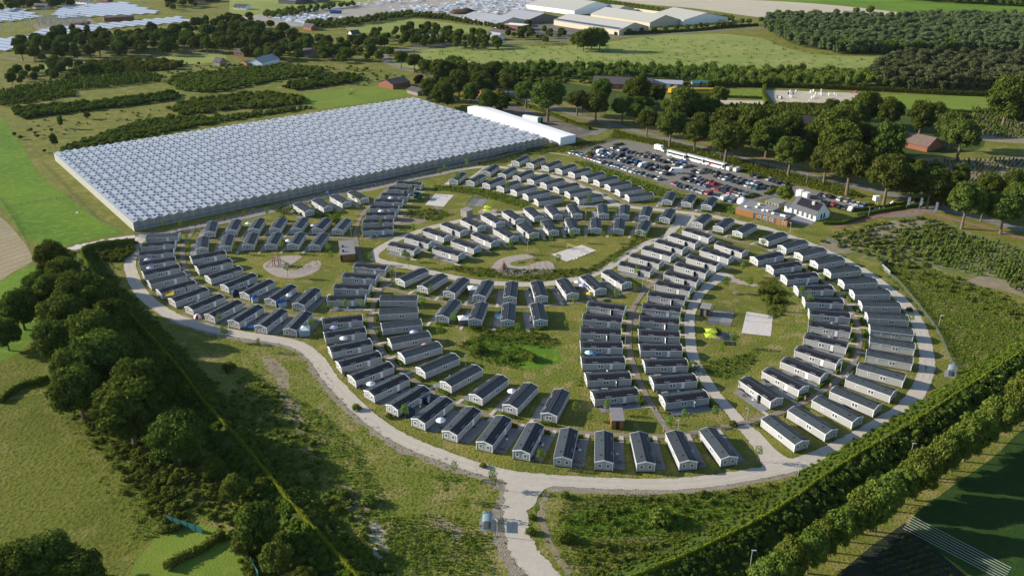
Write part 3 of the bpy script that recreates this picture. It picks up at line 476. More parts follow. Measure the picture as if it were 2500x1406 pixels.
def make_chalet(kind, pv=True, door_open=False):
    root = thing('chalet', None, None)
    W = MB(); pent = [(-HY, .3), (HY, .3), (HY, EZ-.02), (0, RZ-.08), (-HY, EZ-.02)]
    W.prism(pent, -HX, HX, 0, 'x'); W.build('wall', M['wall'], root)
    MB().box(-HX+.1, HX-.1, -HY+.08, HY-.08, 0, .298).build('base', M['skirt'], root)
    r = MB(); oy = 2.17
    for sgn in (1, -1):
        a = [(0, RZ), (sgn*oy, EZ-.02), (sgn*oy, EZ+.07), (0, RZ+.09)]
        r.prism(a, -CL/2, CL/2, 0, 'x')
    r.box(-CL/2, CL/2, -.09, .09, RZ+.075, RZ+.115)
    r.build('roof', M['roof'], root)
    t = MB()
    for x in (-CL/2-.03, CL/2-.005):
        for sgn in (1, -1):
            t.prism([(0, RZ-.12), (sgn*(oy+.02), EZ-.24), (sgn*(oy+.02), EZ+.11), (0, RZ+.15)], x-.03, x+.05, 0, 'x')
    for x in (-HX, HX):
        for y in (-HY, HY): t.box(x-.075, x+.075, y-.075, y+.075, .3, EZ-.1)
    for sgn in (1, -1): t.box(-CL/2, CL/2, sgn*oy-.03+sgn*.03, sgn*oy+.03+sgn*.03, EZ-.06, EZ+.03)
    t.build('trim', M['white'], root)
    def window(axis, side, c, zc, w, h, two=False):
        f, gl = MB(), MB(); win(f, gl, axis, side, c, zc, w, h, two)
        o = f.build('window', M['white'], root); gl.build('pane', M['glass'], o)
    # patio side is -Y; P gable is -X, Q gable is +X
    for y in (-.95, .95): window('x', -1, y, 1.5, .66, .80)
    window('x', 1, 0, 1.5, 1.4, .86, True)
    window('y', -1, -.85, 1.55, 1.4, .92, True)
    if kind == 2:
        for f in (.27, .41, .58, .73): window('y', 1, HX*(1-2*f), 1.62, .55, .75)
        t2 = MB().box(-.6, -.5, HY, HY+.06, .5, 2.3).build('drain_pipe', M['white'], root)
    else:
        window('y', 1, -2.9+5.7, 1.62, .42, .55); window('y', 1, -.95, 1.55, 1.4, .92, True)
    d = MB().box(1.02, 1.42, -HY-.04, -HY, .42, 2.25).build('door_window', M['white'], root)
    MB().box(1.1, 1.34, -HY-.055, -HY-.035, .55, 2.12).build('pane', M['glass'], d)
    if door_open:
        d = MB().box(1.62, 2.5, -HY-.03, -HY, .42, 2.28).build('doorway_shade', M['black'], root)  # black panel on the wall, painted as the dim room behind
        mm = Matrix.Translation((1.62, -HY-.04, 0)) @ Matrix.Rotation(R(-75), 4, 'Z')
        MB().box(0, .85, -.03, .03, .45, 2.22, 0, mm).build('door', M['white'], root)
    else:
        d = MB().box(1.62, 2.5, -HY-.06, -HY, .42, 2.28).build('door', M['white'], root)
        MB().box(1.7, 1.76, -HY-.1, -HY-.06, 1.25, 1.3).build('handle', M['black'], d)
    st = MB().box(1.6, 2.5, -HY-.6, -HY-.08, .02, .22).build('doorstep', M['skirt'], root)
    for (x, y, sz) in ((-3.9, .9, .28), (2.1, .7, .22), (4.9, 1.0, .2)):
        zz_ = RZ+.09-(RZ-EZ)/oy*y; MB().tube((x, y, zz_-.1), (x, y, zz_+.32), sz*.5, sz*.45, 8).build('roof_vent', M['skirt'], root)
    if pv:
        sl = math.atan2(RZ-EZ, oy)
        def arr(name, m, x0, x1, a0, a1, th, zo, Lz=None):
            mb = MB() if Lz is None else Lz
            Mx = Matrix.Translation((0, 0, RZ+.09)) @ Matrix.Rotation(sl, 4, 'X')
            return mb.box(x0, x1, -a1, -a0, zo, zo+th, 0, Mx)
        pb = MB()
        arr('', 0, -5.3, -3.3, .35, 2.1, .05, .03, pb); arr('', 0, -3.3, -1.4, .35, 1.55, .05, .03, pb)
        arr('', 0, -1.4, 2.6, .35, 2.1, .05, .03, pb); arr('', 0, 2.6, 4.5, .35, 1.55, .05, .03, pb); arr('', 0, 4.5, 5.5, .35, 2.1, .05, .03, pb)
        pb.build('solar_array', M['pv'], root)
        rl = MB(); arr('', 0, -3.25, -1.5, 1.62, 1.95, .03, .02, rl); rl.build('mounting_rail', M['pvback'], root); rl = MB(); arr('', 0, 2.65, 4.4, 1.62, 1.95, .03, .02, rl); rl.build('mounting_rail', M['pvback'], root)
    return root
PR = {}
for k in ((1, 1, 0), (1, 0, 0), (1, 1, 1), (2, 0, 0)): PR[k] = proto(make_chalet(k[0], bool(k[1]), bool(k[2])))
CHAL = []     # (x, y, angle, phrase, row)
patio = MB(); stub = MB(); hedges = []
rc = random.Random(3)
for line in CH.strip().split('\n'):
    key, data = line.split(':'); frm, rn = ROWS[key]; items = data.split(';')
    recs = []
    for it in items:
        a = it.split(','); md = a[0]; q = [float(v) for v in a[1:5]]
        z = 3.05 if md[0] == 'r' else 2.5
        P = Vector(G(q[0], q[1], z)); Q = Vector(G(q[2], q[3], z)); d = (Q-P).normalized(); c = (P+Q)/2
        if md[0] == 'e':
            n = Vector((-d.y, d.x)); n = -n if n.y > 0 else n; c = c+n*2.17
        recs.append((c, math.atan2(d.y, d.x), '0' in md))
    for i, (c, ang, nopv) in enumerate(recs):
        phrase = f"{ORD[i]} from the {frm} in {rn}"
        kind = 2 if key in 'xyz' else 1
        op = rc.random() < (.45 if key in ('k', 'j', 'p', 'o') else .2)
        look = "grey chalet with small back windows" if kind == 2 else ("plain roofed grey chalet" if nopv else ("grey chalet with open door" if (op and key in 'opqdkj') else "grey chalet with solar roof"))
        src = PR[(2, 0, 0)] if kind == 2 else PR[(1, 0, 0)] if nopv else PR[(1, 1, 1 if op else 0)]
        copy_tree(src, (c.x, c.y, 0), ang, None, look+", "+phrase, 'chalet', 'grey chalets of the holiday park')
        CHAL.append((c.x, c.y, ang, ORD[i]+' chalet of '+rn, key))
        # paving on the patio side (-Y) with a strip to the path at the Q end
        Mx = Matrix.Translation((c.x, c.y, 0)) @ Matrix.Rotation(ang, 4, 'Z')
        far = kind == 2
        pw = 4.85 if key in 'sqpdbw' else 4.6
        zq = .090+.004*(i % 3)
        if not far:
            pts = [(-5.0, -HY+.1), (5.9, -HY+.1), (5.9, -pw), (-5.0, -pw)]
            patio.add([tuple(Mx @ Vector((x, y, zq))) for x, y in pts], [(3, 2, 1, 0)])
            pts = [(5.9, -pw+1.1), (8.6, -pw+1.1), (8.6, -pw), (5.9, -pw)]
        else:
            pts = [(-6, -HY+.1), (6.5, -HY+.1), (6.5, -pw), (-6, -pw)]
        stub.add([tuple(Mx @ Vector((x, y, zq+.016))) for x, y in pts], [(3, 2, 1, 0)])
        if kind == 1:
            if key in ('b', 't', 'u', 'e', 'n') or (key == 'm' and i < 4): hedges.append((Mx, (7.0, -2.0), (7.0, 2.2), i, CHAL[-1][3]))
            elif key in ('s', 'q', 'd', 'p', 'k', 'j'): hedges.append((Mx, (6.7, -3.4), (6.7, -.6) if key != 'd' else (6.7, 1.6), i, CHAL[-1][3]))
for mb, nm, m in ((patio, 'patio_paving', 'paving'), (stub, 'chalet_walkway', 'gravel')):
    o = mb.build(nm, M[m]); o['kind'] = 'structure'
def near_phrase(x, y):
    j = min(range(len(CHAL)), key=lambda i: (CHAL[i][0]-x)**2+(CHAL[i][1]-y)**2); c = CHAL[j]
    dx, dy = x-c[0], y-c[1]
    s = 'left of' if dx < 0 else 'right of'
    if abs(dy) > abs(dx): s = 'behind' if dy > 0 else 'in front of'
    return s+" the "+c[3]
# ------------------------------------------------------------------ foliage
def unit(n, r=rng):
    v = r.normal(size=(n, 3)); return v/np.linalg.norm(v, axis=1)[:, None]
def cards(P, Nn, size, r=rng, jit=.55):
    """leaf-clump quads at P facing roughly Nn"""
    n = len(P); N = Nn+r.normal(0, jit, (n, 3)); N /= np.linalg.norm(N, axis=1)[:, None]
    T = np.cross(N, unit(n, r)); T /= np.linalg.norm(T, axis=1)[:, None]+1e-9; B = np.cross(N, T)
    s = size*r.uniform(.6, 1.35, (n, 1)); a = s*r.uniform(.6, 1.1, (n, 1))
    V = np.stack([P-T*s-B*a*.3, P-B*a+T*s*.2, P+T*s+B*a*.2, P+B*a-T*s*.1], 1).reshape(-1, 3)
    return V, np.arange(4*n).reshape(-1, 4)
def crown(lobes, n, size, seed, bottom=-.45, core=True, jit=.55):
    r = np.random.default_rng(seed); L = np.array(lobes, float); A = L[:, 3]*L[:, 4]+L[:, 3]*L[:, 5]; A = A/A.sum()
    k = r.choice(len(L), n*2, p=A); D = unit(n*2, r); D = D[D[:, 2] > bottom]; k = k[:len(D)]
    rad = r.uniform(.70, 1.10, (len(D), 1))*(1+.10*np.sin(D[:, :1]*7+k[:, None]*3)*np.cos(D[:, 1:2]*6+k[:, None])); P = L[k, :3]+D*L[k, 3:6]*rad
    keep = np.ones(len(P), bool)
    for j in range(len(L)):
        q = np.linalg.norm((P-L[j, :3])/L[j, 3:6], axis=1); keep &= ~((q < .74) & (k != j))
    P = P[keep][:n]; D = D[keep][:n]; k = k[keep][:n]
    N = D/L[k, 3:6]; N /= np.linalg.norm(N, axis=1)[:, None]
    V, F = cards(P, N, size, r, jit)
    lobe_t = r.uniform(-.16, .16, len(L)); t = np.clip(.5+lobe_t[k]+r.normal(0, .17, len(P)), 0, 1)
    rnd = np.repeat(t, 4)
    if core:
        ico = ico_np(1)
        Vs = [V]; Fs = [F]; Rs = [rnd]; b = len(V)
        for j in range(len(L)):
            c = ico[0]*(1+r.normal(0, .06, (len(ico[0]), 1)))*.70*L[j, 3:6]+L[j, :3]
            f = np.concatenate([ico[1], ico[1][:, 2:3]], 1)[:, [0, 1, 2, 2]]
            Vs.append(c); Fs.append(None); Rs.append(np.full(len(c), .15)); b += len(c)  # solid core blocks light; its darkest tone paints the crown's inner shade
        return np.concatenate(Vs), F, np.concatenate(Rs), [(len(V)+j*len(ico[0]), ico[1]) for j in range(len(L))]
    return V, F, rnd, []
def ico_np(sub):
    import bmesh
    bm = bmesh.new(); bmesh.ops.create_icosphere(bm, subdivisions=sub+1, radius=1)
    V = np.array([v.co[:] for v in bm.verts]); F = np.array([[v.index for v in f.verts] for f in bm.faces]); bm.free(); return V, F
def crown_mesh(name, cr):
    V, F, rnd, cores = cr
    # triangles throughout so that cores and cards share one array
    T = np.concatenate([F[:, [0, 1, 2]], F[:, [0, 2, 3]]]+[f+b for b, f in cores])
    return mesh_np(name, V, T, rnd)
def trunk_mesh(h, r0, seed, limbs=4, spread=2.6):
    rr = random.Random(seed); mb = MB(); p = Vector((0, 0, -.2)); q = Vector((rr.uniform(-.2, .2), rr.uniform(-.2, .2), h))
    mb.tube(p, q, r0*1.15, r0*.72, 8); 
    for i in range(limbs):
        a = 6.28*i/limbs+rr.uniform(-.4, .4); e = q+Vector((math.cos(a)*spread, math.sin(a)*spread, spread*rr.uniform(.7, 1.3)))
        mb.tube(q-Vector((0, 0, .15)), e, r0*.5, r0*.18, 6)
    mb.tube(q-Vector((0, 0, .1)), q+Vector((0, 0, spread*1.6)), r0*.6, r0*.15, 6)
    return mb
def lobes_round(rx, z0, z1, n, seed, lr=.42, flat=.9):
    """lobes filling an upright ellipsoid of radius rx between z0 and z1"""
    r = np.random.default_rng(seed); rz = (z1-z0)/2; cz = (z0+z1)/2; out = [(0, 0, cz+.05*rz, rx*.72, rx*.72, rz*.86)]
    for i in range(n):
        a = 2*math.pi*(i*.618+r.uniform(0, .08)); t = -0.75+1.6*(i+.5)/n; cr = math.sqrt(max(0, 1-min(.98, abs(t))**2))
        d = rx*(.66+r.uniform(-.06, .12))*max(.25, cr); s = rx*lr*r.uniform(.6, 1.35)
        out.append((math.cos(a)*d, math.sin(a)*d, cz+t*rz*.78, s, s, s*flat*r.uniform(.75, 1.1)))
    return out
TREES = {}
def tree_proto(name, kind, crown_args, trunk, leaf):
    root = thing(name, None, None)
    obj('crown', crown_mesh('crown', crown(*crown_args)), leaf, root)
    if trunk: trunk.build('trunk', M['bark'], root)
    TREES.setdefault(kind, []).append(proto(root))
for s in range(4):
    tree_proto('oak_tree', 'oak', (lobes_round(5.6, 4.0, 13.2, 24, 10+s, .31), 6400, .27, s, -.6), trunk_mesh(4.6, .42, s, 5, 2.9), M['leafB'])
for s in range(3):
    tree_proto('broadleaf_tree', 'broad', (lobes_round(5.1, .9, 12.6, 26, 30+s, .31), 5600, .27, 40+s, -.7), trunk_mesh(3.2, .35, s+9, 4, 2.6), M['leafA'])
for s in range(3):
    tree_proto('round_tree', 'lime', (lobes_round(3.9, 1.6, 8.6, 19, 50+s, .32), 4200, .22, 60+s, -.7), trunk_mesh(2.6, .25, s+19, 4, 2.0), M['leafE'])
for s in range(2):
    tree_proto('poplar_tree', 'tall', (lobes_round(3.0, 1.5, 14.0, 12, 70+s, .5), 3200, .28, 80+s, -.7), trunk_mesh(3, .28, s+29, 3, 1.5), M['leafA'])
tree_proto('copper_beech', 'copper', (lobes_round(3.6, 1.2, 9.0, 10, 90, .42), 2600, .26, 91, -.7), trunk_mesh(2.4, .25, 39, 4, 1.6), M['leafR'])
tree_proto('chestnut_tree', 'flower', (lobes_round(3.8, .8, 8.6, 12, 92, .42), 2800, .26, 93, -.7), trunk_mesh(2.0, .25, 40, 4, 1.6), M['leafF'])
tree_proto('golden_tree', 'gold', (lobes_round(2.8, .6, 6.4, 8, 94, .42), 1800, .24, 95, -.7), trunk_mesh(1.6, .2, 41, 4, 1.2), M['leafgold'])
tree_proto('willow_shrub', 'willow', (lobes_round(2.4, .0, 3.8, 8, 96, .42), 1500, .20, 97, -.3), trunk_mesh(.8, .15, 42, 3, 1.0), M['leafS'])
for s in range(3):
    L = [(0, 0, 8.8+s*.4, 2.4, 2.4, 1.0), (1.3, .4, 7.6, 1.7, 1.7, .8), (-1.2, -.7, 7.2, 1.6, 1.5, .7), (-.2, 1.5, 8.1, 1.5, 1.5, .8), (.4, -1.6, 8.3, 1.6, 1.6, .8), (.9, -.6, 9.7, 1.3, 1.3, .6)]
    tree_proto('pine_tree', 'pine', (L, 1500, .26, 100+s, -.5), trunk_mesh(7.4, .22, s+50, 3, 1.0), M['leafD'])
for s in range(3):
    L = [(0, 0, 3.4+.2*s, .85, .85, 1.05), (.35, .2, 2.8, .6, .6, .6), (-.3, -.25, 2.95, .6, .55, .6), (.1, -.3, 4.2, .45, .45, .6)]
    tree_proto('young_tree', 'sapling', (L, 260+60*s, .12, 110+s, -.8, False, .9), trunk_mesh(2.3, .05, s+60, 4, .55), M['leafC'])
for s in range(3):
    tree_proto('shrub', 'shrub', ([(0, 0, .7, 1.0, 1.0, .85), (.7, .2, .5, .6, .6, .5), (-.5, .6, .5, .7, .6, .5), (-.2, -.7, .5, .6, .6, .55)], 420, .13, 120+s, -.2), None, M['leafE'])
rt = random.Random(11)
DIM = {'oak': (12.4, 13.7, .62), 'broad': (11.2, 13.2, .58), 'lime': (8.8, 8.8, .58), 'tall': (6.6, 14.2, .55), 'copper': (7.6, 9.2, .56), 'flower': (8.0, 8.8, .54),
 'gold': (6, 6.6, .55), 'willow': (5, 4, .5), 'pine': (5.2, 10, .8), 'sapling': (1.8, 4.9, .7), 'shrub': (2.6, 1.5, .5)}
def plant(kind, u, v, dpx=None, label=None, cat='tree', group=None, scale=None, base=False, hs=1.0):
    D, H, f = DIM[kind]
    if scale is None:
        X, Y = G(u, v, 0 if base else 6); scale = dpx/pxm(u, v+20)/D
    X, Y = G(u, v, 0 if base else f*H*scale*hs)
    return copy_tree(rt.choice(TREES[kind]), (X, Y, 0), rt.uniform(0, 6.28), (scale*rt.uniform(.94, 1.06), scale*rt.uniform(.94, 1.06), scale*hs), label, cat, group)
def plantw(kind, X, Y, scale, label, cat='tree', group=None, hs=1.0):
    return copy_tree(rt.choice(TREES[kind]), (X, Y, 0), rt.uniform(0, 6.28), (scale*rt.uniform(.92, 1.08), scale*rt.uniform(.92, 1.08), scale*hs), label, cat, group)
# avenue of big trees along the road, left to right
AV = [(1241,202,51),(1284,222,59),(1338,232,87),(1410,243,56),(1456,250,72),(1520,258,60),(1551,272,51),(1581,291,58),(1638,304,77),(1699,322,67),(1776,332,92),(1762,356,50),(1932,368,86),(2020,388,86),(2080,396,112),(2171,424,112),(2276,445,92),(2364,486,104),(2402,506,52),(2457,511,88),(2495,480,84)]
for i, (u, v, d) in enumerate(AV): plant('oak', u, v, d, f"big dark green avenue tree, {ORD[i] if i < 20 else 'twenty-first'} from the left along the road", 'tree', 'avenue trees along the road')
OK2 = [('broad',1469,212,52),('broad',1556,214,66),('broad',1607,225,44),('broad',1674,246,77),('broad',1712,262,52),('lime',1758,231,49),('broad',1776,294,77),('broad',1827,284,67),('broad',1842,300,92),('broad',1876,324,84),('broad',1926,302,72),('broad',1996,324,76),('broad',2046,308,105),('broad',2080,280,84),('broad',2116,254,72),('broad',2052,352,110),('broad',2175,268,67),('broad',2170,336,88),('broad',2254,276,70),('lime',2290,265,42),('oak',2326,306,84),('oak',2349,327,92),('broad',2466,232,100),('broad',2496,262,70),('broad',2032,260,45),('broad',2110,330,70),('broad',2230,440,70),('broad',2310,470,60),('broad',2420,450,70),('broad',2482,440,60),
 ('broad',1080,225,60),('broad',1050,210,50),('broad',1120,195,56),('broad',1160,180,50),('broad',1130,170,56),('oak',1205,170,50),('oak',1240,182,44),('copper',1022,196,26),('flower',1068,236,24),('flower',1092,246,28),('flower',1110,244,24),('gold',1222,230,26),('willow',1046,240,18),('broad',1150,222,44),('broad',1190,240,50),('broad',1225,250,40),('broad',1100,205,40),('gold',1140,205,22),
 ('oak',978,140,40),('oak',1010,148,42),('oak',1038,160,38),('oak',1075,168,60),('oak',1110,160,60),('oak',1176,192,50),('lime',925,135,28),('broad',1425,92,46),('broad',1445,88,50),('broad',1465,90,48),('broad',1410,94,36)]
for i, (k, u, v, d) in enumerate(OK2): plant(k, u, v, d, f"{'reddish leaved' if k=='copper' else 'yellow leaved' if k=='gold' else 'pale flowering' if k=='flower' else 'dense green'} tree of the dark road belt, {ordw(i)} counted from the stable", 'tree', 'trees behind the road')
plant('lime', 1918, 470, 46, 'lone round tree behind the white house at the car park edge', 'tree')
# big trees at the left
LT = [('broad',123,624,84),('broad',154,663,90),('broad',44,743,96),('broad',127,707,97),('broad',189,712,115),('broad',236,725,104),('broad',154,765,114),('broad',229,808,130),('broad',132,826,110),('broad',246,866,145),('broad',185,896,124),('broad',308,844,92),('broad',330,927,124),('broad',9,808,76),('broad',374,888,84),('broad',309,990,160),('broad',185,943,130),('broad',426,1056,132),('lime',519,1141,62),('lime',569,1190,75),('broad',624,1271,120),('lime',674,1357,92),('broad',40,1375,130),('broad',120,1350,130),('broad',195,1385,110),('lime',742,1412,70),('lime',590,1330,60),('lime',640,1185,50),('broad',90,690,70),('broad',420,960,90),('broad',270,770,100),('lime',410,1000,60)]
for i, (k, u, v, d) in enumerate(LT): plant(k, u, v, d, f"tall leafy tree of the left belt, {ordw(i)} counted from the top", 'tree', 'trees of the left belt')
# clipped row at the lower right
LR = [(1868,1412),(1905,1388),(1942,1362),(1978,1335),(2012,1312),(2046,1290),(2080,1268),(2112,1244),(2146,1220),(2178,1196),(2212,1172),(2244,1148),(2276,1126),(2308,1106),(2338,1086),(2368,1064),(2396,1044),(2440,1012),(2480,985),(2516,962)]
for i, (u, v) in enumerate(LR): plant('lime', u+rt.uniform(-5, 5), v+rt.uniform(-5, 5), rt.uniform(74, 104), f"dense round tree, {ORD[i]} from the bottom in the lower right row", 'tree', 'tree row at the lower right', hs=rt.uniform(1.2, 1.6))
# small trees in a row before the sheds
for i, (u, v) in enumerate([(1494,72),(1537,76),(1567,74),(1597,72),(1624,70),(1652,68),(1678,66),(1697,64),(1711,62),(1725,62),(1751,60),(1766,60),(1780,58),(1812,52),(1829,52),(1858,48),(1370,76),(1292,84),(1332,96),(1270,80)]):
    plant('lime', u, v, 16 if i < 16 else 20, f"small roadside tree before the pale sheds, {ORD[i]} planted", 'tree', 'roadside trees before the sheds')
for i, (u, v, d) in enumerate([(2042,30,20),(2090,27,20),(2125,24,24),(2150,38,20),(2230,36,14),(2258,36,16),(2286,36,18),(2312,38,16),(2342,38,20),(2370,38,22),(2396,40,18),(2424,42,18),(2480,38,20),(1893,47,20),(1920,48,16)]):
    plant('lime', u, v, d, f"small round tree at the far field edge, {ORD[i]} from the left", 'tree', 'trees on the far field edge')
# single trees in the upper left meadow
for i, (k, u, v, d) in enumerate([('lime',212,281,19),('tall',146,296,16),('tall',130,340,18),('lime',125,317,10),('lime',75,316,10),('lime',86,325,9),('lime',92,332,10),('lime',35,327,12),('lime',50,335,12),('lime',485,155,9),('lime',456,155,6),('lime',108,368,10)]):
    plant(k, u, v, d, f"single small meadow tree, {ORD[i]} in the upper left grassland", 'tree', 'single trees in the meadow')
# belts of individual trees (dense woods one can still tell apart)
def inside(poly, X, Y):
    P = np.array(poly); n = len(P); r = np.zeros(len(X), bool); j = n-1
    for i in range(n):
        xi, yi = P[i]; xj, yj = P[j]
        c = ((yi > Y) != (yj > Y)) & (X < (xj-xi)*(Y-yi)/(yj-yi+1e-12)+xi); r ^= c; j = i
    return r
def scatter(pts, spacing, seed=0, world=False):
    P = pts if world else poly_world(pts); A = np.array(P); r = np.random.default_rng(seed)
    x0, y0 = A.min(0); x1, y1 = A.max(0); xs = np.arange(x0, x1, spacing); ys = np.arange(y0, y1, spacing)
    X, Y = np.meshgrid(xs, ys); X = X.ravel()+r.uniform(-.45, .45, X.size)*spacing; Y = Y.ravel()+r.uniform(-.45, .45, Y.size)*spacing
    k = inside(P, X, Y); return X[k], Y[k]
BELTS = [
 ('office green before the far sheds', [(1225,76),(1300,70),(1350,76),(1400,92),(1400,100),(1320,102),(1235,98)], 15, ('lime','broad'), (.45, .8)),
 ('gardens below the hay field', [(1000,86),(1060,84),(1180,104),(1235,118),(1150,124),(1060,118),(980,108)], 16, ('lime','broad','tall'), (.5, .9)),
 ('hamlet gardens', [(640,100),(720,112),(800,122),(820,150),(740,158),(660,150),(600,140),(600,110)], 19, ('lime','broad','oak'), (.5, .9)),
 ('north-west wood', [(20,150),(60,118),(110,112),(140,88),(200,98),(300,92),(420,88),(520,62),(590,66),(640,90),(650,120),(560,132),(470,135),(330,141),(210,146),(100,160)], 13, ('broad', 'oak', 'lime', 'tall'), (.75, 1.15)),
 ('dark belt behind the avenue', [(1500,262),(1640,270),(1800,290),(1900,322),(2050,345),(2200,370),(2150,408),(1960,372),(1780,340),(1600,305)], 13, ('broad','lime','oak'), (.85, 1.2)),
 ('belt behind the right avenue', [(2200,395),(2300,425),(2400,452),(2520,470),(2520,500),(2420,492),(2320,465),(2200,432)], 12, ('broad','lime'), (.6, .9)),
 ('dark wood at the greenhouse top', [(1035,205),(1120,190),(1200,190),(1240,215),(1220,248),(1160,232),(1090,236)], 13, ('broad','lime','broad'), (.6, .95)),
 ('wood round the hamlet', [(560,60),(600,48),(650,68),(690,84),(750,96),(800,120),(860,100),(900,110),(950,112),(960,150),(900,158),(820,156),(760,150),(700,146),(640,150),(560,128)], 14.5, ('lime', 'oak', 'lime', 'broad'), (.7, 1.1)),
 ('tree belt below the sheds', [(900,84),(960,78),(1060,72),(1150,84),(1240,112),(1220,124),(1100,118),(1000,118),(940,112),(880,116)], 13, ('broad', 'lime'), (.6, .85)),
 ('far north-west grove', [(0,22),(60,0),(180,5),(180,20),(60,26),(0,34)], 16, ('broad',), (.8, 1.0)),
 ('roadside grove', [(370,0),(480,-4),(500,18),(440,34),(400,20)], 16, ('lime', 'oak'), (.8, 1.1)),
 ('thicket wood left', [(0,190),(60,176),(160,168),(230,176),(330,160),(330,172),(220,195),(120,200),(0,212)], 11, ('broad', 'lime'), (.45, .8)),
]
nb = 0
for bi, (nm, poly, sp, kinds, sr) in enumerate(BELTS):
    X, Y = scatter(poly, sp, 100+bi)
    for x, y in zip(X, Y):
        k = kinds[rt.randrange(len(kinds))]
        copy_tree(rt.choice(TREES[k]), (x, y, 0), rt.uniform(0, 6.28), rt.uniform(*sr), 'dark green tree of the '+nm, 'tree', '=trees of the '+nm); nb += 1
print('belt trees', nb)
# ---- masses nobody could count
def merged(name, kindobj, X, Y, smin, smax, seed, label, cat, m=None, zsc=1.0, keep=1.0, Z=None):
    """one mesh out of many small copies of a clump"""
    r = np.random.default_rng(seed); V0, F0, R0 = kindobj; n = len(X)
    if n == 0: return None
    s = r.uniform(smin, smax, n); a = r.uniform(0, 6.283, n); ca, sa = np.cos(a)*s, np.sin(a)*s
    x = V0[None, :, 0]*ca[:, None]-V0[None, :, 1]*sa[:, None]+np.asarray(X)[:, None]
    y = V0[None, :, 0]*sa[:, None]+V0[None, :, 1]*ca[:, None]+np.asarray(Y)[:, None]
    z = V0[None, :, 2]*(s*zsc*r.uniform(.7, 1.25, n))[:, None]+(0 if Z is None else np.asarray(Z)[:, None])
    V = np.stack([x, y, z], -1).reshape(-1, 3); F = (F0[None]+(np.arange(n)*len(V0))[:, None, None]).reshape(-1, 3)
    R_ = np.clip(R0[None]+r.normal(0, .16, n)[:, None], 0, 1).ravel()
    o = obj(name, mesh_np(name, V, F, R_), m); tag(o, label, cat, None, 'stuff'); return o
def clump(lobes, n, size, seed, bottom=-.1, core=True, jit=.6):
    V, F, rnd, cores = crown(lobes, n, size, seed, bottom, core, jit)
    T = np.concatenate([F[:, [0, 1, 2]], F[:, [0, 2, 3]]]+[f+b for b, f in cores]); return V, T, rnd
HERB = clump([(0, 0, .12, .75, .75, .30), (.5, .3, .15, .45, .45, .32)], 22, .17, 7, -.05, False, .8)
TUFT = clump([(0, 0, .25, .5, .5, .4)], 14, .17, 1, -.1, False, .9)
BUSH = clump([(0, 0, .5, .8, .8, .6), (.5, .2, .4, .5, .5, .4), (-.4, -.3, .45, .5, .5, .45)], 46, .2, 2)
THICK = clump([(0, 0, 1.3, 1.5, 1.5, 1.3), (1.0, .6, 1.2, 1.0, 1.0, 1.0), (-.9, -.7, 1.3, 1.0, 1.0, 1.1), (-.4, 1.0, 1.0, .9, .9, .9)], 150, .30, 3, -.3)
FARC = clump([(0, 0, 6.2, 3.6, 3.6, 5.0), (1.9, .8, 7.6, 2.2, 2.2, 2.4), (-1.8, -1.0, 7.2, 2.2, 2.2, 2.4), (-.5, 1.8, 8.0, 2.0, 2.0, 2.2), (.6, -1.9, 6.8, 2.1, 2.1, 2.4)], 260, .55, 4, -.5)
PINEC = clump([(0, 0, 8.2, 2.8, 2.8, 1.6), (1.5, .6, 7.0, 1.9, 1.9, 1.2), (-1.3, -1.0, 7.3, 1.9, 1.9, 1.2), (-.3, 1.6, 8.6, 1.6, 1.6, 1.0), (0, 0, 4, 2.2, 2.2, 3.6)], 220, .50, 5, -.6)
CONE = clump([(0, 0, .45, .42, .42, .5), (0, 0, .95, .27, .27, .45)], 16, .17, 6, -.4)
def area(poly, sp, seed, prot, smin, smax, name, label, cat, m, zsc=1.0, world=False):
    X, Y = scatter(poly, sp, seed, world); return merged(name, prot, X, Y, smin, smax, seed, label, cat, M[m], zsc)
area([(1870,50),(1960,48),(2060,55),(2180,52),(2330,48),(2520,52),(2600,60),(2600,138),(2480,132),(2360,128),(2200,132),(2050,134),(1950,116),(1900,96),(1865,72)], 5.6, 201, PINEC, .8, 1.15, 'pine_wood', 'large mixed pine wood at the upper right beyond the field', 'pine wood', 'leafD')
area([(1885,84),(1960,112),(2040,130),(2200,134),(2340,128),(2330,118),(2200,122),(2060,116),(1960,98),(1890,74)], 6.5, 202, FARC, .7, .95, 'woodland_edge', 'dark leafy edge along the front of the pine wood', 'woodland', 'leafA')
area([(2160,160),(2200,148),(2300,148),(2400,152),(2600,150),(2600,220),(2440,222),(2300,226),(2150,218),(2110,200)], 5.6, 203, PINEC, .8, 1.15, 'pine_wood', 'nearer pine wood at the right behind the green riding lawn', 'pine wood', 'leafD')
area([(1700,206),(1800,190),(1900,182),(2010,184),(2140,190),(2170,214),(1990,216),(1860,214),(1720,214)], 5.5, 204, FARC, .5, .72, 'shrub_belt', 'shrub belt behind the sandy riding arena', 'shrub belt', 'leafE')
area([(1150,172),(1280,168),(1500,170),(1700,176),(1840,178),(1840,206),(1700,200),(1500,196),(1300,192),(1170,186)], 5.5, 205, FARC, .5, .75, 'shrub_belt', 'shrub belt in front of the wide upper field', 'shrub belt', 'leafA')
area([(2180,-20),(2600,-10),(2600,22),(2480,18),(2300,8),(2180,0)], 8, 206, FARC, .9, 1.1, 'woodland', 'far dark wood at the upper right corner', 'woodland', 'leafA')
area([(640,38),(720,30),(810,20),(860,14),(870,18),(800,28),(700,44),(650,50)], 7, 207, FARC, .5, .7, 'woodland_strip', 'dark hedge strip between the far yards', 'hedge strip', 'leafA')
area([(740,62),(850,55),(930,44),(990,36),(1010,40),(930,56),(850,66),(745,72)], 5, 208, FARC, .45, .6, 'tall_screen', 'tall dark conifer screen left of the hay field', 'conifer screen', 'leafA')
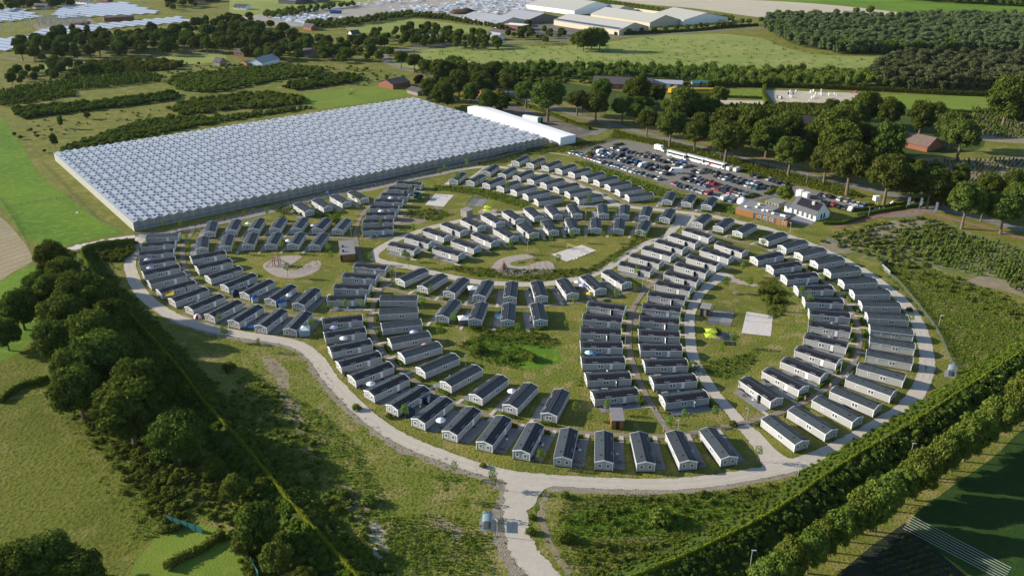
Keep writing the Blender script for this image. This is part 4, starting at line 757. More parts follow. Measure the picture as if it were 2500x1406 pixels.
area([(1000,36),(1080,42),(1150,56),(1240,70),(1238,76),(1150,62),(1080,50),(1000,44)], 4, 209, FARC, .38, .5, 'tall_screen', 'tall clipped screen right of the hay field', 'conifer screen', 'leafA')
area([(405,205),(440,185),(520,178),(600,168),(700,162),(790,170),(780,182),(640,205),(560,222),(500,228),(440,222)], 3.6, 210, THICK, .8, 1.25, 'thicket', 'young planted thicket in the middle of the upper left meadow', 'thicket', 'leafE')
area([(690,215),(740,198),(800,184),(870,186),(880,200),(800,212),(720,222)], 3.6, 211, THICK, .9, 1.4, 'thicket', 'dark thicket left of the horse paddock', 'thicket', 'leafA')
area([(410,270),(470,248),(560,236),(650,228),(740,240),(745,255),(680,262),(600,268),(520,275),(450,285)], 3.6, 212, THICK, .8, 1.3, 'thicket', 'long thicket above the greenhouse', 'thicket', 'leafE')
area([(140,372),(180,352),(240,332),(330,302),(420,288),(520,288),(600,280),(700,268),(780,262),(720,272),(560,296),(400,326),(280,350),(170,380)], 2.6, 213, THICK, .6, .95, 'thicket', 'shrub strip along the back edge of the greenhouse', 'thicket', 'leafE')
area([(30,275),(80,262),(180,258),(300,244),(420,228),(442,234),(430,244),(300,262),(180,276),(60,292)], 3.4, 214, THICK, .9, 1.4, 'thicket', 'dark hedge belt below the nursery field', 'thicket', 'leafA')
area([(0,236),(60,230),(180,222),(182,236),(100,248),(0,262)], 3.2, 215, THICK, .6, 1.0, 'thicket', 'light green bushes left of the dark hedge belt', 'thicket', 'leafH')
area([(160,195),(210,160),(300,150),(380,148),(445,158),(440,170),(340,178),(240,186),(180,200)], 4.2, 216, THICK, 1.0, 1.7, 'thicket', 'thicket between the hay field and nursery rows', 'thicket', 'leafE')
for i, poly in enumerate([[(1110,840),(1180,815),(1250,830),(1300,870),(1260,900),(1200,890),(1150,870)], [(1110,790),(1200,796),(1320,812),(1380,840),(1330,850),(1200,830)], [(1650,885),(1740,880),(1800,868),(1850,850),(1830,900),(1780,925),(1720,915)], [(1850,690),(1890,680),(1925,720),(1915,770),(1880,780),(1860,730)],
   [(1240,660),(1440,655),(1530,600),(1560,570),(1580,580),(1530,622),(1440,672),(1300,688),(1150,672),(1080,655),(1120,650)], [(640,500),(700,500),(770,512),(830,520),(840,545),(760,530),(690,525)], [(1000,515),(1060,510),(1110,525),(1060,540),(990,530)], [(1060,452),(1180,462),(1300,490),(1280,510),(1160,475),(1060,465)]]):
    area(poly, 2.6, 620+i, BUSH, .3, .75, 'low_bushes', 'scattered low bushes within the '+['hollow of the south rows','scrub under the short centre row','slope beside the inner east row','hollow by the ball court','ditch around the oval green','ground behind the fence row','ground beside the curving path column','strip before the four-window chalets'][i], 'bushes', 'leafE')
    area(poly, .95, 220+i, HERB, .55, 1.15, 'ground_cover', ['low green scrub in the hollow inside the south rows','rough scrub below the short centre row','scrub slope left of the inner east row','bushy hollow right of the fenced ball court','weedy ditch around the oval green','scrub behind the greenhouse fence row','scrub right of the curving path column','weedy strip in front of the four-window chalets'][i], 'scrub', 'herb')
area([(1430,395),(1480,412),(1560,440),(1640,468),(1700,484),(1790,510),(1800,524),(1720,505),(1640,490),(1560,462),(1500,440),(1440,418),(1400,395)], 1.3, 232, HERB, .9, 1.9, 'ground_cover', 'green scrub slope below the car park', 'scrub', 'herb')
area([(1500,318),(1570,336),(1660,352),(1760,378),(1840,398),(1940,425),(2040,450),(2110,478),(2080,486),(1990,462),(1880,436),(1800,418),(1700,388),(1610,358),(1540,342),(1490,336)], 1.2, 233, HERB, 1.0, 2.0, 'ground_cover', 'rough green bank between car park and road', 'scrub', 'herb')
area([(1160,400),(1230,375),(1300,362),(1390,352),(1440,345),(1480,346),(1400,368),(1300,378),(1230,398),(1180,408)], 1.3, 234, HERB, .8, 1.6, 'ground_cover', 'scrub strip left of the car park', 'scrub', 'leafE')
area([(2140,650),(2220,640),(2300,665),(2420,710),(2520,760),(2600,800),(2600,860),(2480,868),(2400,905),(2345,925),(2330,880),(2290,815),(2240,750),(2190,700)], 1.0, 235, HERB, .6, 1.3, 'ground_cover', 'dense bright scrub beyond the outermost east row', 'scrub', 'leafC', .8)
area([(2140,650),(2260,650),(2420,705),(2600,790),(2600,830),(2420,770),(2300,720),(2200,690)], 4.2, 635, BUSH, .5, 1.3, 'low_bushes', 'bushes between nursery and the outermost east row', 'bushes', 'leafE')
area([(2060,560),(2130,575),(2180,580),(2260,548),(2340,560),(2420,600),(2380,640),(2260,660),(2180,650),(2100,620),(2000,590)], 2.9, 236, BUSH, .7, 1.5, 'nursery_shrubs', 'olive garden shrubs in the right nursery', 'nursery shrubs', 'leafO')
area([(1372,1228),(1450,1210),(1560,1207),(1720,1204),(1880,1186),(1990,1152),(1960,1190),(1860,1255),(1760,1315),(1620,1380),(1540,1430),(1440,1430),(1395,1340),(1362,1280)], 0.85, 237, HERB, .5, 1.1, 'ground_cover', 'wild green scrub below the gravel road bend', 'scrub', 'herb')
area([(1420,1240),(1600,1215),(1800,1195),(1920,1175),(1840,1235),(1700,1290),(1560,1310),(1440,1300)], 2.4, 637, BUSH, .4, .9, 'low_bushes', 'low bushes below the gravel road bend', 'bushes', 'leafE')
area([(1420,1330),(1600,1330),(1760,1290),(1900,1225),(1990,1165),(1930,1215),(1800,1295),(1660,1355),(1540,1410),(1420,1420)], 2.2, 638, BUSH, .5, 1.0, 'low_bushes', 'low bushes on the slope up to the right bank', 'bushes', 'leafH')
area([(600,900),(700,960),(790,1010),(840,1060),(900,1130),(960,1260),(1080,1290),(1200,1300),(1210,1420),(900,1430),(780,1290),(680,1150),(560,980)], 1.15, 238, HERB, .5, 1.2, 'ground_cover', 'wild scrub left of the lower gravel road', 'scrub', 'herb')
area([(600,900),(700,980),(780,1100),(880,1250),(960,1400),(800,1400),(680,1150),(560,980)], 2.6, 639, BUSH, .5, 1.2, 'low_bushes', 'bushes right of the left bank', 'bushes', 'leafE')
area([(950,1260),(1080,1250),(1180,1290),(1200,1340),(1150,1390),(1000,1400),(940,1340)], 1.1, 239, HERB, .4, 1.0, 'ground_cover', 'dense meadow herbs left of the road exit', 'scrub', 'herb')
area([(150,630),(210,620),(270,720),(350,830),(450,940),(600,1110),(750,1300),(830,1430),(640,1430),(560,1300),(430,1230),(340,1150),(270,1060),(230,1000),(380,900),(250,760)], 1.9, 240, BUSH, .5, 1.5, 'ground_cover', 'undergrowth beneath the left tree belt', 'scrub', 'leafE')
area([(240,600),(290,595),(330,612),(300,640),(260,640),(225,625)], 1.6, 241, THICK, .5, .8, 'thicket', 'dense bushes beside the start of the gravel road', 'thicket', 'leafE')
area([(100,600),(150,612),(190,625),(170,650),(110,640)], 1.8, 242, THICK, .5, .9, 'thicket', 'bushes at the end of the sandy track', 'thicket', 'leafE')
area([(1000,172),(1200,182),(1400,200),(1600,204),(1800,207),(1780,214),(1500,208),(1250,200),(1020,182)], 5, 243, THICK, .7, 1.2, 'shrub_belt', 'low shrubs behind the avenue trees', 'shrub belt', 'leafE')
# tuft scatter over rough and mown grass
area([(1170,1010),(1400,1060),(1640,1080),(1800,1060),(1840,1130),(1640,1172),(1400,1170),(1240,1150),(1080,1100),(960,1040)], 2.6, 250, HERB, .2, .45, 'grass_tufts', 'grass tufts around the south rows', 'grass', 'herb', .6)
area([(420,790),(560,820),(700,840),(780,890),(860,1000),(1000,1090),(1180,1150),(1240,1200),(1200,1300),(1050,1280),(900,1180),(760,1040),(600,900)], 1.8, 251, HERB, .25, .6, 'grass_tufts', 'tufts on the rough slope left of the road', 'grass', 'herb', .8)
area([(-20,1000),(130,962),(260,1080),(400,1260),(330,1380),(200,1420),(-20,1420)], 2.2, 252, HERB, .2, .45, 'grass_tufts', 'tufts in the lower left pasture', 'grass', 'herb', .5)
# nursery rows of young conifers
def rows(poly, ang, rs, ps, seed, prot, smin, smax, name, label, m):
    P = poly_world(poly); A = np.array(P); c = A.mean(0); r = np.random.default_rng(seed); rad = np.abs(A-c).max()*1.5
    u = np.arange(-rad, rad, ps); v = np.arange(-rad, rad, rs); U, Vv = np.meshgrid(u, v); U = U.ravel()+r.normal(0, .12*ps, U.size); Vv = Vv.ravel()+r.normal(0, .06*rs, Vv.size)
    X = c[0]+U*math.cos(ang)-Vv*math.sin(ang); Y = c[1]+U*math.sin(ang)+Vv*math.cos(ang); k = inside(P, X, Y) & (r.random(len(X)) < .93)
    return merged(name, prot, X[k], Y[k], smin, smax, seed, label, 'nursery rows', M[m])
rows([(2200,585),(2300,560),(2420,590),(2560,630),(2560,700),(2440,680),(2340,665),(2280,640)], R(15), 3.4, 1.9, 300, CONE, 1.1, 1.7, 'nursery_rows', 'rows of young conifers in the right nursery', 'leafE')
rows([(2070,565),(2150,545),(2250,530),(2330,555),(2250,590),(2180,620),(2080,600)], R(20), 4.2, 2.4, 301, BUSH, .8, 1.4, 'nursery_rows', 'rows of round bushes in the right nursery', 'leafO')
rows([(2420,640),(2500,650),(2560,700),(2560,740),(2470,710)], R(15), 3.0, 1.8, 302, CONE, 1.2, 1.8, 'nursery_rows', 'conifer rows at the right picture edge', 'leafE')
rows([(-40,235),(60,215),(200,192),(355,178),(385,186),(400,200),(300,212),(150,225),(-40,256)], R(8), 4.2, 2.4, 303, CONE, 2.2, 3.2, 'nursery_rows', 'rows of small conifers in the upper left nursery', 'leafE')
rows([(2230,394),(2380,390),(2560,390),(2560,460),(2480,460),(2340,438)], R(-12), 4.2, 2.0, 304, CONE, 1.0, 1.6, 'nursery_rows', 'sparse plant rows in the brown right field', 'leafE')
rows([(2370,265),(2560,300),(2560,340),(2470,340),(2390,330)], R(-12), 4.2, 2.4, 305, CONE, 1.6, 2.4, 'nursery_rows', 'plant rows right of the big oaks', 'leafE')
rows([(1780,258),(2010,260),(2010,285),(1820,280)], R(90), 3.0, 2.0, 306, CONE, 1.6, 2.4, 'nursery_rows', 'plant rows in front of the riding arena', 'leafE')
rows([(2150,1340),(2220,1300),(2360,1420),(2130,1420)], R(20), 1.5, .7, 307, TUFT, .5, .9, 'crop_rows', 'dark crop rows at the lower right corner', 'leafE')
# shrub and sapling individuals
SAP = [(444,562),(403,564),(550,551),(599,537),(654,537),(689,618),(575,620),(538,792),(550,834),(633,858),(762,813),(803,622),(810,642),(703,678),(844,766),(885,763),(812,770),(997,653),(986,638),(959,690),(1032,760),(1107,801),(1074,834),(1264,822),(1052,732),(1402,754),(1550,719),(1504,740),(1383,812),(1499,657),(1554,684),(1246,618),(1345,603),(1396,592),(1472,593),(1301,598),(1558,587),(1574,589),(1322,570),(1374,504),(1438,507),(1363,656),(1589,498),
 (1769,715),(1827,712),(1811,675),(1787,848),(1761,872),(1870,758),(1682,911),(1768,943),(1414,966),(1560,1003),(1670,1036),(1743,1030),(1572,1028),(1406,1023),(1320,1139),(1110,1167),(990,1030),(998,1158),(1090,1221),(1138,1261),(1203,1193),(1849,1126),(2220,798),(1974,752),(1978,806),(1954,734),(1861,612),(1820,593),(879,510),(864,496),(840,526),(826,538),(1086,424),(1140,414),(1169,458),(1239,472),(1314,422),(1075,436),(1118,450),(460,600),(462,625),(905,645),(930,560),(1010,575),(1004,480),(1310,1266),(1380,1322),(1630,1062),(1480,1010),(1440,1040)]
for u, v in SAP:
    x, y = G(u, v); plant('sapling', u, v, None, "young tree "+near_phrase(x, y), 'young tree', 'young trees planted between the chalets', rt.uniform(.85, 1.25), True)
SHR = [(430,1178,1.3),(1612,1275,1.9),(1440,760,1.1),(1885,715,1.4),(1870,735,1.3),(1860,718,1.2),(1895,738,1.3),(1745,815,1.2),(690,540,1.2),(740,525,1.0),(1300,1266,.6),(1296,1302,.8),(1376,1320,1.2),(1380,1214,.8),(2070,1246,1.0),(820,545,1.3),(1790,1040,.8),(1165,860,1.6),(1300,880,1.2),(1290,874,1.1),(1240,878,1.0),(2220,760,.8),(560,905,1.4),(900,1230,1.3),(840,1212,1.1),(870,1000,.9),(950,1020,.7),(1440,385,1.8),(1790,470,1.1),(740,1340,1.2),(820,1250,.9),(1180,1140,.6)]
for i, (u, v, s) in enumerate(SHR):
    x, y = G(u, v); plant('shrub', u, v, None, "rounded green shrub "+near_phrase(x, y), 'shrub', None, s*1.2, True)
# hedges by the chalets
def hedge_mesh(L, w, h, seed, size=.13, dens=26):
    r = np.random.default_rng(seed); n = int(L*(w+2*h)*dens); t = r.random(n)*(w+2*h); X = r.uniform(-L/2, L/2, n); Y = np.zeros(n); Z = np.zeros(n); N = np.zeros((n, 3))
    a = t < h; b = (t >= h) & (t < h+w); c = t >= h+w
    Y[a] = -w/2; Z[a] = t[a]; N[a] = (0, -1, .2); Y[b] = t[b]-h-w/2; Z[b] = h; N[b] = (0, 0, 1); Y[c] = w/2; Z[c] = t[c]-h-w; N[c] = (0, 1, .2)
    P = np.stack([X, Y, Z+.03], 1)+r.normal(0, .05, (n, 3)); V, F = cards(P, N, size, r, .6)
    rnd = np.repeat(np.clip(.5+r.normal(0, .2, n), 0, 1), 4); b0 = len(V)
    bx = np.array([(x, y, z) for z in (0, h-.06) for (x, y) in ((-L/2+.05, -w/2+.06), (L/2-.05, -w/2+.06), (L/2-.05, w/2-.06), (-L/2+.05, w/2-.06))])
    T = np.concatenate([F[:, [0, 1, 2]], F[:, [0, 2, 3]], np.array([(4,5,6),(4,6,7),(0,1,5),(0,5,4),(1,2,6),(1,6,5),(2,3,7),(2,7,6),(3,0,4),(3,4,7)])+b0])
    return mesh_np('hedge', np.concatenate([V, bx]), T, np.concatenate([rnd, np.full(8, .15)]))  # inner box in the darkest leaf tone, painted as shade between leaves
HM = {}
for Mx, a, b, i, phrase in hedges:
    if rt.random() < .15: continue
    A = Mx @ Vector((*a, 0)); B = Mx @ Vector((*b, 0)); d = B-A; L = round(d.length, 1)
    if L not in HM: HM[L] = hedge_mesh(L, .7, .85, int(L*10)); HM[L].materials.append(M['leafH'])
    o = bpy.data.objects.new('hedge', HM[L]); C.objects.link(o); o.location = (A+B)/2; o.rotation_euler = (0, 0, math.atan2(d.y, d.x))
    tag(o, 'short hedge at the end of the '+phrase, 'hedge', 'short hedges at the chalet ends')
def long_hedge(pts, w, h, m, label, size=.2, dens=10, world=False, base_z=0.0, cat='hedge', name='hedge'):
    P = np.array(smooth_pts(pts if world else [G(u, v, base_z) for u, v in pts], 6)); seg = np.linalg.norm(np.diff(P, axis=0), axis=1); Ltot = seg.sum(); cum = np.concatenate([[0], np.cumsum(seg)])
    r = np.random.default_rng(int(Ltot)); n = int(Ltot*(w+2*h)*dens); s = r.uniform(0, Ltot, n); px = np.interp(s, cum, P[:, 0]); py = np.interp(s, cum, P[:, 1])
    T = np.gradient(P, axis=0); T /= np.linalg.norm(T, axis=1)[:, None]; tx = np.interp(s, cum, T[:, 0]); ty = np.interp(s, cum, T[:, 1]); nx, ny = -ty, tx
    t = r.random(n)*(w+2*h); off = np.where(t < h, -w/2, np.where(t < h+w, t-h-w/2, w/2)); Z = np.where(t < h, t, np.where(t < h+w, h, t-h-w))
    hv = 1+.12*np.sin(s*.7)+.1*np.sin(s*1.9+2); Z = Z*hv
    N = np.stack([nx*np.sign(off)*(t < h)+nx*(t > h+w)-nx*0, ny*np.sign(off)*(t < h)+ny*(t > h+w), np.where((t >= h) & (t < h+w), 1, .25)], 1)
    Pn = np.stack([px+nx*off, py+ny*off, Z+base_z], 1)+r.normal(0, size*.4, (n, 3)); V, F = cards(Pn, N, size, r, .55); rnd = np.repeat(np.clip(.5+r.normal(0, .2, n), 0, 1), 4)
    k = len(P); Nn = np.stack([-T[:, 1], T[:, 0]], 1); q = w/2-.08
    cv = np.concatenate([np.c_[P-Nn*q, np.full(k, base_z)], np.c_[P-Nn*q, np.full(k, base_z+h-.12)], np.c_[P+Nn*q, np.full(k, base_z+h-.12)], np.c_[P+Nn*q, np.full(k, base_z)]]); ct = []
    for i in range(k-1):
        for a in range(3): ct += [(a*k+i, a*k+i+1, (a+1)*k+i+1), (a*k+i, (a+1)*k+i+1, (a+1)*k+i)]
    Tt = np.concatenate([F[:, [0, 1, 2]], F[:, [0, 2, 3]], np.array(ct)+len(V)])
    o = obj(name, mesh_np(name, np.concatenate([V, cv]), Tt, np.concatenate([rnd, np.full(len(cv), .15)])), M[m]); tag(o, label, cat); return o  # hedge core given the darkest leaf tone as painted inner shade
long_hedge([(2085,516),(2180,504),(2230,492),(2280,488)], 1.2, 1.2, 'leafH', 'clipped hedge along the upper side of the entrance path')
long_hedge([(2095,528),(2160,516),(2230,504),(2310,500),(2370,512)], 1.2, 1.2, 'leafH', 'clipped hedge along the lower side of the entrance path')
long_hedge([(2010,548),(2060,546),(2110,530)], 1.2, 1.2, 'leafH', 'clipped hedge behind the white house garden', )
long_hedge([(1230,240),(1260,252),(1330,276),(1400,304),(1440,318)], 1.6, 1.8, 'leafA', 'tall hedge behind the asphalt yard')
long_hedge([(1866,214),(1864,236),(1872,256)], 2.2, 2.4, 'leafH', 'hedge on the left side of the riding arena')
long_hedge([(1740,212),(1900,214),(2150,224),(2300,232),(2450,238)], 2.0, 3.0, 'leafA', 'long dark hedge behind the riding arena', .35, 5)
long_hedge([(1900,256),(1990,258),(2100,262)], 1.5, 1.6, 'leafA', 'hedge in front of the riding arena', .3, 5)
long_hedge([(2260,270),(2360,277),(2440,277)], 1.8, 2.0, 'leafA', 'hedge in front of the green riding lawn', .3, 5)
long_hedge([(1700,234),(1760,238),(1860,242)], 1.5, 1.6, 'leafA', 'hedge in front of the small sports lawn', .3, 5)
long_hedge([(1400,0),(1560,24),(1700,44),(1790,52)], 3.0, 5.0, 'leafA', 'high dark hedge behind the pale sheds', .7, 2)
long_hedge([(1500,86),(1600,82),(1700,76),(1780,68),(1850,64)], 2.0, 2.5, 'leafA', 'dark roadside hedge before the pale sheds', .5, 3)
for a in ([(1870,476),(1888,464),(1897,458)], [(1822,484),(1850,476)], [(2112,505),(2130,500)], [(1445,368),(1470,362)], [(1500,356),(1520,352)]): long_hedge(a, 2.0, .8, 'leafH', 'low clipped island hedge in the car park')
long_hedge([(405,1392),(440,1368),(500,1340),(545,1305)], 1.6, 1.4, 'leafE', 'leafy hedge between pasture and garden')
long_hedge([(0,985),(40,950),(90,935),(118,925)], 1.5, 1.4, 'leafE', 'low hedge above the lower left pasture')
# ---- banks with the ivy-clad top
def bank(pts, wd, h, nm, side=0):
    P, Nn, _, _ = ribbon_pts([G(u, v, h) for u, v in pts], 1, 10, 0, True); k = len(P); r = np.random.default_rng(5); prof = [(-1, .0), (-.62, .42), (-.3, .84), (-.1, 1.0), (.1, 1.0), (.3, .82), (.62, .4), (1, .0)]; V = []
    for o_, z_ in prof:
        Q = P+Nn*(o_*wd/2); V += [(x, y, z_*h+(r.normal(0, .05) if 0 < z_ else -.05)) for x, y in Q]
    F = [(j*k+i, j*k+i+1, (j+1)*k+i+1, (j+1)*k+i) for j in range(len(prof)-1) for i in range(k-1)]
    o = MB().add(V, F, 0, True).build(nm, M['dark_rough']); o['kind'] = 'structure'
    return P, Nn, prof
def cover_bank(P, Nn, prof, wd, h, sp, seed, prot, smin, smax, m, label, lo=-1, hi=1):
    r = np.random.default_rng(seed); seg = np.linalg.norm(np.diff(P, axis=0), axis=1); L = seg.sum(); cum = np.concatenate([[0], np.cumsum(seg)]); n = int(L*wd*(hi-lo)/2/sp**2)
    s = r.uniform(0, L, n); o = r.uniform(lo, hi, n); X = np.interp(s, cum, P[:, 0])+np.interp(s, cum, Nn[:, 0])*o*wd/2; Y = np.interp(s, cum, P[:, 1])+np.interp(s, cum, Nn[:, 1])*o*wd/2
    Z = np.interp(o, [p[0] for p in prof], [p[1]*h for p in prof]); merged('bank_shrubs', prot, X, Y, smin, smax, seed, label, 'bank shrubs', M[m], 1, 1, Z)
RB = [(1470,1440),(1580,1398),(1668,1362),(1756,1322),(1849,1275),(1932,1225),(2014,1165),(2100,1110),(2209,1047),(2333,967),(2438,899),(2520,845),(2620,775)]
P, Nn, prof = bank(RB, 13, 3.0, 'earth_bank')
cover_bank(P, Nn, prof, 13, 3.0, 1.15, 61, BUSH, .45, 1.0, 'leafH', 'leafy shrubs on the camp side of the right bank', .12, 1.0)
cover_bank(P, Nn, prof, 15, 3.0, 1.25, 62, BUSH, .8, 1.8, 'leafA', 'shrubs tinted for shade on the outer side of the right bank', -1.0, -.1)  # darker leaf tone paints shade on the side facing away from the sun
long_hedge([tuple(p) for p in P[::10]], .6, 1.3, 'leafgold', 'yellow green ivy wall on top of the right bank', .16, 22, True, 2.8, 'ivy wall', 'ivy_wall')
LB = [(330,590),(290,592),(245,598),(212,606),(200,620),(214,648),(237,680),(270,716),(308,758),(365,822),(431,896),(494,980),(552,1045),(612,1110),(686,1203),(773,1302),(865,1404),(920,1465)]
P, Nn, prof = bank(LB, 10, 2.4, 'earth_bank')
cover_bank(P, Nn, prof, 11, 2.4, 1.1, 63, BUSH, .45, 1.0, 'leafE', 'dense shrubs on the camp side of the left bank', .08, 1.1)
cover_bank(P, Nn, prof, 10, 2.4, 1.4, 64, BUSH, .5, 1.0, 'leafH', 'bright herbs on the outer side of the left bank', -1, -.1)
long_hedge([tuple(p) for p in P[::10]], .5, 1.5, 'leafgold', 'yellow green ivy wall on top of the left bank', .16, 20, True, 2.2, 'ivy wall', 'ivy_wall')

def edge_herbs(pts, wd, seed, world=False):
    P, Nn, _, _ = ribbon_pts(pts, 1, 8, 0, world); seg = np.linalg.norm(np.diff(P, axis=0), axis=1); cum = np.concatenate([[0], np.cumsum(seg)]); L = cum[-1]; r = np.random.default_rng(seed)
    n = int(L*2.2); s = r.uniform(0, L, n); sd = np.where(r.random(n) < .5, -1, 1)*(wd/2+np.abs(r.normal(0, .35, n))-.12)
    X = np.interp(s, cum, P[:, 0])+np.interp(s, cum, Nn[:, 0])*sd; Y = np.interp(s, cum, P[:, 1])+np.interp(s, cum, Nn[:, 1])*sd
    merged('verge_grass', HERB, X, Y, .15, .5, seed, 'loose grass along the edges of a gravel road', 'grass', M['herb'], .6)
edge_herbs(RING[:50], 4.1, 401); edge_herbs(RING[49:], 3.7, 402); edge_herbs([(1300,1192),(1262,1240),(1262,1290),(1276,1340),(1312,1385),(1350,1430)], 5.4, 403)
edge_herbs([(1880,1116),(1846,1072),(1812,1037),(1788,1008),(1766,984),(1743,958),(1720,924),(1702,892),(1690,860),(1685,828),(1683,796),(1684,772),(1693,746),(1707,720),(1730,697)], 3.4, 404)

def line_scatter(pts, spread, sp, seed, prot, a, b, nm, label, cat, m, zs=1.0):
    P, Nn, _, _ = ribbon_pts(pts, 1); seg = np.linalg.norm(np.diff(P, axis=0), axis=1); cum = np.concatenate([[0], np.cumsum(seg)]); L = cum[-1]; r = np.random.default_rng(seed)
    n = int(L*spread*2/sp**2); s = r.uniform(0, L, n); o = r.normal(0, spread*.6, n)
    merged(nm, prot, np.interp(s, cum, P[:, 0])+np.interp(s, cum, Nn[:, 0])*o, np.interp(s, cum, P[:, 1])+np.interp(s, cum, Nn[:, 1])*o, a, b, seed, label, cat, M[m], zs)
EDGE = [(110,930),(150,960),(210,1010),(260,1065),(315,1130),(370,1190),(410,1250),(440,1290)]
line_scatter(EDGE, 3.0, 1.5, 501, BUSH, .4, 1.2, 'edge_bushes', 'bushes along the edge of the lower left pasture', 'bushes', 'leafE')
line_scatter(EDGE, 6.0, 1.3, 502, HERB, .4, 1.0, 'edge_herbs', 'tall herbs along the edge of the lower left pasture', 'herbs', 'herb')
line_scatter([(545,1300),(590,1330),(640,1400)], 2.0, 1.2, 503, BUSH, .5, 1.1, 'edge_bushes', 'bushes around the lower left garden', 'bushes', 'leafE')
line_scatter([(255,640),(292,712),(340,778),(410,850),(490,930),(570,1020),(650,1120),(740,1240),(820,1350)], 2.2, 1.5, 504, BUSH, .4, 1.1, 'edge_bushes', 'bushes at the foot of the left bank', 'bushes', 'leafE')
line_scatter([(1345,1240),(1350,1290),(1375,1350),(1420,1410)], 1.2, 1.1, 505, HERB, .4, .9, 'edge_herbs', 'herbs along the scrub edge right of the exit road', 'herbs', 'herb')

area([(560,150),(700,160),(860,165),(990,185),(990,210),(860,210),(700,200),(540,205),(380,190),(430,170)], 9, 510, BUSH, .8, 2.2, 'scattered_bushes', 'scattered bushes over the upper left meadow', 'bushes', 'leafE')
area([(1000,125),(1200,112),(1600,92),(1880,100),(2050,140),(2200,150),(2100,168),(1700,172),(1300,172),(1000,160)], 12, 511, HERB, 1.0, 3.0, 'scattered_bushes', 'scattered low bushes in the wide upper field', 'bushes', 'leafE')
area([(1150,160),(1500,166),(1900,172),(2140,168),(2140,180),(1880,184),(1500,180),(1160,174)], 3.5, 512, BUSH, .7, 1.6, 'field_edge_bushes', 'bushes along the near edge of the wide upper field', 'bushes', 'leafE')
area([(60,300),(300,270),(600,262),(560,275),(330,290),(180,330),(60,340)], 10, 513, BUSH, .5, 1.3, 'scattered_bushes', 'scattered bushes in the meadow behind the greenhouse', 'bushes', 'leafE')
area([(1790,300),(2000,310),(2200,380),(2300,420),(2300,440),(2100,400),(1900,352),(1700,312)], 4.5, 514, THICK, .8, 1.5, 'understory', 'dark understory beneath the roadside tree belt', 'undergrowth', 'leafA')
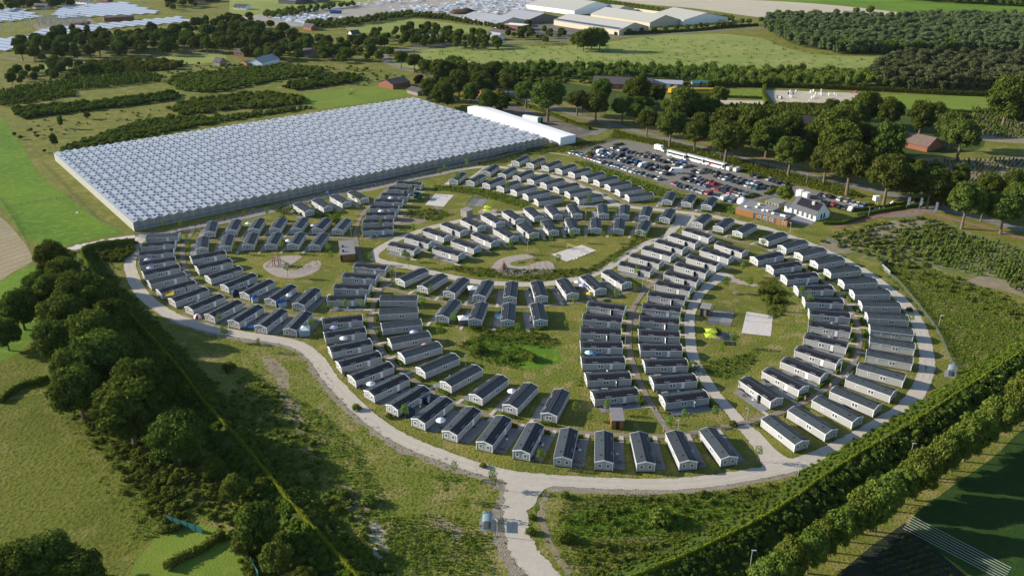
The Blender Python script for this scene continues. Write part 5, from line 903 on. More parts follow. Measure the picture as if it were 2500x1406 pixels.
# ------------------------------------------------------------------ greenhouse
M['gh'] = line_mat('whitewashed_glass', (.36,.40,.48), (.52,.55,.60), .8, 4.4, wx=.07, wy=.03, rough=.3, spec=.5, var=.2, alpha=.72)
M['ghwall'] = line_mat('side_glass', (.40,.42,.42), (.16,.17,.17), 2.0, 0, wx=.07, rough=.3, spec=.5, var=.35, alpha=.5)
M['crop'] = mat('crop_leaves', (.16,.15,.09), .9, .1, .5, .6)
M['ghdark'] = mat('painted_vent_shade', (.09,.11,.14), .4, .5, .2, 1)  # dark colour painted in for the shade under the open flaps
def greenhouse():
    S = Vector(G(329, 566)); E_ = Vector(G(1320, 356)); W_ = Vector(G(137, 392)); a = (E_-S).normalized(); b = Vector((-a.y, a.x)); Lx = 216.0; Ly = (W_-S).length
    root = thing('greenhouse', 'huge glass greenhouse with hundreds of open roof vents', 'greenhouse', (S.x, S.y, 0), math.atan2(a.y, a.x))
    n = 54; wd = Lx/n; H0, H1 = 3.8, 4.5; rf = MB(); ribs = MB(); vent = MB(); gap = MB(); gab = MB(); gab2 = MB(); rr = random.Random(4)
    for i in range(n):
        x0, x1, xm = i*wd, (i+1)*wd, (i+.5)*wd
        rf.add([(x0, 0, H0), (xm, 0, H1), (xm, Ly, H1), (x0, Ly, H0)], [(0, 1, 2, 3)]); rf.add([(xm, 0, H1), (x1, 0, H0), (x1, Ly, H0), (xm, Ly, H1)], [(0, 1, 2, 3)])
        for y, f, gm in ((0, (0, 1, 2), gab), (Ly, (2, 1, 0), gab2)): gm.add([(x0, y, H0), (x1, y, H0), (xm, y, H1)], [f])
        ribs.box(xm-.06, xm+.06, 0, Ly, H1, H1+.08); ribs.box(x0-.09, x0+.09, 0, Ly, H0+.0, H0+.09)
        k = 0; y = 2.2+(i % 2)*2.2
        while y < Ly-2.5:
            if 66 < y < 69.5: y += 4.4; continue
            for sd in (1,) if k % 2 else (1, -1):
                # flap hinged at the ridge, opened on the lee side
                xe = xm+1.25*sd; ze = H1+.08+rr.uniform(-.12, .12)
                vent.add([(xm, y, H1+.1), (xe, y, ze), (xe, y+2.3, ze), (xm, y+2.3, H1+.1)], [(0, 1, 2, 3)])
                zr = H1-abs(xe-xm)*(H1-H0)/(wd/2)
                gap.add([(xm+.05*sd, y, H1+.02), (xe, y, ze-.01), (xe-.02*sd, y, zr+.03)], [(0, 2, 1)]); gap.add([(xe, y, ze-.01), (xe, y+2.3, ze-.01), (xe-.02*sd, y+2.3, zr+.03), (xe-.02*sd, y, zr+.03)], [(0, 3, 2, 1)])  # dark faces close the openings and stand in for the shade inside
            y += 4.4; k += 1
    rf.build('glass_roof', M['gh'], root); gab.build('gable_glass', M['ghwall'], root); gab2.build('gable_glass', M['ghwall'], root); ribs.build('ridge_and_gutter', M['metal'], root)
    v = vent.build('roof_vent', M['gh'], root); v['kind'] = 'stuff'; v = gap.build('vent_shade_panel', M['ghdark'], root); v['kind'] = 'stuff'
    wl = MB()
    wl.add([(0, 0, 0), (Lx, 0, 0), (Lx, 0, H0), (0, 0, H0)], [(0, 1, 2, 3)]); wl.add([(0, Ly, 0), (Lx, Ly, 0), (Lx, Ly, H0), (0, Ly, H0)], [(3, 2, 1, 0)])
    wl.add([(Lx, 0, 0), (Lx, Ly, 0), (Lx, Ly, H0), (Lx, 0, H0)], [(0, 1, 2, 3)]); wl.build('glass_wall', M['ghwall'], root)
    w2 = MB().add([(0, 0, 0), (0, Ly, 0), (0, Ly, H0), (0, 0, H0)], [(3, 2, 1, 0)]); w2.build('end_wall', M['wallcream'], root)
    fr = MB()
    for i in range(n+1): fr.box(i*wd-.06, i*wd+.06, -.08, .0, 0, H0)
    for j in range(31): fr.box(-.08, 0, j*Ly/30-.05, j*Ly/30+.05, 0, H0)
    for z in (.5, 2.1, H0): fr.box(0, Lx, -.06, 0, z, z+.08)
    fr.box(-.1, 0, -.1, Ly, H0-.05, H0+.15); fr.build('wall_frame', M['metal'], root)
    fl = MB(); fl.box(.3, Lx-.3, .3, Ly-.3, .055, .075).build('floor', M['farpave'], root)
    cr = MB()
    for i in range(n*2): cr.box(i*2+.5, i*2+1.5, 2, Ly*.5-2, .9, 1.5+.6*rr.random()); cr.box(i*2+.5, i*2+1.5, Ly*.5+2, Ly-2, .9, 1.5+.6*rr.random())
    cr = cr.build('crop_rows', M['crop'], root); cr['kind'] = 'stuff'
    # walkway lines over the roof and the raised divider
    ln = MB(); ln.box(32*wd-.16, 32*wd+.16, 0, Ly, H1+.02, H1+.16); ln.box(0, Lx, 67.4, 68.2, H1-.05, H1+.14); ln.build('roof_walkway', M['metal'], root)
    ln = MB(); ln.box(19*wd-.2, 19*wd+.2, 0, 62, H0, H1+.3); ln.build('divider', M['ghwall'], root)
M['wallcream'] = line_mat('cream_end_wall', (.40,.40,.35), (.20,.20,.18), 0, 2.2, wy=.1, rough=.5, spec=.3)
M['farpave'] = ground_mat('far_paving', ((.34,.31,.27),(.30,.275,.24),(.38,.35,.31),(.26,.24,.21)), s1=.01, s2=.05, bump=.1)
greenhouse()
# ------------------------------------------------------------------ generic building
def bld(name, label, A, B, depth, eave, rise, wm, rm, cat='building', roof='gable', over=.3, wins=0, doors=0, world=False, win_h=1.1, win_w=1.2, wz=1.5, pv=False, chim=False, back=1):
    A = Vector(A if world else G(*A)); B = Vector(B if world else G(*B)); L = (B-A).length; ang = math.atan2((B-A).y, (B-A).x)
    root = thing(name, label, cat, (A.x, A.y, 0), ang); D = depth*back; y0, y1 = min(0, D), max(0, D); ym = (y0+y1)/2
    if roof == 'gable':                        # ridge along the front
        MB().prism([(y0, 0), (y1, 0), (y1, eave), (ym, eave+rise), (y0, eave)], 0, L, 0, 'x').build('wall', wm, root)
        r = MB(); o = over; k = rise/((y1-y0)/2)
        for s, ye in ((-1, y0-o), (1, y1+o)): r.prism([(ym, eave+rise+.02), (ye, eave-o*k+.02), (ye, eave-o*k+.2), (ym, eave+rise+.22)], -o, L+o, 0, 'x')
        ro = r.build('roof', rm, root)
    elif roof == 'across':
        MB().prism([(0, 0), (L, 0), (L, eave), (L/2, eave+rise), (0, eave)], y0, y1, 0, 'y').build('wall', wm, root)
        r = MB(); o = over; k = rise/(L/2)
        for s, xe in ((-1, -o), (1, L+o)): r.prism([(L/2, eave+rise+.02), (xe, eave-o*k+.02), (xe, eave-o*k+.2), (L/2, eave+rise+.22)], y0-o, y1+o, 0, 'y')
        ro = r.build('roof', rm, root)
    else:
        MB().box(0, L, y0, y1, 0, eave).build('wall', wm, root)
        ro = MB().box(-over, L+over, y0-over, y1+over, eave+.003, eave+.25).build('roof', rm, root)
    if chim: MB().box(L*.3, L*.3+.8, ym-.4, ym+.4, eave+rise-.6, eave+rise+1.2).build('chimney', M['brick'], ro)
    if pv: MB().add([(.8, y0+.8, eave+.45), (L-.8, y0+.8, eave+.45), (L-.8, ym-.6, eave+rise*.93+.3), (.8, ym-.6, eave+rise*.93+.3)], [(0, 1, 2, 3)]).build('solar_array', M['pvfar'], root)
    f = y0 if back == 1 else y1; s = -1 if back == 1 else 1
    for i in range(wins):
        x = L*(i+.5)/wins; ya, yb = sorted((f, f+s*.06)); w_ = MB().box(x-win_w/2-.1, x+win_w/2+.1, ya, yb, wz-.1, wz+win_h+.1).build('window', M['white'], root)
        ya, yb = sorted((f+s*.05, f+s*.08)); MB().box(x-win_w/2, x+win_w/2, ya, yb, wz, wz+win_h).build('pane', M['glass'], w_)
    for i in range(doors):
        x = L*(i+1)/(doors+1)+.9; ya, yb = sorted((f, f+s*.07)); MB().box(x-1.3, x+1.3, ya, yb, 0, min(eave-.3, 2.6)).build('door', M['white'], root)
    return root
M['pvfar'] = line_mat('blue_solar_roof', (.055,.060,.095), (.22,.23,.30), 3.2, 0, wx=.06, rough=.3, spec=.5)
M['shedroof'] = line_mat('ribbed_shed_roof', (.42,.41,.37), (.33,.32,.29), 4.0, 0, wx=.18, rough=.7, spec=.2)
M['shedgrey'] = line_mat('grey_shed_roof', (.33,.34,.36), (.27,.28,.30), 3.0, 0, wx=.1, rough=.7, spec=.2)
M['cream'] = mat('cream_wall', (.52,.45,.34), .8, .2)
M['greenroof'] = mat('green_roof', (.05,.17,.15), .5)
W5 = mat('white_sheeting', (.88,.88,.90), .5, .3, .03, .3)
# white long warehouse at the end of the greenhouse
bld('warehouse', 'long white warehouse at the right end of the greenhouse', (25.9, 448.8), (34.6, 454.9), 93, 4.3, .3, W5, W5, 'warehouse', 'across', .05, world=True)
def pallets(u, v, n, label, seed=0):
    x, y = G(u, v); root = thing('pallet_stack', label, 'pallet stack', (x, y, 0), .6); rr = random.Random(seed); mb = MB()
    for i in range(n):
        for j in range(3): 
            h = rr.randint(3, 8)
            for k in range(h): mb.box(i*1.35, i*1.35+1.2, j*1.1, j*1.1+1, k*.22, k*.22+.16)
    mb.build('pallets', M['woodpal'], root)
M['woodpal'] = mat('pallet_wood', (.38,.24,.14), .85, .1, .3, 2)
pallets(1307, 352, 3, 'stack of brown pallets against the greenhouse corner', 1); pallets(1328, 348, 4, 'tall brown pallet stack beside the glass wall', 2); pallets(1356, 356, 2, 'small brown pallet stack at the white warehouse end', 3)
# wooden reception building
def reception():
    A = Vector(G(1795, 523)); Cc = Vector(G(1912, 553)); D_ = Vector(G(1934, 547)); a = (Cc-A).normalized(); L = (Cc-A).length; nrm = Vector((-a.y, a.x))
    root = thing('reception_building', 'flat roofed reception building clad in orange wood with grey roof', 'reception building', (A.x, A.y, 0), math.atan2(a.y, a.x)); dp = 5.6
    MB().box(8.5, L, .1, dp, 0, 2.7).box(0, 13, .1, 13, .02, 2.68).build('wall', M['darkpanel'], root)
    w_ = MB().box(0, 8.2, 0, .12, .1, 2.9); 
    for i, x in enumerate([9.2, 11.8, 14.4, 17.0]): w_.box(x, x+.7, 0, .14, .1, 2.75)
    w_.box(18.6, 20.6, 0, .14, .1, 2.75).box(22.2, 23.3, 0, .14, .1, 2.75).box(L-.9, L+.02, 0, .14, .1, 2.75).box(L, L+.12, .1, dp, .1, 2.75)
    w_.build('timber_cladding', M['wood'], root)
    r = MB(); x = 7.0
    while x < L-.5: r.box(x, min(x+2.6, L+.1), -.1, dp+.1, 2.72, 2.95); x += 2.72
    r.box(-.1, 6.9, -.1, 13.1, 2.71, 2.96).box(7.02, 13.2, dp+.2, 13.1, 2.71, 2.93); r.build('roof', M['deck'], root)
    for (x, y) in ((2.5, 2.5), (6, 5), (5, 9), (10, 3), (11.5, 3.6), (14.8, 2.4), (18.6, 2.6), (19.8, 2.6)):
        f = MB().box(x, x+1.0, y, y+.9, 3.1, 3.75).box(x+.1, x+.2, y+.1, y+.8, 2.96, 3.1).box(x+.8, x+.9, y+.1, y+.8, 2.96, 3.1).build('roof_unit', M['white'], root)
    for x in (10.3, 12.9, 15.6, 21.1):
        w2 = MB().box(x-.1, x+1.3, -.02, .08, .9, 2.1).build('window', M['white'], root); MB().box(x, x+1.2, -.04, -.02, 1.0, 2.0).build('pane', M['glass'], w2)
M['darkpanel'] = mat('dark_panel', (.09,.095,.10), .5, .4, .2, 1)
M['deck'] = mat('grey_roof_deck', (.235,.225,.22), .85, .1, .12, .8)
reception()
def dome():
    x, y = G(1812, 496); root = thing('dome_tent', 'white dome tent behind the wooden reception', 'dome tent', (x, y, 0)); V, F = ico_np(1); V = V*2.6; V[:, 2] = np.maximum(V[:, 2], 0)
    obj('canopy', mesh_np('canopy', V, F), M['white'], root)
dome()
# white farm house with solar roof
def farmhouse():
    A = Vector(G(1928, 520)); B = Vector(G(1990, 541)); a = (B-A).normalized(); L = (B-A).length
    root = thing('farmhouse', 'white house with dark solar roof beside the reception', 'house', (A.x, A.y, 0), math.atan2(a.y, a.x)); dp = 9.0; ev, rd = 2.7, 6.6
    MB().prism([(0, 0), (dp, 0), (dp, ev), (dp/2, rd), (0, ev)], 0, L, 0, 'x').build('wall', M['white'], root)
    r = MB(); k = (rd-ev)/(dp/2)
    for y in (-.4, dp+.4): r.prism([(dp/2, rd+.02), (y, ev-.4*k+.02), (y, ev-.4*k+.2), (dp/2, rd+.22)], -.3, L+.3, 0, 'x')
    ro = r.build('roof', M['roofslate'], root); MB().box(L*.62, L*.62+1.3, dp*.32, dp*.32+1.5, ev+1.2, rd+.3).build('chimney', M['metal'], ro)
    MB().add([(1.6, 1.3, ev+1.13+.28), (L-.2, 1.3, ev+1.13+.28), (L-.2, dp/2-.2, rd+.06), (1.6, dp/2-.2, rd+.06)], [(0, 1, 2, 3)]).build('solar_array', M['pv'], root)
    for x in (.8, 3.3, 5.8, 8.2, 10.4):
        if x < L-1: 
            w_ = MB().box(x-.1, x+1.3, -.06, 0, .3, 2.3).build('window', M['white'], root); MB().box(x, x+1.2, -.09, -.06, .4, 2.2).build('pane', M['glass'], w_)
    for y in (3.2, 5.0):
        w_ = MB().box(L, L+.06, y, y+.9, .4, 2.6).build('window', M['black'], root)
M['roofslate'] = mat('slate_roof', (.10,.105,.11), .7, .3, .2, 1)
farmhouse()
bld('house_annex', 'low white annex with grey roof left of the white house', (1914, 516), (1931, 521), 6, 2.6, 1.2, M['white'], M['roofslate'], 'annex', wins=1)
def carport():
    A = Vector(G(1869, 505)); B = Vector(G(1898, 513)); a = (B-A).normalized(); L = (B-A).length; root = thing('carport', 'open grey carport with flat roof behind the reception', 'carport', (A.x, A.y, 0), math.atan2(a.y, a.x))
    MB().box(-.3, L+.3, -.3, 6.3, 2.6, 2.8).build('roof', M['deck'], root)
    for i in range(5): MB().box(L*i/4-.08, L*i/4+.08, -.1, .06, 0, 2.6).build('post', M['white'], root)
    MB().box(0, L, 5.6, 5.8, 0, 2.6).box(L-.1, L, .3, 5.5, 0, 2.59).build('back_wall', M['greywood'], root)
carport()
for i, (u, v, nm) in enumerate([(1947,478,'left'),(1963,484,'right')]): bld('white_shed', f"{nm} one of two small white cabins above the white house", (u-5, v), (u+6, v+3), 2.6, 2.4, .1, M['white'], M['white'], 'cabin', 'flat', .05)
# toilet block
def block():
    A = Vector(G(832, 640)); B = Vector(G(869, 638)); a = (B-A).normalized(); L = (B-A).length; root = thing('sanitary_block', 'brown wooden sanitary block with grey panel roof beside the path', 'sanitary building', (A.x, A.y, 0), math.atan2(a.y, a.x)+.08); dp = 14.5
    MB().box(0, L, 0, dp, .1, 2.6).build('wall', M['wood2'], root); r = MB()
    for i in range(6): r.box(-.1, L+.1, i*dp/6+.0, (i+1)*dp/6-.18, 2.62, 2.85)
    r.build('roof', M['deck'], root); MB().box(-.1, L+.1, 0, dp, 2.6, 2.64).build('gutter', M['black'], root)
    for y in (2.6, 7.4): MB().box(.9, 1.6, y, y+.7, 2.86, 3.5).build('roof_vent', M['black'], root)
    MB().box(.15, .75, -.05, 0, .1, 2.4).build('door', M['black'], root); MB().box(-.06, 0, .4, dp-.4, .6, 2.2).build('window', M['darkpanel'], root)
M['wood2'] = mat('brown_wood', (.25,.125,.05), .7, .2, .25, 1.5)
block()
def cabin(u0, v0, u1, v1, dp, h, label, front, side, slope=.5, door=True):
    A = Vector(G(u0, v0)); B = Vector(G(u1, v1)); a = (B-A).normalized(); L = (B-A).length; root = thing('service_cabin', label, 'cabin', (A.x, A.y, 0), math.atan2(a.y, a.x))
    MB().prism([(0, .05), (dp, .05), (dp, h+slope), (0, h)], 0, L, 0, 'x').build('wall', side, root)
    MB().prism([(-.35, h-.05), (dp+.2, h+slope+.02), (dp+.2, h+slope+.16), (-.35, h+.1)], -.15, L+.15, 0, 'x').build('roof', M['deck'], root)
    MB().box(.05, L*.34, -.05, 0, .1, h-.1).box(L*.66, L-.05, -.05, 0, .1, h-.1).build('timber_cladding', front, root)
    if door: MB().box(L*.36, L*.64, -.03, 0, .1, h-.1).build('door', M['black'], root)
cabin(1492.5, 1048, 1522, 1048, 4.6, 2.7, 'small wooden cabin with sloping grey roof beside the lower path', M['wood2'], M['wood2'])
cabin(1708, 769, 1731, 773, 3.0, 2.6, 'black sided cabin beside the fenced ball court', M['black'], M['greywood'], .4, False)
cabin(1125, 528, 1140, 534, 3.2, 3.0, 'dark cube cabin below the lime shade sails', M['greywood'], M['greywood'], .2, False)
# glass shelters
def shelter(u, v, rz, label):
    x, y = G(u, v); root = thing('shelter', label, 'shelter', (x, y, 0), rz); n = 8; V = []; F = []
    for i in range(n+1):
        t = math.pi*(.12+.76*i/n); V += [(-math.cos(t)*1.1, -1.7, 1.75+math.sin(t)*.62), (-math.cos(t)*1.1, 1.7, 1.75+math.sin(t)*.62)]
    for i in range(n): F.append((2*i, 2*i+1, 2*i+3, 2*i+2))
    MB().add(V, F, 0, True).build('canopy', M['canopy'], root)
    for sx in (-1, 1):
        for sy in (-1.65, 1.65): MB().tube((sx, sy, 0), (sx, sy, 2.0), .045).build('post', M['metal'], root)
    MB().box(-1.0, -.96, -1.6, 1.6, .3, 1.8).build('glass_panel', M['shglass'], root)
    MB().box(-.7, -.3, -1.2, 1.2, .42, .48).box(-.6, -.5, -1, -.9, .02, .42).box(-.6, -.5, .9, 1, .02, .42).build('bench', M['greywood'], root)
    MB().box(-1.7, 1.7, -2.2, 2.2, .02, .07).build('slab', M['paving'], root)
M['canopy'] = mat('shelter_canopy', (.20,.27,.28), .25, .6, .1)
M['shglass'] = mesh_wire_mat('shelter_glass', (.3,.36,.38), .45)
shelter(1190, 1280, 0, 'glass shelter with curved roof beside the lower gravel road'); shelter(2322, 914, -.5, 'glass shelter with curved roof beyond the outermost east row')
# stables, farm buildings and houses of the background
B_ = M['brick']; T_ = M['darktile']
bld('stable', 'red brick stable with two white doors above the greenhouse', (925, 212), (960, 219), 16, 3.2, 2.6, B_, T_, 'stable', 'across', .4)
bld('stable_wing', 'right wing of the brick stable with large white door', (959, 216), (994, 212), 14, 3.0, 2.2, B_, T_, 'stable', 'gable', .4, doors=2)
bld('open_shed', 'open wooden shed with dark roof right of the stable', (994, 228), (1020, 235), 9, 2.6, 1.6, M['greywood'], T_, 'shed', 'gable', .5)
bld('bungalow', 'bungalow with orange tiled roof behind the greenhouse', (1153, 246), (1188, 250), 11, 2.8, 2.6, M['white'], M['tile'], 'house', 'gable', .5, wins=3, chim=True)
bld('villa', 'grey roofed house half hidden among trees above the stable', (1064, 204), (1098, 206), 12, 3.0, 3.0, M['white'], T_, 'house', 'gable', .4)
bld('barn', 'white fronted barn with grey roof in the upper left hamlet', (606, 164), (640, 166), 26, 3.4, 3.2, M['white'], M['shedgrey'], 'barn', 'across', .3)
bld('brick_barn', 'low brick shed left of the white barn', (588, 160), (604, 166), 14, 2.6, 1.6, B_, T_, 'shed', 'across', .3)
bld('riding_hall', 'long riding hall with dark roof and skylights', (1446, 216), (1590, 222), 20, 3.6, 3.2, M['brick'], T_, 'riding hall', 'gable', .4, wins=6)
bld('stable_row', 'lower grey stable at the right end of the riding hall', (1592, 214), (1664, 217), 12, 3.0, 1.5, M['greywood'], M['shedgrey'], 'stable', 'gable', .4, doors=3)
bld('large_barn', 'brown tiled barn in the trees at the right', (2262, 372), (2296, 362), 24, 3.0, 3.6, B_, M['browntile'], 'barn', 'across', .5, world=False)
bld('cottage', 'cottage roof hidden between trees above the avenue', (1962, 318), (1990, 316), 10, 3.0, 3.4, B_, M['browntile'], 'house', 'gable', .4)
HS = [((545,112),(582,115),9,B_,T_,'long brick farmhouse behind the tree row'),((655,110),(690,104),12,B_,T_,'dark roofed farmhouse at the hamlet centre'),((720,136),(756,142),14,M['greywood'],T_,'low dark roofed shed in the hamlet'),((745,118),(790,122),14,B_,T_,'large brown roofed house in the hamlet'),
 ((572,138),(596,140),9,B_,T_,'brick house left of the white barn'),((690,80),(712,84),8,B_,T_,'small house behind hamlet trees'),((740,72),(760,76),8,B_,T_,'house beside the dark conifer screen'),((860,92),(880,90),8,M['white'],T_,'white house beside the big round tree'),((1018,100),(1060,104),9,M['cream'],M['shedgrey'],'pale flat house on the far road'),((1190,95),(1215,99),9,M['white'],M['shedgrey'],'grey roofed house before the pale sheds'),
 ((185,10),(212,12),9,M['white'],T_,'white house at the solar farm edge'),((80,22),(112,24),9,M['cream'],T_,'house at the far left edge'),((238,8),(262,10),9,B_,T_,'brick house above the solar farm'),((570,24),(600,25),12,M['white'],T_,'white house at the far crossroads'),((2045,48),(2072,50),10,M['white'],T_,'white cottage in the far right field'),((522,160),(538,162),7,M['greywood'],T_,'tiny wooden hut in the upper meadow')]
for a, b_, d, wm, rm, lb in HS: bld('house', lb, a, b_, d, 3.0, 3.0, wm, rm, 'house', 'gable', .4, wins=3)
# industrial sheds far away
SH = [((1122,52),(1158,58),42,4.5,4,W5,'shedgrey','left grey roofed shed of the far yard',0),((1156,60),(1217,70),40,4.5,5,M['cream'],'shedgrey','second grey shed with pale wall of the far yard',0),((1224,50),(1290,60),44,4.5,5,M['darkpanel'],'shedgrey','third grey roofed shed of the far yard',0),
 ((1352,62),(1511,87),42,5,5.5,M['cream'],'shedroof','wide far shed covered by a blue solar roof',1),((1442,46),(1586,68),44,5,6,M['cream'],'shedroof','far shed with striped roof behind the solar shed',0),((1590,47),(1668,62),60,5,6,M['white'],'shedroof','right end shed with pale roof in the far yard',0),
 ((1286,22),(1402,38),70,5,8,W5,'shedroof','large ribbed roof shed at the back of the far yard',0),((1420,28),(1500,36),40,4,4,M['cream'],'shedroof','low shed between the large far sheds',0),
 ((120+340,6),(502,8),30,5,3,M['black'],'shedgrey','dark hall at the far crossroads',0),((730,6),(775,8),30,6,3,M['darkpanel'],'shedgrey','dark workshop hall on the far industrial yard',0),((680,10),(722,12),26,5,3,M['darkpanel'],'shedgrey','grey hall left of the dark workshop',0)]
for a, b_, d, ev, rs, wm, rm, lb, pv in SH: bld('industrial_shed', lb, a, b_, d, ev, rs, wm, M[rm], 'industrial shed', 'gable', .5, pv=bool(pv))
bld('office', 'small brick office with flat roof before the far sheds', (1232,72), (1276,76), 12, 5, .1, B_, M['white'], 'office', 'flat', .2, wins=5)
bld('storage_wall', 'long pale concrete wall behind the far sheds', (1520,24), (1785,60), 1, 3, .1, M['cream'], M['cream'], 'wall', 'flat', .1)
def goods(poly, sp, seed, name, label):
    X, Y = scatter(poly, sp, seed); r = np.random.default_rng(seed); mb = MB()
    for x, y in zip(X, Y):
        if r.random() < .12: continue
        lx, ly, h = r.uniform(3, 9), r.uniform(2, 3.5), r.uniform(1.0, 3.0); Mx = Matrix.Translation((x, y, 0)) @ Matrix.Rotation(r.choice([-.15, 1.42]), 4, 'Z'); mb.box(0, lx, 0, ly, 0.06, h, 0, Mx)
    o = mb.build(name, W5); tag(o, label, 'stacked goods', None, 'stuff')
goods([(645,50),(700,44),(760,40),(812,38),(840,48),(770,58),(742,68),(700,60)], 9, 1, 'wrapped_goods', 'white wrapped goods stacked on the left far yard')
goods([(940,22),(1060,14),(1160,0),(1290,-4),(1300,14),(1280,30),(1240,40),(1130,34),(1000,34),(950,30)], 11, 2, 'wrapped_goods', 'white wrapped goods stacked on the large far yard')
goods([(830,18),(900,8),(1000,-4),(1100,-6),(1060,6),(900,18)], 14, 3, 'wrapped_goods', 'white wrapped goods on the furthest yard')
sheet('yard', [(560,44),(700,30),(860,10),(1000,-8),(1320,-8),(1330,40),(1240,66),(1130,48),(1000,38),(860,52),(740,66),(680,64)], .045, M['farpave'])
sheet('yard', [(1180,60),(1330,58),(1520,90),(1420,100),(1330,92),(1200,80)], .042, M['yard'])
x, y = G(820, 34); root = thing('truck_trailer', 'blue lorry trailer parked on the far yard', 'trailer', (x, y, 0), -.1); MB().box(-7, 7, -1.3, 1.3, 1.0, 3.9).build('box', mat('blue_tarpaulin', (.03,.12,.42), .5), root); MB().box(-6.5, 6.5, -1.1, 1.1, .0, .98).build('chassis', M['black'], root)
# solar farm tables
M['solfar'] = line_mat('sky_tinted_solar_glass', (.36,.39,.46), (.62,.64,.68), 5, 0, wx=.03, rough=.35, spec=.5)  # sky reflection is painted into the pale blue base colour
def solar(poly, ang, sp, nm, wd=5.4):
    P = poly_world(poly); A = np.array(P); c = A.mean(0); rad = np.abs(A-c).max()*1.5; k = 0; ca, sa = math.cos(ang), math.sin(ang)
    for v in np.arange(-rad, rad, sp):
        us = np.arange(-rad, rad, 3.0); X = c[0]+us*ca-v*sa; Y = c[1]+us*sa+v*ca; ins = inside(P, X, Y)
        if ins.sum() < 4: continue
        idx = np.where(ins)[0]; u0, u1 = us[idx[0]], us[idx[-1]]; L = u1-u0; xc = c[0]+u0*ca-v*sa; yc = c[1]+u0*sa+v*ca
        root = thing('solar_table', f"{ordw(k)} solar panel row of {nm}", 'solar panels', (xc, yc, 0), ang, 'solar panel rows of the solar farm')
        MB().add([(0, -wd/2, .9), (L, -wd/2, .9), (L, wd/2, 1.9), (0, wd/2, 1.9), (0, -wd/2, .84), (L, -wd/2, .84), (L, wd/2, 1.84), (0, wd/2, 1.84)], [(0,1,2,3),(7,6,5,4),(0,4,5,1),(3,2,6,7)]).build('panels', M['solfar'], root)
        mb = MB()
        for q in np.arange(2, L, 8): mb.box(q, q+.15, -.1, .1, 0, 1.3)
        mb.build('legs', M['metal'], root); k += 1
solar([(125,42),(150,18),(300,7),(398,35),(330,39),(240,43),(160,48)], R(-34), 12, 'the upper solar field')
solar([(60,92),(110,72),(280,58),(430,44),(484,54),(400,62),(300,70),(200,84),(90,104)], R(-34), 12, 'the lower solar field')
solar([(-60,22),(50,24),(105,44),(20,56),(-60,60)], R(-34), 12, 'the far left solar field')
solar([(-30,98),(50,94),(70,106),(20,128),(-30,130)], R(-34), 10, 'the small left solar field')
for i, (u, v) in enumerate([(4,80),(28,80),(32,66),(72,74),(62,62),(80,70),(86,64),(102,60),(108,56)]):
    x, y = G(u, v); root = thing('power_pole', f"tall grey substation pole, {ORD[i]} from the left", 'power pole', (x, y, 0), .3, 'substation poles'); MB().tube((0, 0, 0), (0, 0, 13), .35, .28).build('mast', M['metal'], root); MB().box(-2.5, 2.5, -.15, .15, 11.4, 11.8).build('crossarm', M['metal'], root)
mb = MB(); rr = random.Random(5)
for i in range(160):
    u, v = rr.uniform(90, 215), rr.uniform(46, 66); x, y = G(u, v); h = rr.uniform(3, 7); mb.box(x, x+.3, y, y+.3, 0, h)
    if i % 2: mb.box(x-2, x+2, y, y+.2, h-.3, h-.05)
tag(mb.build('switchgear', M['metal']), 'grey switchgear of the far substation', 'switchgear', None, 'stuff')
sheet('substation_yard', [(80,62),(130,48),(220,46),(240,60),(180,68),(90,76)], .05, M['soil'])
bld('substation_house', 'red brick substation building among the solar fields', (255,54), (328,50), 10, 4, .2, B_, T_, 'building', 'flat', .2)
bld('substation_house', 'small red brick shed beside the switchgear', (198,66), (222,62), 8, 3.4, .2, B_, T_, 'building', 'flat', .2)
# ------------------------------------------------------------------ vehicles
def wheel(parent, x, y, r=.32, w=.22):
    t = MB().tube((x, y-w/2, r), (x, y+w/2, r), r, r, 12).build('wheel', M['tyre'], parent); MB().tube((x, y-w/2-.01, r), (x, y+w/2+.01, r), r*.55, r*.55, 8).build('rim', M['metal'], t)
M['tyre'] = mat('tyre', (.02,.02,.02), .9, .1)
COL = {'w': ('white', (.62,.62,.61)), 's': ('silver', (.27,.285,.30)), 'k': ('black', (.015,.016,.02)), 'n': ('dark blue', (.02,.03,.06)), 'b': ('blue', (.07,.13,.24)), 'B': ('bright blue', (.02,.12,.5)),
 'g': ('grey', (.12,.125,.13)), 'r': ('red', (.36,.015,.02)), 'd': ('dark red', (.10,.012,.018)), 't': ('teal', (.02,.16,.17))}
for k, (n, c) in list(COL.items()):
    m, b = base_mat('paint_'+n.replace(' ', '_'), .28, .5); b.inputs['Base Color'].default_value = c+(1,); b.inputs['Coat Weight'].default_value = .5; M['car_'+k] = m
def loft(prof, hw, name, m, parent, tumble=0.0, z_t=0.9):
    """side outline (x, z) swept across, upper part leaning inwards"""
    mb = MB(); n = len(prof); V = []
    for s in (-1, 1):
        for x, z in prof: V.append((x, s*(hw-(tumble*max(0, z-z_t))), z))
    a = sum(prof[i][0]*prof[(i+1)%n][1]-prof[(i+1)%n][0]*prof[i][1] for i in range(n)); F = [tuple(range(n)), tuple(range(2*n-1, n-1, -1))]+[((i+1)%n, i, n+i, n+(i+1)%n) for i in range(n)]
    if a < 0: F = [f[::-1] for f in F]
    return mb.add(V, F).build(name, m, parent)
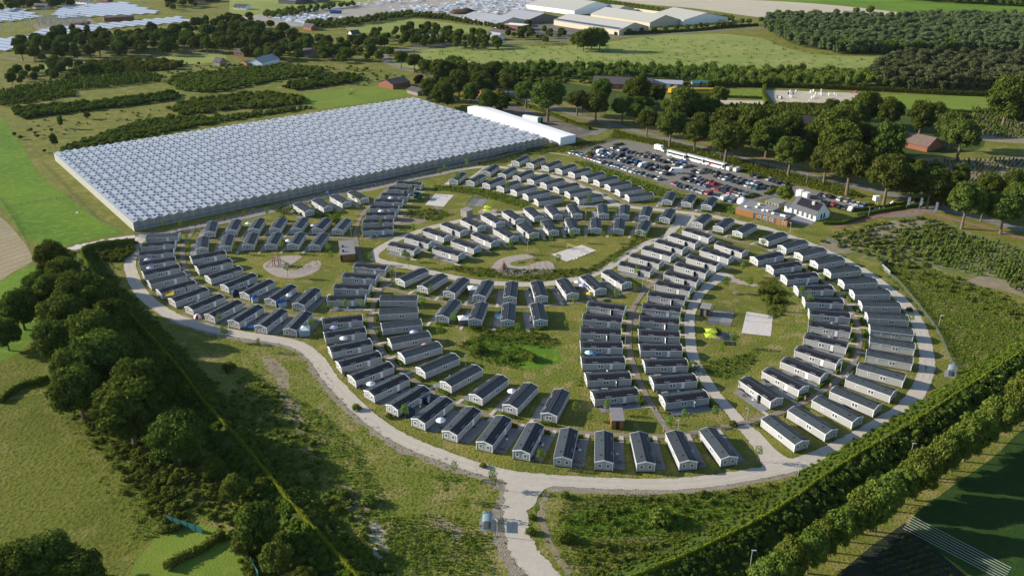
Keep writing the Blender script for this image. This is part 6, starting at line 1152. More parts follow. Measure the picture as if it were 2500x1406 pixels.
def car_proto(kind, ck):
    root = thing('parked_car', None, None); p = M['car_'+ck]
    if kind == 'car':
        loft([(-2.1,.25),(2.15,.25),(2.2,.55),(2.1,.78),(1.1,.92),(-1.75,.98),(-2.15,.85),(-2.2,.5)], .88, 'body', p, root)
        loft([(1.15,.9),(.45,1.38),(-1.1,1.42),(-1.95,.95)], .80, 'cabin_glass', M['carglass'], root, .35); loft([(.42,1.385),(.35,1.44),(-1.05,1.48),(-1.2,1.40)], .80, 'roof_panel', p, root, .35)
    elif kind == 'estate':
        loft([(-2.2,.25),(2.2,.25),(2.25,.6),(2.15,.85),(1.2,1.0),(-2.15,1.02),(-2.25,.6)], .90, 'body', p, root)
        loft([(1.3,.98),(.55,1.55),(-1.95,1.58),(-2.2,1.0)], .84, 'cabin_glass', M['carglass'], root, .25); loft([(.52,1.56),(.45,1.63),(-1.9,1.66),(-2.0,1.56)], .84, 'roof_panel', p, root, .25)
    else:
        loft([(-2.5,.3),(2.5,.3),(2.55,1.0),(1.9,1.25),(1.35,2.0),(-2.5,2.05)], .97, 'body', p, root, .06)
        loft([(1.86,1.28),(1.4,1.92),(.4,1.94),(.4,1.28)], .985, 'cabin_glass', M['carglass'], root, .06); 
    L = 1.35 if kind != 'van' else 1.6
    for x in (-L, L):
        for y in (-.82, .82): wheel(root, x, y)
    for y in (-.6, .6): MB().box(2.1 if kind == 'car' else 2.2 if kind == 'estate' else 2.5, 2.24 if kind == 'car' else 2.28 if kind == 'estate' else 2.58, y-.16, y+.16, .6, .74).build('headlight', M['lamp'], root)
    return proto(root)
M['carglass'] = mat('car_glass', (.03,.035,.04), .08, .8, .1); M['lamp'] = mat('lamp_lens', (.8,.8,.78), .2, .6)
CARS = """A0:105,328,s;160,335,n;220,350,t;258,372,w;305,385,g;340,400,w;390,412,r;440,428,b;485,445,s;530,455,w;570,470,s;680,500,k;745,520,b;790,530,b;845,545,nE;908,568,w;960,588,w;1035,612,w;1100,628,s;1170,645,n;1250,672,s;1335,695,k;1418,722,w;1675,795,r;1720,815,n;1780,840,k;1850,850,kE;1910,875,n;1975,890,s;2045,915,s;2100,930,w;2190,945,rE;2340,990,k;2390,1008,s;2430,1030,wV
B0:505,275,kV;525,318,wV;600,310,b;650,310,b;695,322,b;720,345,w;845,370,kV;955,405,kE;1040,443,b;1105,462,B;1175,525,wV;1290,510,kE;1400,538,k;1540,575,kV
B1:455,315,s;550,352,s;615,368,b;670,388,b;725,400,n;790,412,g;860,440,w;905,457,n;965,472,k;1075,500,k;1240,550,n;1310,575,k;1440,610,s;1495,628,w;1560,648,k;1820,722,k;1925,685,kE;1925,752,k;2025,715,s;2010,775,n;2080,742,g;2150,762,d;2075,800,b;2215,775,r;2160,828,s;2285,798,r;2300,865,d;2355,880,r;2405,892,k;2470,860,n;2445,915,n
C0:750,250,k;805,265,n;845,282,w;905,295,kV;965,315,b;1040,325,k;1095,350,g;1150,362,k;1215,380,s;1240,340,r;1285,352,g;1355,365,s;1325,400,kE;1395,425,g;1450,445,k;1525,462,k;1615,432,s;1670,460,k;1690,500,s;1745,470,n;1800,480,BE;1810,535,w;1900,518,s;1975,605,k;2060,620,w;2150,585,n;2215,603,k;2258,625,k;2320,640,k;2320,685,k;2382,707,s;2450,725,w;2470,675,k
D1:215,358,wV;300,374,wV;190,440,n;240,455,k;310,480,s;265,508,k;320,525,k;370,495,g;500,438,k;550,455,k;690,485,s;760,508,k;805,524,n;895,545,k;455,518,b;432,560,w;508,530,w;480,577,g;562,545,k;537,590,t;650,578,k;712,586,k
E1:180,580,k;255,605,b;345,632,k;222,646,r;285,660,s;332,676,w;405,645,g;388,690,s;458,665,g;130,617,k;170,634,n;85,605,r;150,724,wV;240,745,bE
F1:1325,675,n;1385,682,s;1440,697,k;1560,728,wE;1645,745,s;1715,772,s;1780,788,w;1845,803,b;1350,768,s;1410,787,n;1485,797,rE;1555,822,k;1625,835,k;1700,850,wV"""
RA = math.atan2(366.5-434.5, 88.9-30.7)+math.pi/2
AREA = {'A': 'edge row of the car park', 'B': 'lower middle car row', 'C': 'upper middle car row', 'D': 'right upper car rows', 'E': 'car rows behind the reception', 'F': 'car rows beside the access road'}
CPROT = {}; rv = random.Random(8); 
for line in CARS.split('\n'):
    k, dat = line.split(':'); cnt = 0
    for it in dat.split(';'):
        a = it.split(','); x, y = float(a[0]), float(a[1]); ck = a[2][0]; ty = {'E': 'estate', 'V': 'van'}.get(a[2][1:], 'car')
        u, v = ((1380+x/6.25, 320+y/6.25) if k in ('A0', 'B0', 'B1', 'C0') else (1740+x/5, 340+y/5)); X, Y = G(u, v, .7)
        if (ty, ck) not in CPROT: CPROT[(ty, ck)] = car_proto(ty, ck)
        copy_tree(CPROT[(ty, ck)], (X, Y, .048), RA+(math.pi if rv.random() < .4 else 0)+rv.uniform(-.04, .04), None, f"{COL[ck][0]} {'van' if ty == 'van' else 'car'}, {ordw(cnt)} from the left in the {AREA[k[0]]}", 'van' if ty == 'van' else 'car', 'cars parked in the car park'); cnt += 1
def bus(u, v, label, red):
    X, Y = G(u, v, 1.5); root = thing('coach', label, 'coach', (X, Y, .048), RA-math.pi/2)
    loft([(-6.2,.3),(6.1,.3),(6.2,1.2),(6.05,2.9),(5.7,3.1),(-6.1,3.1),(-6.2,2.8)], 1.26, 'body', M['white'], root); MB().box(-5.9, 4.6, -1.28, 1.28, 1.55, 2.45).build('side_window', M['carglass'], root)
    MB().box(6.0, 6.22, -1.18, 1.18, 1.1, 2.8).box(4.9, 6.08, -1.285, 1.285, .9, 2.7).build('windscreen', M['carglass'], root); MB().box(-5.6, 5.2, -.95, .95, 3.1, 3.16).build('roof_panel', M['metal'], root)
    for xx in (-3.8, -2.9, 3.9):
        for yy in (-1.14, 1.14): wheel(root, xx, yy, .5, .3)
    if red == 2: MB().tube((-2.4, -1.31, 1.5), (-2.4, -1.27, 1.5), .75, .75, 20).build('red_emblem', M['car_r'], root)
    elif red: MB().box(-1.9, -1.3, -1.31, -1.27, .9, 1.9).build('red_emblem', M['car_r'], root)
bus(1655, 379, 'white coach, leftmost of the three in the car park', 1); bus(1700, 389, 'white coach, middle one of the three in the car park', 0); bus(1747, 401, 'white coach with large red disc, rightmost of three', 2)
def boxtruck(u, v, label):
    X, Y = G(u, v, 1.2); root = thing('box_truck', label, 'lorry', (X, Y, .048), RA-math.pi/2)
    MB().box(-3.4, 1.2, -1.15, 1.15, .8, 3.1).build('cargo_box', M['white'], root); loft([(1.3,.4),(3.3,.4),(3.35,1.0),(2.7,1.3),(2.2,2.1),(1.3,2.2)], .98, 'cab', M['white'], root); MB().box(2.1, 2.75, -.99, .99, 1.35, 1.95).build('windscreen', M['carglass'], root)
    for xx in (-2.2, 2.3):
        for yy in (-.95, .95): wheel(root, xx, yy, .4, .28)
boxtruck(1612, 364, 'white box truck left of the three coaches')
def bigvan(u, v, label, rz):
    X, Y = G(u, v, 1.2); root = thing('panel_van', label, 'van', (X, Y, .048), rz)
    loft([(-3.2,.35),(3.0,.35),(3.1,1.1),(2.4,1.4),(1.8,2.5),(-3.2,2.65)], 1.0, 'body', M['white'], root, .05, 1); loft([(2.32,1.45),(1.85,2.35),(1.0,2.38),(1.0,1.45)], 1.01, 'windscreen', M['carglass'], root, .05, 1)
    for xx in (-2, 2):
        for yy in (-.9, .9): wheel(root, xx, yy, .36, .26)
bigvan(1649, 417, 'large white panel van alone in the middle of the car park', math.pi*.97)
x, y = G(1300, 300); root = thing('lorry_trailer', 'white lorry trailer with dark green front behind the warehouse', 'trailer', (x, y, .04), -.62); MB().box(-6.5, 4.5, -1.25, 1.25, 1.0, 3.8).build('cargo_box', M['white'], root); MB().box(4.51, 6.6, -1.25, 1.25, .5, 3.7).build('cab', mat('dark_green_paint', (.01,.07,.05), .4), root); MB().box(-6, 4, -1.0, 1.0, .05, .98).build('chassis', M['black'], root)
yel = mat('yellow_paint', (.62,.42,.01), .5)
x, y = G(1641, 228); root = thing('yellow_truck', 'yellow lorry standing before the riding hall', 'lorry', (x, y, 0), .9); MB().box(-4, 4, -1.25, 1.25, 1.0, 3.9).build('cargo_box', yel, root); MB().box(-3.8, 3.8, -1.1, 1.1, .02, .98).build('chassis', M['black'], root)
x, y = G(1709, 231); root = thing('yellow_trailer', 'long yellow horse trailer beside the sports lawn', 'trailer', (x, y, 0), -.02); MB().box(-8.5, 8.5, -1.4, 1.4, 1.0, 4.2).build('cargo_box', yel, root); MB().box(-7.5, 6, -1.42, 1.42, 2.7, 3.3).build('dark_window', M['carglass'], root); MB().box(-8, 8, -1.2, 1.2, .02, .98).build('chassis', M['black'], root)
bld('green_shed', 'left green roofed stall beside the riding arena', (1690,214), (1708,214), 6, 3.0, 1.2, M['greywood'], M['greenroof'], 'shed'); bld('green_shed', 'right green roofed stall beside the riding arena', (1711,213), (1729,213), 6, 3.0, 1.2, M['greywood'], M['greenroof'], 'shed')
# horse jumps in the arena
for i, (u, v, c) in enumerate([(1936,226,'w'),(1930,231,'k'),(1982,226,'w'),(2004,225,'w'),(1930,238,'w'),(1903,241,'k'),(1998,232,'w'),(2034,235,'w'),(2030,233,'w'),(2084,228,'r'),(1984,240,'w'),(1975,252,'w')]):
    x, y = G(u, v); root = thing('horse_jump', f"{ {'w':'white','k':'dark','r':'red'}[c]} show jump, {ORD[i]} in the riding arena", 'horse jump', (x, y, .05), .4*i, 'show jumps in the riding arena')
    for s in (-2, 2): MB().box(s-.25, s+.25, -.4, .4, 0, 1.7).build('wing', M['white'] if c == 'w' else M['car_r'] if c == 'r' else M['black'], root)
    mb = MB()
    for z in (.4, .8, 1.2): mb.bar((-1.75, 0, z), (1.75, 0, z), .1, .1)
    mb.build('rail', M['white'], root)
# ------------------------------------------------------------------ park furniture
def lamp(u, v, h, label, big=False, dark=False, rz=0):
    x, y = G(u, v); root = thing('street_lamp', label, 'lamp post', (x, y, 0), rz, 'lamp posts'); m = M['black'] if dark else M['metal']
    MB().tube((0, 0, 0), (0, 0, h), .09, .06).build('post', m, root); MB().box(-.15, .75, -.13, .13, h, h+.12).build('lamp_head', m, root)
for (u, v, h) in [(1947,1166,4.2),(1214,1309,4.0),(1288,613,4.0),(1430,539,3.6),(1424,507,3.6),(1526,844,3.8),(1568,708,3.8),(1928,569,4.2),(1823,1026,3.6),(1066,966,3.6),(2051,911,3.6),(966,678,3.4),(405,620,3.6),(1136,895,3.6),(2292,795,3.6),(1690,514,3.6),(1655,1053,3.4),(1620,1054,3.2),(858,578,3.4),(1820,476,4.2),(1610,415,4.2),(2120,528,4.2),(1968,450,4)]:
    x, y = G(u, v); lamp(u, v, h, "slim lamp post "+near_phrase(x, y), rz=rng.uniform(0, 6))
lamp(2214, 1149, 7.5, 'tall street lamp between bank and tree row'); lamp(1826, 1418, 7.5, 'tall street lamp at the bottom right'); lamp(2494, 950, 7.5, 'tall street lamp at the right edge')
def fence(pts, h, label, m, name='mesh_fence', post=2.5, world=False, top=True):
    P = np.array(smooth_pts([G(u, v) for u, v in pts], 5)); root = thing(name, label, 'fence', (float(P[0][0]), float(P[0][1]), 0)); o = P[0]
    V = [(p[0]-o[0], p[1]-o[1], .05) for p in P]+[(p[0]-o[0], p[1]-o[1], h) for p in P]; k = len(P); MB().add(V, [(i, i+1, k+i+1, k+i) for i in range(k-1)]).build('mesh_panel', m, root)
    seg = np.linalg.norm(np.diff(P, axis=0), axis=1); cum = np.concatenate([[0], np.cumsum(seg)]); n = int(cum[-1]/post)
    mb = MB()
    for s in np.linspace(0, cum[-1], max(2, n)):
        x = np.interp(s, cum, P[:, 0])-o[0]; y = np.interp(s, cum, P[:, 1])-o[1]; mb.box(x-.05, x+.05, y-.05, y+.05, 0, h+.08)
    if n > 100: q = mb.build('posts', M['darkmetal'], root); q['kind'] = 'stuff'
    else: mb.build('posts', M['darkmetal'], root)
M['darkmetal'] = mat('dark_fence_metal', (.06,.075,.065), .6, .3); M['wire'] = mesh_wire_mat('wire_mesh', (.13,.14,.12), .38); M['wire2'] = mesh_wire_mat('stock_wire', (.3,.3,.27), .12); M['wirelt'] = mesh_wire_mat('grey_mesh', (.24,.24,.21), .5)
fence([(331,580),(345,579),(425,571),(560,538),(690,506),(834,471),(968,447),(1060,423),(1156,403),(1220,389),(1284,371)], 1.9, 'grey wire fence between the greenhouse drive and the camp', M['wirelt'])
fence([(1393,379),(1430,393),(1480,411),(1540,428),(1590,441),(1640,461),(1700,476),(1760,494)], 1.4, 'dark wire fence along the lower car park edge', M['wire'])
fence([(1400,372),(1440,357),(1500,338)], 1.6, 'dark wire fence at the left end of the car park', M['wire'])
fence([(2150,655),(2168,672),(2195,694),(2250,760),(2290,815),(2318,880),(2330,900)], 1.4, 'wire fence curving beyond the outermost east row', M['wire'])
fence([(250,640),(300,720),(350,790),(420,850),(490,920),(560,1000),(640,1090),(720,1190),(800,1290),(880,1400)], 1.2, 'thin wire fence at the foot of the left bank', M['wire2'])
fence([(105,400),(170,470),(240,540),(300,575)], 1.1, 'field fence beside the long greenhouse side', M['wire2'])
fence([(0,485),(40,545),(70,600)], 1.1, 'field fence at the left edge meadow', M['wire2'])
fence([(0,512),(100,492),(190,480)], 1.0, 'stock fence across the left meadow', M['wire2'])
fence([(2110,1080),(2220,1010),(2300,960),(2350,930)], 1.1, 'wire fence along the bright bank', M['wire2'])
def boardfence(a, b, h, m, label):
    A = Vector(G(*a)); B = Vector(G(*b)); L = (B-A).length; root = thing('screen_fence', label, 'screen fence', (A.x, A.y, 0), math.atan2((B-A).y, (B-A).x)); MB().box(0, L, -.03, .03, .05, h).build('panel', m, root)
    for i in range(int(L/2)+1): MB().box(i*2-.05, i*2+.05, -.08, .08, 0, h+.05).build('post', M['darkmetal'], root)
M['teal'] = mat('teal_screen', (.03,.14,.13), .6, .3)
boardfence((405,1273), (495,1303), 1.8, M['teal'], 'teal screen fence above the lower left garden'); boardfence((580,1328), (632,1408), 1.6, M['teal'], 'teal screen fence right of the lower left garden')
boardfence((2018,586), (2046,598), 1.4, M['darkmetal'], 'dark screen in the nursery near the white house'); boardfence((2150,652), (2168,640), 1.6, M['darkmetal'], 'dark screen, left panel by the east scrub'); boardfence((2152,654), (2172,672), 1.6, M['metal'], 'grey screen, right panel by the east scrub')
# ball court fence
fence([(1742,757),(1768,760.5),(1793,764)], 1.6, 'black rail fence behind the ball court', M['wire']); fence([(1724,790),(1754,793.5),(1785,797)], 1.2, 'black rail fence in front of the ball court', M['wire']); fence([(1740,762),(1734,775),(1727,788)], 1.3, 'black rail fence left of the ball court', M['wire']); fence([(1793,765),(1789,781),(1785,796)], 1.3, 'black rail fence right of the ball court', M['wire'])
fence([(1154,485),(1146,494),(1139,502)], 1.3, 'black rail fence left of the grey plaza', M['wire']); fence([(1154,485),(1172,486),(1190,487)], 1.3, 'black rail fence behind the grey plaza', M['wire'])
# banners, kiosk, parking meter boulders
for i, (u, v) in enumerate([(2213,509),(2243,511),(2280,522)]):
    x, y = G(u, v); root = thing('banner_flag', f"white banner flag, {ORD[i]} from the left at the entrance", 'banner', (x, y, 0), -.2, 'entrance banners'); MB().tube((0, 0, 0), (0, 0, 5.2), .05).build('pole', M['metal'], root); MB().box(.05, 1.0, -.02, .02, 1.6, 5.1).build('cloth', M['white'], root)
x, y = G(2137, 501); root = thing('information_sign', 'white box shaped information sign beside the entrance curve', 'sign', (x, y, 0), .3); MB().box(-1.2, 1.2, -.9, .9, 2.2, 4.2).build('sign_box', M['white'], root); MB().box(-.1, .1, -.1, .1, 0, 2.2).box(.9, 1.05, -.1, .1, 0, 2.2).build('post', M['metal'], root)
x, y = G(2228, 502); root = thing('road_sign', 'red and white sign at the camp entrance', 'sign', (x, y, 0), .3); MB().tube((0, 0, 0), (0, 0, 2.6), .06).build('post', M['metal'], root); MB().box(-.7, .7, -.05, .05, .9, 1.6).build('arrow_plate', M['white'], root); MB().box(-.35, .35, -.06, .06, 1.7, 2.6).build('sign_plate', M['car_r'], root)
for i, (u, v) in enumerate([(2127,511),(2136,511),(2146,511),(2156,509),(2163,506),(2170,502),(2176,498),(2180,495),(2330,1180)][:8]):
    x, y = G(u, v); V, F = ico_np(0); o = obj('boulder', mesh_np('boulder', V*np.array([.7, .55, .45])*(1+.1*np.sin(V[:, [1, 2, 0]]*5+i))+np.array([0, 0, .3]), F), M['white']); o.location = (x, y, .05); tag(o, f"white painted boulder, {ORD[i]} along the entrance curve", 'boulder', 'white boulders at the entrance')
# playground things
M['pole'] = mat('play_wood', (.32,.22,.15), .8, .1, .2, 3)
def climber(u, v, label):
    x, y = G(u, v); root = thing('climbing_tower', label, 'climbing frame', (x, y, .05), .2); mb = MB()
    for i in range(6):
        a = i*1.047; mb.tube((1.5*math.cos(a), 1.1*math.sin(a), 0), (1.3*math.cos(a), 1.0*math.sin(a), 4.2+.4*(i % 2)), .13, .11)
    mb.tube((-4, 0, 0), (-1.2, 0, 2.4), .12).tube((-3.6, -1.2, 0), (-1.2, -.6, 2.4), .12); mb.build('post', M['pole'], root)
    mb = MB(); mb.box(-1.2, 1.2, -.9, .9, 2.0, 2.15).box(-1.0, 1.0, -.8, .8, 3.2, 3.3); mb.build('deck', M['pole'], root)
    mb = MB(); mb.bar((1.2, 0, 2.1), (4.4, -.8, .3), .7, .1); mb.build('slide', M['metal'], root)
climber(676, 648, 'wooden climbing tower with slide on the west playground')
def tipi(u, v, label):
    x, y = G(u, v); root = thing('pole_tipi', label, 'play tipi', (x, y, .05)); mb = MB()
    for i in range(6): a = i*1.047; mb.tube((1.6*math.cos(a), 1.6*math.sin(a), 0), (-.25*math.cos(a), -.25*math.sin(a), 3.0), .1)
    mb.build('post', M['pole'], root); V, F = ico_np(0); MB().tube((0, 0, .2), (0, 0, 1.9), 1.0, .3, 8).build('cover', mat('brown_cloth', (.12,.05,.04), .9), root)
tipi(1230, 656, 'wooden pole tipi on the oval green playground')
def frame(u, v, rz, label, L=4.5):
    x, y = G(u, v); root = thing('swing_frame', label, 'swing', (x, y, .05), rz); mb = MB()
    for s in (-1, 1):
        for t in (-1, 1): mb.tube((s*L/2, t*1.1, 0), (s*(L/2-.3), 0, 2.4), .08)
    mb.tube((-L/2+.3, 0, 2.4), (L/2-.3, 0, 2.4), .08); mb.build('frame', M['pole'], root)
    for s in (-1, 1): MB().tube((s*.8-.2, 0, .5), (s*.8-.2, 0, 2.4), .02).tube((s*.8+.2, 0, .5), (s*.8+.2, 0, 2.4), .02).box(s*.8-.25, s*.8+.25, -.12, .12, .46, .5).build('seat', M['black'], root)
frame(1312, 655, .35, 'large net swing frame on the oval green playground', 6.5); frame(764, 652, .5, 'low balance frame on the west playground', 3.5)
for i in range(5):
    x, y = G(711+7*i, 667-2.5*i); o = MB().tube((0, 0, 0), (0, 0, 1.3), .1).build('balance_post', M['pole']); o.location = (x, y, .05); tag(o, f"short wooden post, {ORD[i]} from the left on the west playground", 'post', 'balance posts')
def picnic(X, Y, rz, label, group='picnic tables on the terraces', z=.11):
    if not PIC:
        root = thing('picnic_table', None, None); MB().box(-.9, .9, -.38, .38, .70, .75).build('table_top', M['greywood'], root)
        for s in (-1, 1): MB().box(-.9, .9, s*.75-.14, s*.75+.14, .42, .46).build('bench', M['greywood'], root); MB().bar((s*.6, -.75, .0), (s*.6, .3, .7), .08, .08).bar((s*.6, .75, .0), (s*.6, -.3, .7), .08, .08).bar((s*.6, -.75, .4), (s*.6, .75, .4), .06, .06).build('leg', M['greywood'], root)
        PIC.append(proto(root))
    return copy_tree(PIC[0], (X, Y, z), rz, None, label, 'picnic table', group)
PIC = []
# volleyball nets
def net(u0, v0, u1, v1, label, m):
    A = Vector(G(u0, v0)); B = Vector(G(u1, v1)); L = (B-A).length; root = thing('volleyball_net', label, 'volleyball net', (A.x, A.y, .05), math.atan2((B-A).y, (B-A).x))
    for x in (0, L): MB().tube((x, 0, 0), (x, 0, 2.5), .09).build('post', m, root)
    MB().box(0, L, -.01, .01, 1.5, 2.4).build('net', M['wire2'], root); MB().box(0, L, -.03, .03, 2.36, 2.44).build('top_band', m, root)
ycol = mat('yellow_pad', (.62,.36,.02), .6)
net(1385, 609, 1420, 622, 'yellow volleyball net on the oval green sand court', ycol); net(1822, 784, 1884, 792, 'pale volleyball net on the eastern sand court', M['metal']); net(1052, 487, 1094, 491, 'pale volleyball net on the northern sand court', M['metal'])
for i in range(6):
    x, y = G(1402+12*(i//2)*1.6+6*(i % 2), 634-5.5*(i//2)*1.6-1.5*(i % 2)); root = thing('stool', f"white sitting stool, {ORD[i]} along the oval green sand court", 'stool', (x, y, .02), 0, 'white stools'); MB().tube((0, 0, .0), (0, 0, .4), .16, .2).build('base', M['white'], root); MB().tube((0, 0, .4), (0, 0, .46), .26, .26, 10).build('seat', M['white'], root)
# shade sails
lime = mat('lime_fabric', (.42,.52,.03), .7)
for i, (u, v, lb) in enumerate([(1191,505,'upper lime green shade sail by the grey plaza'),(1190,513,'lower lime green shade sail by the grey plaza'),(1736,806,'upper lime green shade sail on the eastern terrace'),(1735,818,'lower lime green shade sail on the eastern terrace')]):
    x, y = G(u, v, 2.3); root = thing('shade_sail', lb, 'shade sail', (x, y, 0)); r_ = 1.7
    MB().add([(-r_, -1.3, 2.1), (r_, -1.4, 2.2), (r_, 1.3, 2.3), (-r_, 1.4, 2.2), (0, 0, 2.75)], [(0, 1, 4), (1, 2, 4), (2, 3, 4), (3, 0, 4)]).build('cloth', lime, root)
    MB().tube((0, 0, 0), (0, 0, 2.7), .05).build('pole', M['metal'], root)
# parasols and tents
def parasol(u, v, col, label, r_=1.3, z=.1):
    x, y = G(u, v, 2.3); root = thing('parasol', label, 'parasol', (x, y, z)); V = [(0, 0, 2.75)]; n = 8
    for i in range(n): a = 6.283*i/n; V.append((r_*math.cos(a), r_*math.sin(a), 2.15))
    V += [(0, 0, 2.70)]+[(p[0]*.99, p[1]*.99, p[2]-.05) for p in V[1:n+1]]
    F = [(0, 1+i, 1+(i+1) % n) for i in range(n)]+[(n+1, n+2+(i+1) % n, n+2+i) for i in range(n)]; MB().add(V, F).build('canopy', col, root); MB().tube((0, 0, 0), (0, 0, 2.7), .035).build('pole', M['metal'], root); MB().tube((0, 0, 0), (0, 0, .1), .35).build('base', M['skirt'], root)
wf = mat('white_fabric', (.75,.74,.74), .7); lf = mat('lilac_fabric', (.55,.50,.66), .7); tf = mat('mint_fabric', (.45,.68,.70), .7); pf = mat('pink_fabric', (.62,.30,.30), .7); yf = mat('mustard_fabric', (.55,.38,.02), .7); rf_ = mat('red_fabric', (.50,.03,.07), .7); bf = mat('blue_fabric', (.04,.10,.28), .7); nf_ = mat('navy_fabric', (.012,.025,.06), .7); gf = mat('green_net', (.01,.10,.08), .7)
for u, v, m_, nm in [(360,633,lf,'pale lilac'),(366,653,lf,'large pale lilac'),(1076,1025,wf,'white'),(1438,860,tf,'mint and white'),(839,825,wf,'white'),(905,936,wf,'white'),(815,799,lf,'lilac'),(1250,954,wf,'square white'),(1422,696,lf,'lilac'),(1440,716,yf,'yellow'),(1010,810,lf,'lilac'),(1038,842,pf,'pink'),(606,545,wf,'white'),(765,550,lf,'lilac'),(704,587,wf,'white'),(930,515,wf,'white'),(954,483,wf,'white'),(704,720,wf,'white'),(1410,688,wf,'cream'),(802,469,bf,'blue')]:
    x, y = G(u, v, 2.3); parasol(u, v, m_, nm+" parasol "+near_phrase(x, y))
def tent(u, v, m1, m2, label, r_=1.4):
    x, y = G(u, v); root = thing('dome_tent', label, 'tent', (x, y, .03), .4); n = 8; V = []; F = []; mi = []
    for j in range(5):
        t = j/5*math.pi/2
        for i in range(n): a = 6.283*i/n; V.append((r_*math.cos(t)*math.cos(a), r_*math.cos(t)*math.sin(a), 1.35*math.sin(t)))
    V.append((0, 0, 1.35)); mb = MB()
    for j in range(4):
        for i in range(n): mb.m  # panels alternate in colour
    A_, B2 = MB(), MB()
    for i in range(n):
        F_ = [(j*n+i, j*n+(i+1) % n, (j+1)*n+(i+1) % n, (j+1)*n+i) for j in range(4)]+[(4*n+i, 4*n+(i+1) % n, 5*n)]; (A_ if i % 2 else B2).add(V, F_)
    A_.build('panels', m1, root); B2.build('stripes', m2, root)
tent(484, 775, rf_, wf, 'red and white dome tent on the grass beside the gravel road')
def gazebo(u, v, m1, m2, label, s=1.6, h=2.0, rz=.2):
    x, y = G(u, v); root = thing('party_tent', label, 'party tent', (x, y, .03), rz); MB().box(-s, s, -s, s, .02, h).build('wall', m2, root)
    MB().add([(-s-.1, -s-.1, h+.01), (s+.1, -s-.1, h+.01), (s+.1, s+.1, h+.01), (-s-.1, s+.1, h+.01), (0, 0, h+.85)], [(0, 1, 4), (1, 2, 4), (2, 3, 4), (3, 0, 4), (3, 2, 1, 0)]).build('roof', m1, root)
M['blueshade'] = mat('pale_blue_panel', (.30,.40,.48), .7); M['navy'] = nf_
gazebo(744, 816, wf, M['blueshade'], 'white and pale blue party tent in the outer west row'); gazebo(1155, 716, wf, M['darkpanel'], 'white roofed party tent below the oval road'); gazebo(1132, 790, wf, M['darkpanel'], 'white roofed party tent in the short centre row')
gazebo(688, 747, bf, M['blueshade'], 'blue roofed storage tent in the inner west row', 1.3, 1.7, .6); gazebo(622, 736, bf, M['blueshade'], 'small blue roofed storage tent in the inner west row', 1.0, 1.6, .6); gazebo(575, 722, nf_, nf_, 'navy storage tent by the inner west row', 1.1, 1.5, .6)
gazebo(1052, 986, nf_, nf_, 'navy storage tent behind the long outer south row', 1.4, 1.6, .7); gazebo(998, 1014, nf_, nf_, 'navy storage tent beside a bright green young tree', 1.2, 1.6, .7)
gazebo(632, 703, nf_, nf_, 'dark storage tent at the top of the inner west row', 1.0, 1.4, .6)
x, y = G(414, 716, 2.2); root = thing('awning', 'mustard yellow awning over the terrace in the outer west row', 'awning', (x, y, 0), .3); MB().add([(-1.3, -1.2, 1.9), (1.3, -1.2, 1.9), (1.3, 1.3, 2.4), (-1.3, 1.3, 2.4)], [(0, 1, 2, 3)]).build('cloth', yf, root); MB().tube((-1.2, -1.1, 0), (-1.2, -1.1, 1.9), .03).tube((1.2, -1.1, 0), (1.2, -1.1, 1.9), .03).build('pole', M['metal'], root)
def pool(u, v, m_, label, r_=1.3, h=.5):
    x, y = G(u, v); root = thing('paddling_pool', label, 'paddling pool', (x, y, .1)); MB().tube((0, 0, 0), (0, 0, h), r_, r_*1.05, 16).build('rim', m_, root); MB().tube((0, 0, h), (0, 0, h+.01), r_*.92, r_*.92, 16).build('water', mat('pool_water', (.05,.35,.62), .1, .6), root)
pool(613, 800, bf, 'blue paddling pool at the end of the outer west row'); pool(1216, 776, tf, 'bright blue paddling pool in the short centre row', 1.0); pool(1452, 868, bf, 'small blue paddling pool under the mint parasol', .7)
gazebo(596, 796, wf, wf, 'low white tent beside the blue paddling pool', .9, 1.1)
x, y = G(1020, 486); root = thing('trampoline', 'green netted trampoline right of the curving path column', 'trampoline', (x, y, 0)); MB().tube((0, 0, .7), (0, 0, .78), 1.9, 1.9, 16).build('mat', M['black'], root); MB().tube((0, 0, .8), (0, 0, 2.6), 1.9, 1.9, 16, cap=False).build('net', gf, root)
for i in range(6): a = i*1.047; MB().tube((1.9*math.cos(a), 1.9*math.sin(a), 0), (1.9*math.cos(a), 1.9*math.sin(a), 2.6), .04).build('leg', M['metal'], root)
for k in range(7):
    A = Vector(G(2205+3.2*k, 1290-5.2*k)); B = Vector(G(2450+3.2*k, 1418-5.2*k)); o = MB().tube((0, 0, 0), (*(B-A), 0), .045, None, 6).build('irrigation_pipe', M['metal']); o.location = (A.x, A.y, .12)
    tag(o, f"long irrigation pipe, {ORD[k]} from below at the dark crop field", 'pipe', 'irrigation pipes')
def bicycle(u, v, rz, label, ride=True):
    x, y = G(u, v); root = thing('bicycle', label, 'bicycle', (x, y, .09), rz)
    for yy in (-.52, .52):
        w_ = MB(); n = 14
        for i in range(n): a, b_ = 6.283*i/n, 6.283*(i+1)/n; w_.tube((0, yy+.33*math.cos(a), .34+.33*math.sin(a)), (0, yy+.33*math.cos(b_), .34+.33*math.sin(b_)), .022, None, 5)
        w_.build('wheel', M['tyre'], root)
    MB().tube((0, -.52, .34), (0, -.15, .85), .02).tube((0, -.15, .85), (0, .4, .85), .02).tube((0, .4, .9), (0, .52, .34), .02).tube((0, -.15, .85), (0, .0, .32), .02).tube((0, 0, .32), (0, .42, .8), .02).tube((0, -.52, .34), (0, 0, .32), .02).build('frame', M['black'], root)
    MB().box(-.06, .06, -.28, -.02, .92, .97).build('saddle', M['black'], root); MB().tube((-.26, .38, 1.02), (.26, .38, 1.02), .016).build('handlebar', M['metal'], root)
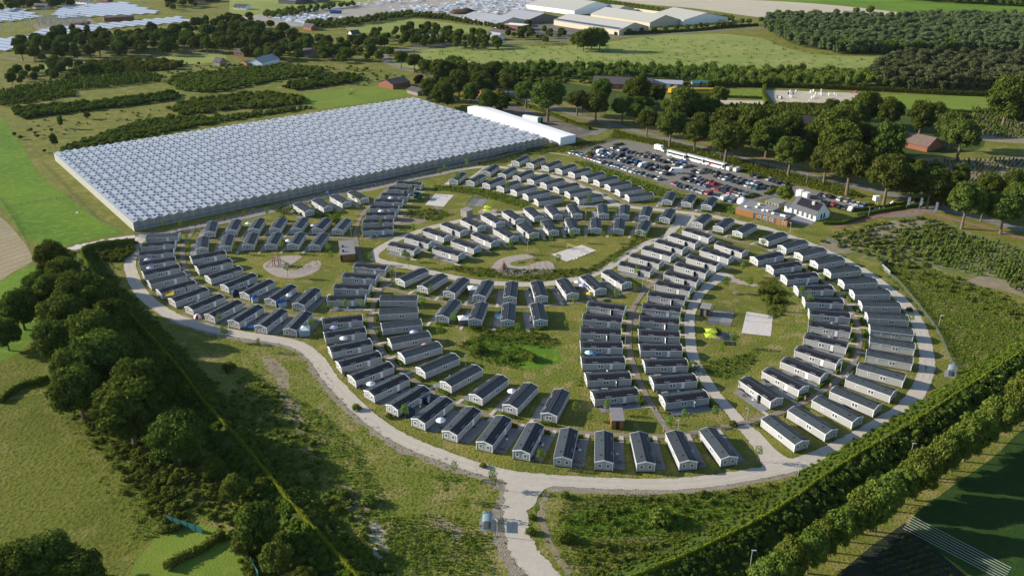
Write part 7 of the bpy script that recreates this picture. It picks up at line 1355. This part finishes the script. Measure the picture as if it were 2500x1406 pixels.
# terrace furniture beside many chalets
ri = random.Random(21)
for i, (x, y, ang, ph, key) in enumerate(CHAL):
    if key in 'xyz': continue
    Mx = Matrix.Translation((x, y, 0)) @ Matrix.Rotation(ang, 4, 'Z')
    if ri.random() < .5:
        p = Mx @ Vector((ri.uniform(-3.6, -1.5), ri.uniform(-3.9, -3.3), 0)); picnic(p.x, p.y, ang+ri.uniform(-.1, .1), 'grey picnic table at the '+ph)
    if ri.random() < .35:
        p = Mx @ Vector((ri.uniform(-.5, 1.0), -3.2, 0))
        if "CHP" not in globals():
            root = thing('garden_chair', None, None); MB().box(-.25, .25, -.25, .25, .40, .44).build('seat', M['white'], root); MB().box(-.25, .25, .2, .25, .44, .9).build('backrest', M['white'], root)
            for sx in (-.22, .22):
                for sy in (-.22, .22): MB().box(sx-.02, sx+.02, sy-.02, sy+.02, 0, .4).build('leg', M['white'], root)
            CHP = proto(root)
        copy_tree(globals()['CHP'], (p.x, p.y, .11), ang+ri.uniform(0, 6), None, 'white garden chair at the '+ph, 'chair', 'garden chairs on the terraces')
BIC = None; BIN = None
for i, (x, y, ang, ph, key) in enumerate(CHAL):
    Mx = Matrix.Translation((x, y, 0)) @ Matrix.Rotation(ang, 4, 'Z')
    if ri.random() < .3 and key not in 'xyz':
        if BIC is None:
            bicycle(1250, 700, 0, None); BIC = proto([o for o in bpy.data.objects if o.name.startswith('bicycle')][-1])
        p = Mx @ Vector((ri.uniform(3.0, 5.2), -2.5, 0)); copy_tree(BIC, (p.x, p.y, .1), ang+math.pi/2+ri.uniform(-.2, .2), None, 'parked bicycle at the '+ph, 'bicycle', 'bicycles parked at the chalets')
    if ri.random() < .4:
        if BIN is None:
            root = thing('storage_box', None, None); MB().box(-.6, .6, -.35, .35, .02, .62).build('box', M['darkpanel'], root); MB().box(-.63, .63, -.38, .38, .622, .68).build('lid', M['skirt'], root); BIN = proto(root)
        p = Mx @ Vector((ri.uniform(-5.4, -4.4), -2.6, 0)); copy_tree(BIN, (p.x, p.y, .09), ang+ri.uniform(-.1, .1), None, 'dark storage box at the '+ph, 'storage box', 'storage boxes at the chalets')
for u, v, lb in [(1796,718,'grey picnic table on the grass right of the eastern gravel road'),(1266,640,'left green picnic table on the oval green'),(1301,634,'right green picnic table on the oval green'),(1760,826,'picnic table on the eastern terrace'),(1780,822,'right picnic table on the eastern terrace')]:
    x, y = G(u, v); picnic(x, y, .2, lb, None, .03)
# ------------------------------------------------------------------ people and animals (continuous skinned bodies)
def skin(name, joints, edges, m, parent, lvl=1):
    me = bpy.data.meshes.new(name); me.from_pydata([j[:3] for j in joints], edges, []); o = bpy.data.objects.new(name, me); C.objects.link(o); o.parent = parent; me.materials.append(m)
    o.modifiers.new('skin', 'SKIN')
    for sv, j in zip(me.skin_vertices[0].data, joints): sv.radius = (j[3], j[3] if len(j) < 5 else j[4])
    me.skin_vertices[0].data[0].use_root = True; s = o.modifiers.new('sub', 'SUBSURF'); s.levels = lvl; s.render_levels = lvl; return o
SKIN = mat('skin', (.50,.32,.23), .6, .3, .05); HAIR = mat('hair', (.05,.035,.025), .8)
def person(u, v, shirt, legs, label, rz=0, stride=.18, h=1.74, shorts=True):
    x, y = G(u, v); root = thing('person', label, 'person', (x, y, .08), rz); s = h/1.74; k = .0
    J = [(0,0,.93,.13,.10),(0,0,1.15,.13,.10),(0,0,1.38,.16,.10),(0,0,1.50,.055,.055),(0,.01,1.62,.095,.10),(0,.01,1.72,.06,.06),
     (.09,0,.88,.09,.09),(.10,stride,.48,.06,.06),(.10,stride-.06,.10,.04,.04),(.10,stride+.10,.04,.04,.03),
     (-.09,0,.88,.09,.09),(-.10,-stride*.6,.48,.06,.06),(-.10,-stride-.08,.10,.04,.04),(-.10,-stride+.08,.04,.04,.03),
     (.19,0,1.40,.055,.055),(.24,-.06,1.14,.042,.042),(.25,.06,.92,.032,.032),(.25,.10,.83,.028,.02),
     (-.19,0,1.40,.055,.055),(-.24,.08,1.14,.042,.042),(-.25,.16,.94,.032,.032),(-.25,.20,.86,.028,.02)]
    E = [(0,1),(1,2),(2,3),(3,4),(4,5),(0,6),(6,7),(7,8),(8,9),(0,10),(10,11),(11,12),(12,13),(2,14),(14,15),(15,16),(16,17),(2,18),(18,19),(19,20),(20,21)]
    skin('body', J, E, SKIN, root)
    skin('shirt', [(0,0,.95,.155,.13),(0,0,1.15,.155,.125),(0,0,1.40,.18,.125),(.19,0,1.40,.075,.075),(.235,-.05,1.17,.06,.06),(-.19,0,1.40,.075,.075),(-.235,.07,1.17,.06,.06)], [(0,1),(1,2),(2,3),(3,4),(2,5),(5,6)], shirt, root)
    kz = .50 if shorts else .14; t = 1-(.88-kz)/.78
    skin('trousers', [(0,0,.95,.15,.12),(.09,0,.86,.11,.11),(.10,stride*.95,kz,.08,.08),(-.09,0,.86,.11,.11),(-.10,-stride*.6 if shorts else -stride-.05,kz,.08,.08)], [(0,1),(1,2),(0,3),(3,4)], legs, root)
    skin('hair', [(0,-.02,1.66,.10,.10),(0,-.02,1.73,.08,.08)], [(0,1)], HAIR, root)
    root.scale = (s, s, s); return root
red = mat('orange_shirt', (.55,.12,.03), .8); navy = mat('navy_cloth', (.02,.03,.06), .9); grey = mat('grey_cloth', (.25,.25,.26), .9); whitec = mat('white_cloth', (.7,.7,.7), .9); oliv = mat('khaki_cloth', (.22,.22,.05), .9)
person(1757, 529, oliv, grey, 'person in khaki shirt walking on the forecourt', 1.2); person(1763, 531, navy, navy, 'person in dark clothes right of the khaki shirt', 1.0, .14, 1.8, False)
person(1717, 458, red, navy, 'person in orange shirt walking in the car park', 2.0); person(1597, 1006, navy, grey, 'left one of two people walking on the brick path', 3.0); person(1606, 1005, navy, navy, 'right one of two people walking on the brick path', 3.0, .2, 1.8)
person(2026, 948, red, grey, 'person in reddish shirt on the inner east path', 2.5); person(2259, 905, navy, navy, 'person in black walking on the outer gravel road', 3.1, .15, 1.8, False)
bicycle(1965.5, 980, .9, 'bicycle ridden on the brick path between the east rows'); 
def rider(u, v, rz):
    x, y = G(u, v); root = thing('person', 'cyclist in grey shirt riding between the east rows', 'person', (x, y, .09), rz)
    J = [(0,-.12,1.0,.12,.11),(0,.0,1.2,.12,.10),(0,.1,1.42,.15,.1),(0,.14,1.54,.05,.05),(0,.16,1.66,.09,.1),(0,.16,1.76,.06,.06),(.09,-.05,.96,.09,.09),(.1,.3,.75,.06,.06),(.1,.08,.42,.04,.04),(.1,.2,.36,.04,.03),(-.09,-.05,.96,.09,.09),(-.1,.28,.62,.06,.06),(-.1,.0,.25,.04,.04),(-.1,.12,.2,.04,.03),(.18,.1,1.42,.05,.05),(.24,.2,1.2,.04,.04),(.24,.38,1.05,.03,.03),(-.18,.1,1.42,.05,.05),(-.24,.2,1.2,.04,.04),(-.24,.38,1.05,.03,.03)]
    E = [(0,1),(1,2),(2,3),(3,4),(4,5),(0,6),(6,7),(7,8),(8,9),(0,10),(10,11),(11,12),(12,13),(2,14),(14,15),(15,16),(2,17),(17,18),(18,19)]; skin('body', J, E, SKIN, root)
    skin('shirt', [(0,-.1,1.02,.14,.13),(0,.0,1.2,.14,.12),(0,.1,1.43,.17,.12),(.18,.1,1.42,.07,.07),(.23,.18,1.24,.06,.06),(-.18,.1,1.42,.07,.07),(-.23,.18,1.24,.06,.06)], [(0,1),(1,2),(2,3),(3,4),(2,5),(5,6)], grey, root)
    skin('hair', [(0,.14,1.70,.10,.10),(0,.14,1.77,.08,.08)], [(0,1)], HAIR, root)
rider(1965.5, 980, .9)
def horse(u, v, rz, m_, label, s=1.0, cat='horse'):
    x, y = G(u, v); root = thing(cat, label, cat, (x, y, 0), rz); root.scale = (s, s, s)
    J = [(-.55,0,1.22,.26,.24),(0,0,1.18,.27,.27),(.5,0,1.22,.24,.27),(.82,0,1.15,.15,.17),(1.15,0,.75,.11,.13),(1.38,0,.38,.09,.10),(1.5,0,.18,.06,.07),(-.85,0,1.2,.14,.16),(-1.0,0,1.0,.05,.05),(-1.08,0,.6,.04,.04),
     (.5,.16,.8,.1,.1),(.52,.17,.45,.055,.055),(.5,.17,.08,.045,.045),(.5,-.16,.8,.1,.1),(.42,-.17,.45,.055,.055),(.38,-.17,.08,.045,.045),
     (-.6,.17,.85,.13,.13),(-.78,.18,.5,.06,.06),(-.66,.18,.08,.045,.045),(-.6,-.17,.85,.13,.13),(-.7,-.18,.5,.06,.06),(-.58,-.18,.08,.045,.045)]
    E = [(0,1),(1,2),(2,3),(3,4),(4,5),(5,6),(0,7),(7,8),(8,9),(2,10),(10,11),(11,12),(2,13),(13,14),(14,15),(0,16),(16,17),(17,18),(0,19),(19,20),(20,21)]
    skin('body', J, E, m_, root)
blk = mat('black_coat', (.02,.018,.016), .7); wc = mat('white_coat', (.7,.68,.62), .8)
horse(856, 233, .3, blk, 'dark horse grazing in the upper paddock, left one'); horse(861, 229, 2.4, blk, 'dark horse grazing in the upper paddock, right one', .95); horse(859, 222, 1.2, wc, 'pale horse grazing in the upper paddock', .9)
horse(190, 524, 2.7, wc, 'white pony grazing in the left meadow', .8, 'pony')
# rocks and soil heap by the road
for i, (u, v) in enumerate([(1052, 96), (1160, 26)]):
    pass
x, y = G(1132, 34); V, F = ico_np(2); o = obj('soil_heap', mesh_np('soil_heap', V*np.array([16, 8, 6.0])*(1+.12*np.sin(V[:, [1, 2, 0]]*6)), F), mat('dark_soil', (.06,.035,.025), .95)); o.location = (x, y, 0); tag(o, 'dark brown soil heap beside the far grey sheds', 'soil heap')
hz = MB().box(-5200, 5200, -500, 7200, -1.0, 130.0).build('haze', None)
hz.data.materials.clear(); hm = bpy.data.materials.new('haze'); hm.use_nodes = True; N, L = nodes(hm); N.remove(N['Principled BSDF']); pv = N.new('ShaderNodeVolumePrincipled')
pv.inputs['Color'].default_value = (.72, .84, 1, 1); pv.inputs['Density'].default_value = .000014; pv.inputs['Anisotropy'].default_value = .2; L.new(pv.outputs[0], N['Material Output'].inputs['Volume']); hz.data.materials.append(hm)
tag(hz, 'thin blue summer haze over the far fields', 'haze', None, 'stuff')
# bare saplings shadows on stools etc. end; remove the prototypes
for p in PROTO: kill(p)
print('objects', len(bpy.data.objects), 'labels repeated', sum(1 for v in USED.values() if v > 1))
